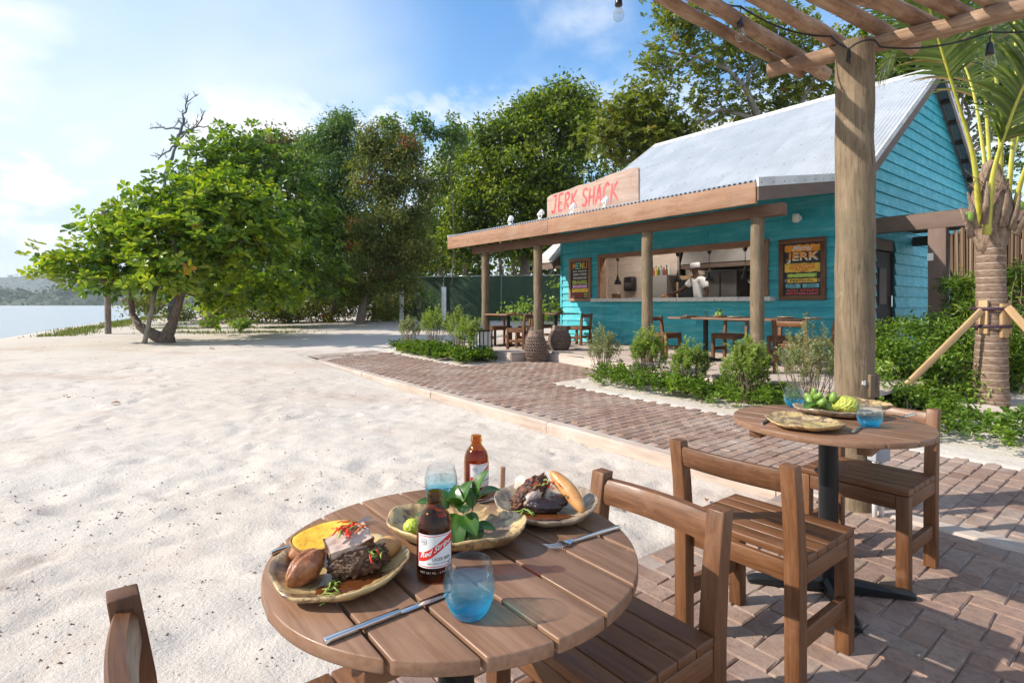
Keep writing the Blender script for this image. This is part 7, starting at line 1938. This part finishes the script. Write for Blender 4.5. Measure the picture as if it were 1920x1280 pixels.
br = empty('palm_brace', pz0, 0, 'set of sawn wooden props strapped round the palm trunk', 'brace')
def L_(p): return p - pz0
cl = [(R(205), .86, 1.22), (R(275), .82, 1.24), (R(340), .86, 1.20), (R(80), .86, 1.2)]
for a_, z0_, z1_ in cl: 
    o = link('cleat', bbox_mesh('cleat', (-.018, -.045, 0), (.018, .045, .40), MT['pine_z'], .003), br, L_(trk(z0_ - .02, a_)), (0, 0, a_))
gA = G(1652, 757); beam_between('prop', L_(trk(1.12, R(205), .205)), L_(Vector((gA.x, gA.y, gA.z - .08))), .036, .07, 'pine_x', br)
beam_between('prop', L_(trk(1.16, R(275), .20)), L_(trk(1.16, R(275), .20) + Vector((.60, -.35, -1.02))), .042, .08, 'pine_x', br)
beam_between('prop', L_(trk(1.14, R(340), .20)), L_(trk(1.14, R(340), .20) + Vector((.95, .30, -1.1))), .036, .07, 'pine_x', br)
MT['strap'] = mat_plain('purple_strap', (.045, .018, .035), .6)
for z in (.93, 1.14): MB().tube([(.192 * math.cos(a), .192 * math.sin(a), z) for a in np.linspace(0, 2 * np.pi, 33)], .011, 6, caps=False, ell=2.0).build('strap', MT['strap'], br, True)

# ------------------------------------------------------------------ small things lying about
stk = MB().box((-.014, -.014, -.1), (.014, .014, .30)).mesh('wooden_stake', MT['fascia_z']); bevel_mesh(stk, .002)
tag(link('wooden_stake', stk, None, (-.065, 3.3, gzf(-.065, 3.3) - .03), (.02, .03, .2)), 'small square wooden stake in the sand behind the back beer bottle', 'stake')
MT['dryleaf'] = mat_plain('dry_leaf', (.36, .17, .06), .7, col2=(.22, .09, .04), scale=30)
ldm = leaf_mesh(.09, .05, .02, 9, .5, -.3); ldm.materials.clear(); ldm.materials.append(MT['dryleaf'])
for i, (px, py, lab) in enumerate(((1222, 1088, 'curled dry brown leaf on the sand beside the right chair seat'), (1325, 918, 'dry reddish leaf on the sand between the chair backs'), (400, 655, 'dry leaf on the shaded sand right of the almond trunk'), (446, 649, 'reddish dry leaf on the sand below the tree row'), (125, 746, 'small dry leaf at the left on the open sand'), (208, 758, 'dry twiggy leaf on the open sand left of the middle'))):
    g = G(px, py); zz = float(sand_h(np.array(g.x), np.array(g.y))); o = link('dry_leaf', ldm, None, (g.x, g.y, zz + .012), (.2, .1, i * 1.3)); o.scale = [(.55, .6, 1.6, 1.4, 1.0, 1.1)[i]] * 3; tag(o, lab, 'dry leaf')

# ------------------------------------------------------------------ the cook behind the counter
SK = mat_plain('skin', (.060, .027, .015), .5, spec=.25, col2=(.08, .038, .022), scale=20)
CL = mat_plain('white_cotton', (.85, .84, .83), .85, col2=(.80, .79, .78), scale=12, bump=.25, bscale=14, bdist=.02)
def skin_obj(name, verts, edges, radii, mat, par, root=0, sub=2):
    me = bpy.data.meshes.new(name); me.from_pydata(verts, edges, []); me.update()
    bm = bmesh.new(); bm.from_mesh(me); ly = bm.verts.layers.skin.verify(); bm.verts.ensure_lookup_table()
    for v, r in zip(bm.verts, radii): v[ly].radius = (r, r) if not isinstance(r, tuple) else r
    bm.verts[root][ly].use_root = True
    bm.to_mesh(me); bm.free(); me.materials.append(mat)
    o = link(name, me, par)
    s_ = o.modifiers.new('Skin', 'SKIN'); s_.use_smooth_shade = True; s_.branch_smoothing = .4
    if sub: u = o.modifiers.new('Subdivision', 'SUBSURF'); u.levels = sub; u.render_levels = sub
    dg = bpy.context.evaluated_depsgraph_get(); bpy.context.view_layer.update()
    m2 = bpy.data.meshes.new_from_object(o.evaluated_get(dg)); o.modifiers.clear(); o.data = m2; m2.name = name
    m2.polygons.foreach_set('use_smooth', np.ones(len(m2.polygons), dtype=bool)); return o
cook = empty('person', hw(-3.30, 3.72, DZ), TH - .35, 'cook in white short sleeved jacket and round white cap reaching across the counter', 'person')
cook.scale = (1.05, 1.05, 1.05)
# faces -y; the figure's right hand is on -x
J = dict(pel=(0, 0, .96), bel=(-.01, -.01, 1.12), che=(-.03, -.03, 1.34), nkb=(-.045, -.045, 1.49), nek=(-.055, -.06, 1.555), jaw=(-.07, -.09, 1.615), hed=(-.068, -.075, 1.69), crn=(-.065, -.065, 1.755),
         rs=(-.20, -.04, 1.44), re=(-.37, -.18, 1.24), rw=(-.47, -.37, 1.14), ls=(.14, -.03, 1.44), le=(.245, .0, 1.17), lw=(.265, -.12, .96),
         rh=(-.09, 0, .90), rk=(-.10, -.03, .50), ra=(-.10, .02, .09), rt=(-.11, -.13, .04), lh=(.09, 0, .90), lk=(.10, -.03, .50), la=(.10, .02, .09), lt=(.11, -.13, .04),
         rp=(-.505, -.44, 1.128), lp=(.265, -.18, .90))
names = list(J); ix = {k: i for i, k in enumerate(names)}
E = [('pel', 'bel'), ('bel', 'che'), ('che', 'nkb'), ('nkb', 'nek'), ('nek', 'jaw'), ('jaw', 'hed'), ('hed', 'crn'), ('nkb', 'rs'), ('rs', 're'), ('re', 'rw'), ('rw', 'rp'), ('nkb', 'ls'), ('ls', 'le'), ('le', 'lw'), ('lw', 'lp'),
     ('pel', 'rh'), ('rh', 'rk'), ('rk', 'ra'), ('ra', 'rt'), ('pel', 'lh'), ('lh', 'lk'), ('lk', 'la'), ('la', 'lt')]
RD = dict(pel=(.15, .11), bel=(.14, .105), che=(.16, .11), nkb=.075, nek=.055, jaw=(.062, .075), hed=(.072, .088), crn=(.055, .068), rs=.062, re=.043, rw=.030, ls=.062, le=.043, lw=.030, rh=.085, rk=.06, ra=.042, rt=.038, lh=.085, lk=.06, la=.042, lt=.038, rp=(.040, .020), lp=(.040, .020))
V = [J[k] for k in names]; ED = [(ix[a], ix[b]) for a, b in E]; RR = [RD[k] for k in names]
def fingers(palm, dr, sd, th):
    p = Vector(palm); d = Vector(dr).normalized(); s_ = Vector(sd).normalized(); base = ix[palm_name]
    for k, (o, L) in enumerate(((-1.5, .060), (-.5, .072), (.5, .075), (1.5, .068))):
        a = p + s_ * o * .017 + d * .025; b = a + d * L * .5 + Vector((0, 0, -.004)); c_ = b + d * L * .45 + Vector((0, 0, -.020)); i0 = len(V)
        V.extend([tuple(a), tuple(b), tuple(c_)]); RR.extend([.0095, .0085, .007]); ED.extend([(base, i0), (i0, i0 + 1), (i0 + 1, i0 + 2)])
    a = p + s_ * th * .035 + d * .005; b = a + s_ * th * .018 + d * .035 + Vector((0, 0, -.012)); i0 = len(V); V.extend([tuple(a), tuple(b)]); RR.extend([.011, .008]); ED.extend([(base, i0), (i0, i0 + 1)])
palm_name = 'rp'; fingers(J['rp'], (-.45, -.85, -.1), (-.85, .45, 0), 1)
palm_name = 'lp'; fingers(J['lp'], (0, -.25, -.95), (.2, .97, -.2), -1)
body = skin_obj('body', V, ED, RR, SK, cook, ix['pel'])
# jacket: torso, collar and short sleeves a finger's width outside the body
jv = dict(hem=(0, 0, .80), pel=J['pel'], bel=J['bel'], che=J['che'], nkb=(-.042, -.04, 1.465), rs=J['rs'], rm=(-.315, -.13, 1.305), ls=J['ls'], lm=(.215, -.01, 1.25))
jn = list(jv); ji = {k: i for i, k in enumerate(jn)}
skin_obj('jacket', [jv[k] for k in jn], [(ji[a], ji[b]) for a, b in (('hem', 'pel'), ('pel', 'bel'), ('bel', 'che'), ('che', 'nkb'), ('nkb', 'rs'), ('rs', 'rm'), ('nkb', 'ls'), ('ls', 'lm'))],
         [(.185, .14), (.178, .138), (.168, .132), (.185, .135), .083, .088, .080, .088, .080], CL, cook, 1)
tv = [J['pel'], (-.095, 0, .88), (-.10, -.03, .50), (-.10, .02, .12), (.095, 0, .88), (.10, -.03, .50), (.10, .02, .12)]
skin_obj('trousers', tv, [(0, 1), (1, 2), (2, 3), (0, 4), (4, 5), (5, 6)], [(.165, .12), .10, .078, .065, .10, .078, .065], mat_plain('dark_trousers', (.03, .03, .035), .8), cook, 0)
hatp = MB().lathe([(0, .102), (.06, .102), (.088, .096), (.103, .082), (.107, .06), (.103, .04), (.098, .034), (.098, -.006), (.094, -.008), (.090, .0), (0, .03)], 32)
hatp.build('cap', CL, cook, True, (-.068, -.068, 1.715), (R(6), R(-4), .2)); cook.children[-1].scale = (.92, 1.06, 1)
hd = Vector((-.07, -.075, 1.665)); Rz = Matrix.Rotation(-.35, 4, 'Z'); fc = lambda x, y, z: hd + (Rz @ Vector((x, y, z)))
lump('nose', (.016, .022, .020), .04, 1, 2, SK, cook, fc(0, -.098, -.010), sub=2)
for s_ in (-1, 1):
    lump('ear', (.009, .020, .028), .05, 1, 3, SK, cook, fc(s_ * .082, .006, -.005), sub=2)
    e = lump('eye', (.011, .007, .006), 0, 1, 1, MT['white'], cook, fc(s_ * .031, -.087, .022), sub=2); lump('pupil', (.005, .004, .005), 0, 1, 1, MT['black'], e, (0, -.005, 0), sub=1)
    MB().tube([(-.018, 0, 0), (0, -.004, .005), (.018, 0, 0)], .004, 5).build('eyebrow', MT['black'], cook, True, fc(s_ * .031, -.086, .040))
MB().tube([(-.026, .006, 0), (0, 0, .002), (.026, .006, 0)], .006, 6, ell=.7).build('mouth', mat_plain('lips', (.13, .05, .04), .5), cook, True, fc(0, -.090, -.052))
MB().tube([(.055 * math.cos(a), .048 * math.sin(a), .004 * math.sin(a)) for a in np.linspace(0, 2 * np.pi, 25)], .012, 6, caps=False).build('collar_trim', mat_plain('red_trim', (.5, .03, .03), .7), cook, True, (-.048, -.05, 1.512))
for k in range(4): lump('button', (.008, .004, .008), 0, 1, 1, mat_plain('button_grey', (.5, .5, .5), .4) if 'button_grey' not in bpy.data.materials else bpy.data.materials['button_grey'], cook, (-.04 + .004 * k, -.165 + .012 * abs(k - 1), 1.40 - k * .10), sub=1)
p = cook.matrix_world if False else (Matrix.Translation(cook.location) @ Matrix.Rotation(TH - .35, 4, 'Z')) @ Vector((-.57, -.55, 0))
fp = empty('served_plate', (p.x, p.y, 1.3915), 0, 'plate of orange fried food under the hand of the cook', 'plate')
MB().lathe([(0, .004), (.09, .004), (.13, .02), (.125, .022), (.09, .010), (0, .010)], 26).build('dish', MT['plate_b'], fp, True)
for k in range(7): lump('fritter', (.034, .026, .022), .15, 2, k, MT['chili2'] if k % 2 else MT['bread'], fp, (math.cos(k * .9) * .05, math.sin(k * .9) * .05, .03 + .014 * (k % 3)), sub=2)

# ------------------------------------------------------------------ sea haze: one closed box of thin air
t = NT('thin_haze'); v = t.new('ShaderNodeVolumePrincipled'); v.inputs['Color'].default_value = (.86, .93, 1.0, 1); v.inputs['Density'].default_value = HAZE; v.inputs['Anisotropy'].default_value = .2
t.l.new(v.outputs[0], t.out.inputs['Volume'])
if HAZE > 0:
    hz = MB().box((-2700, -700, -3.2), (1000, 2700, 190)).build('haze', t.m); hz['kind'] = 'stuff'
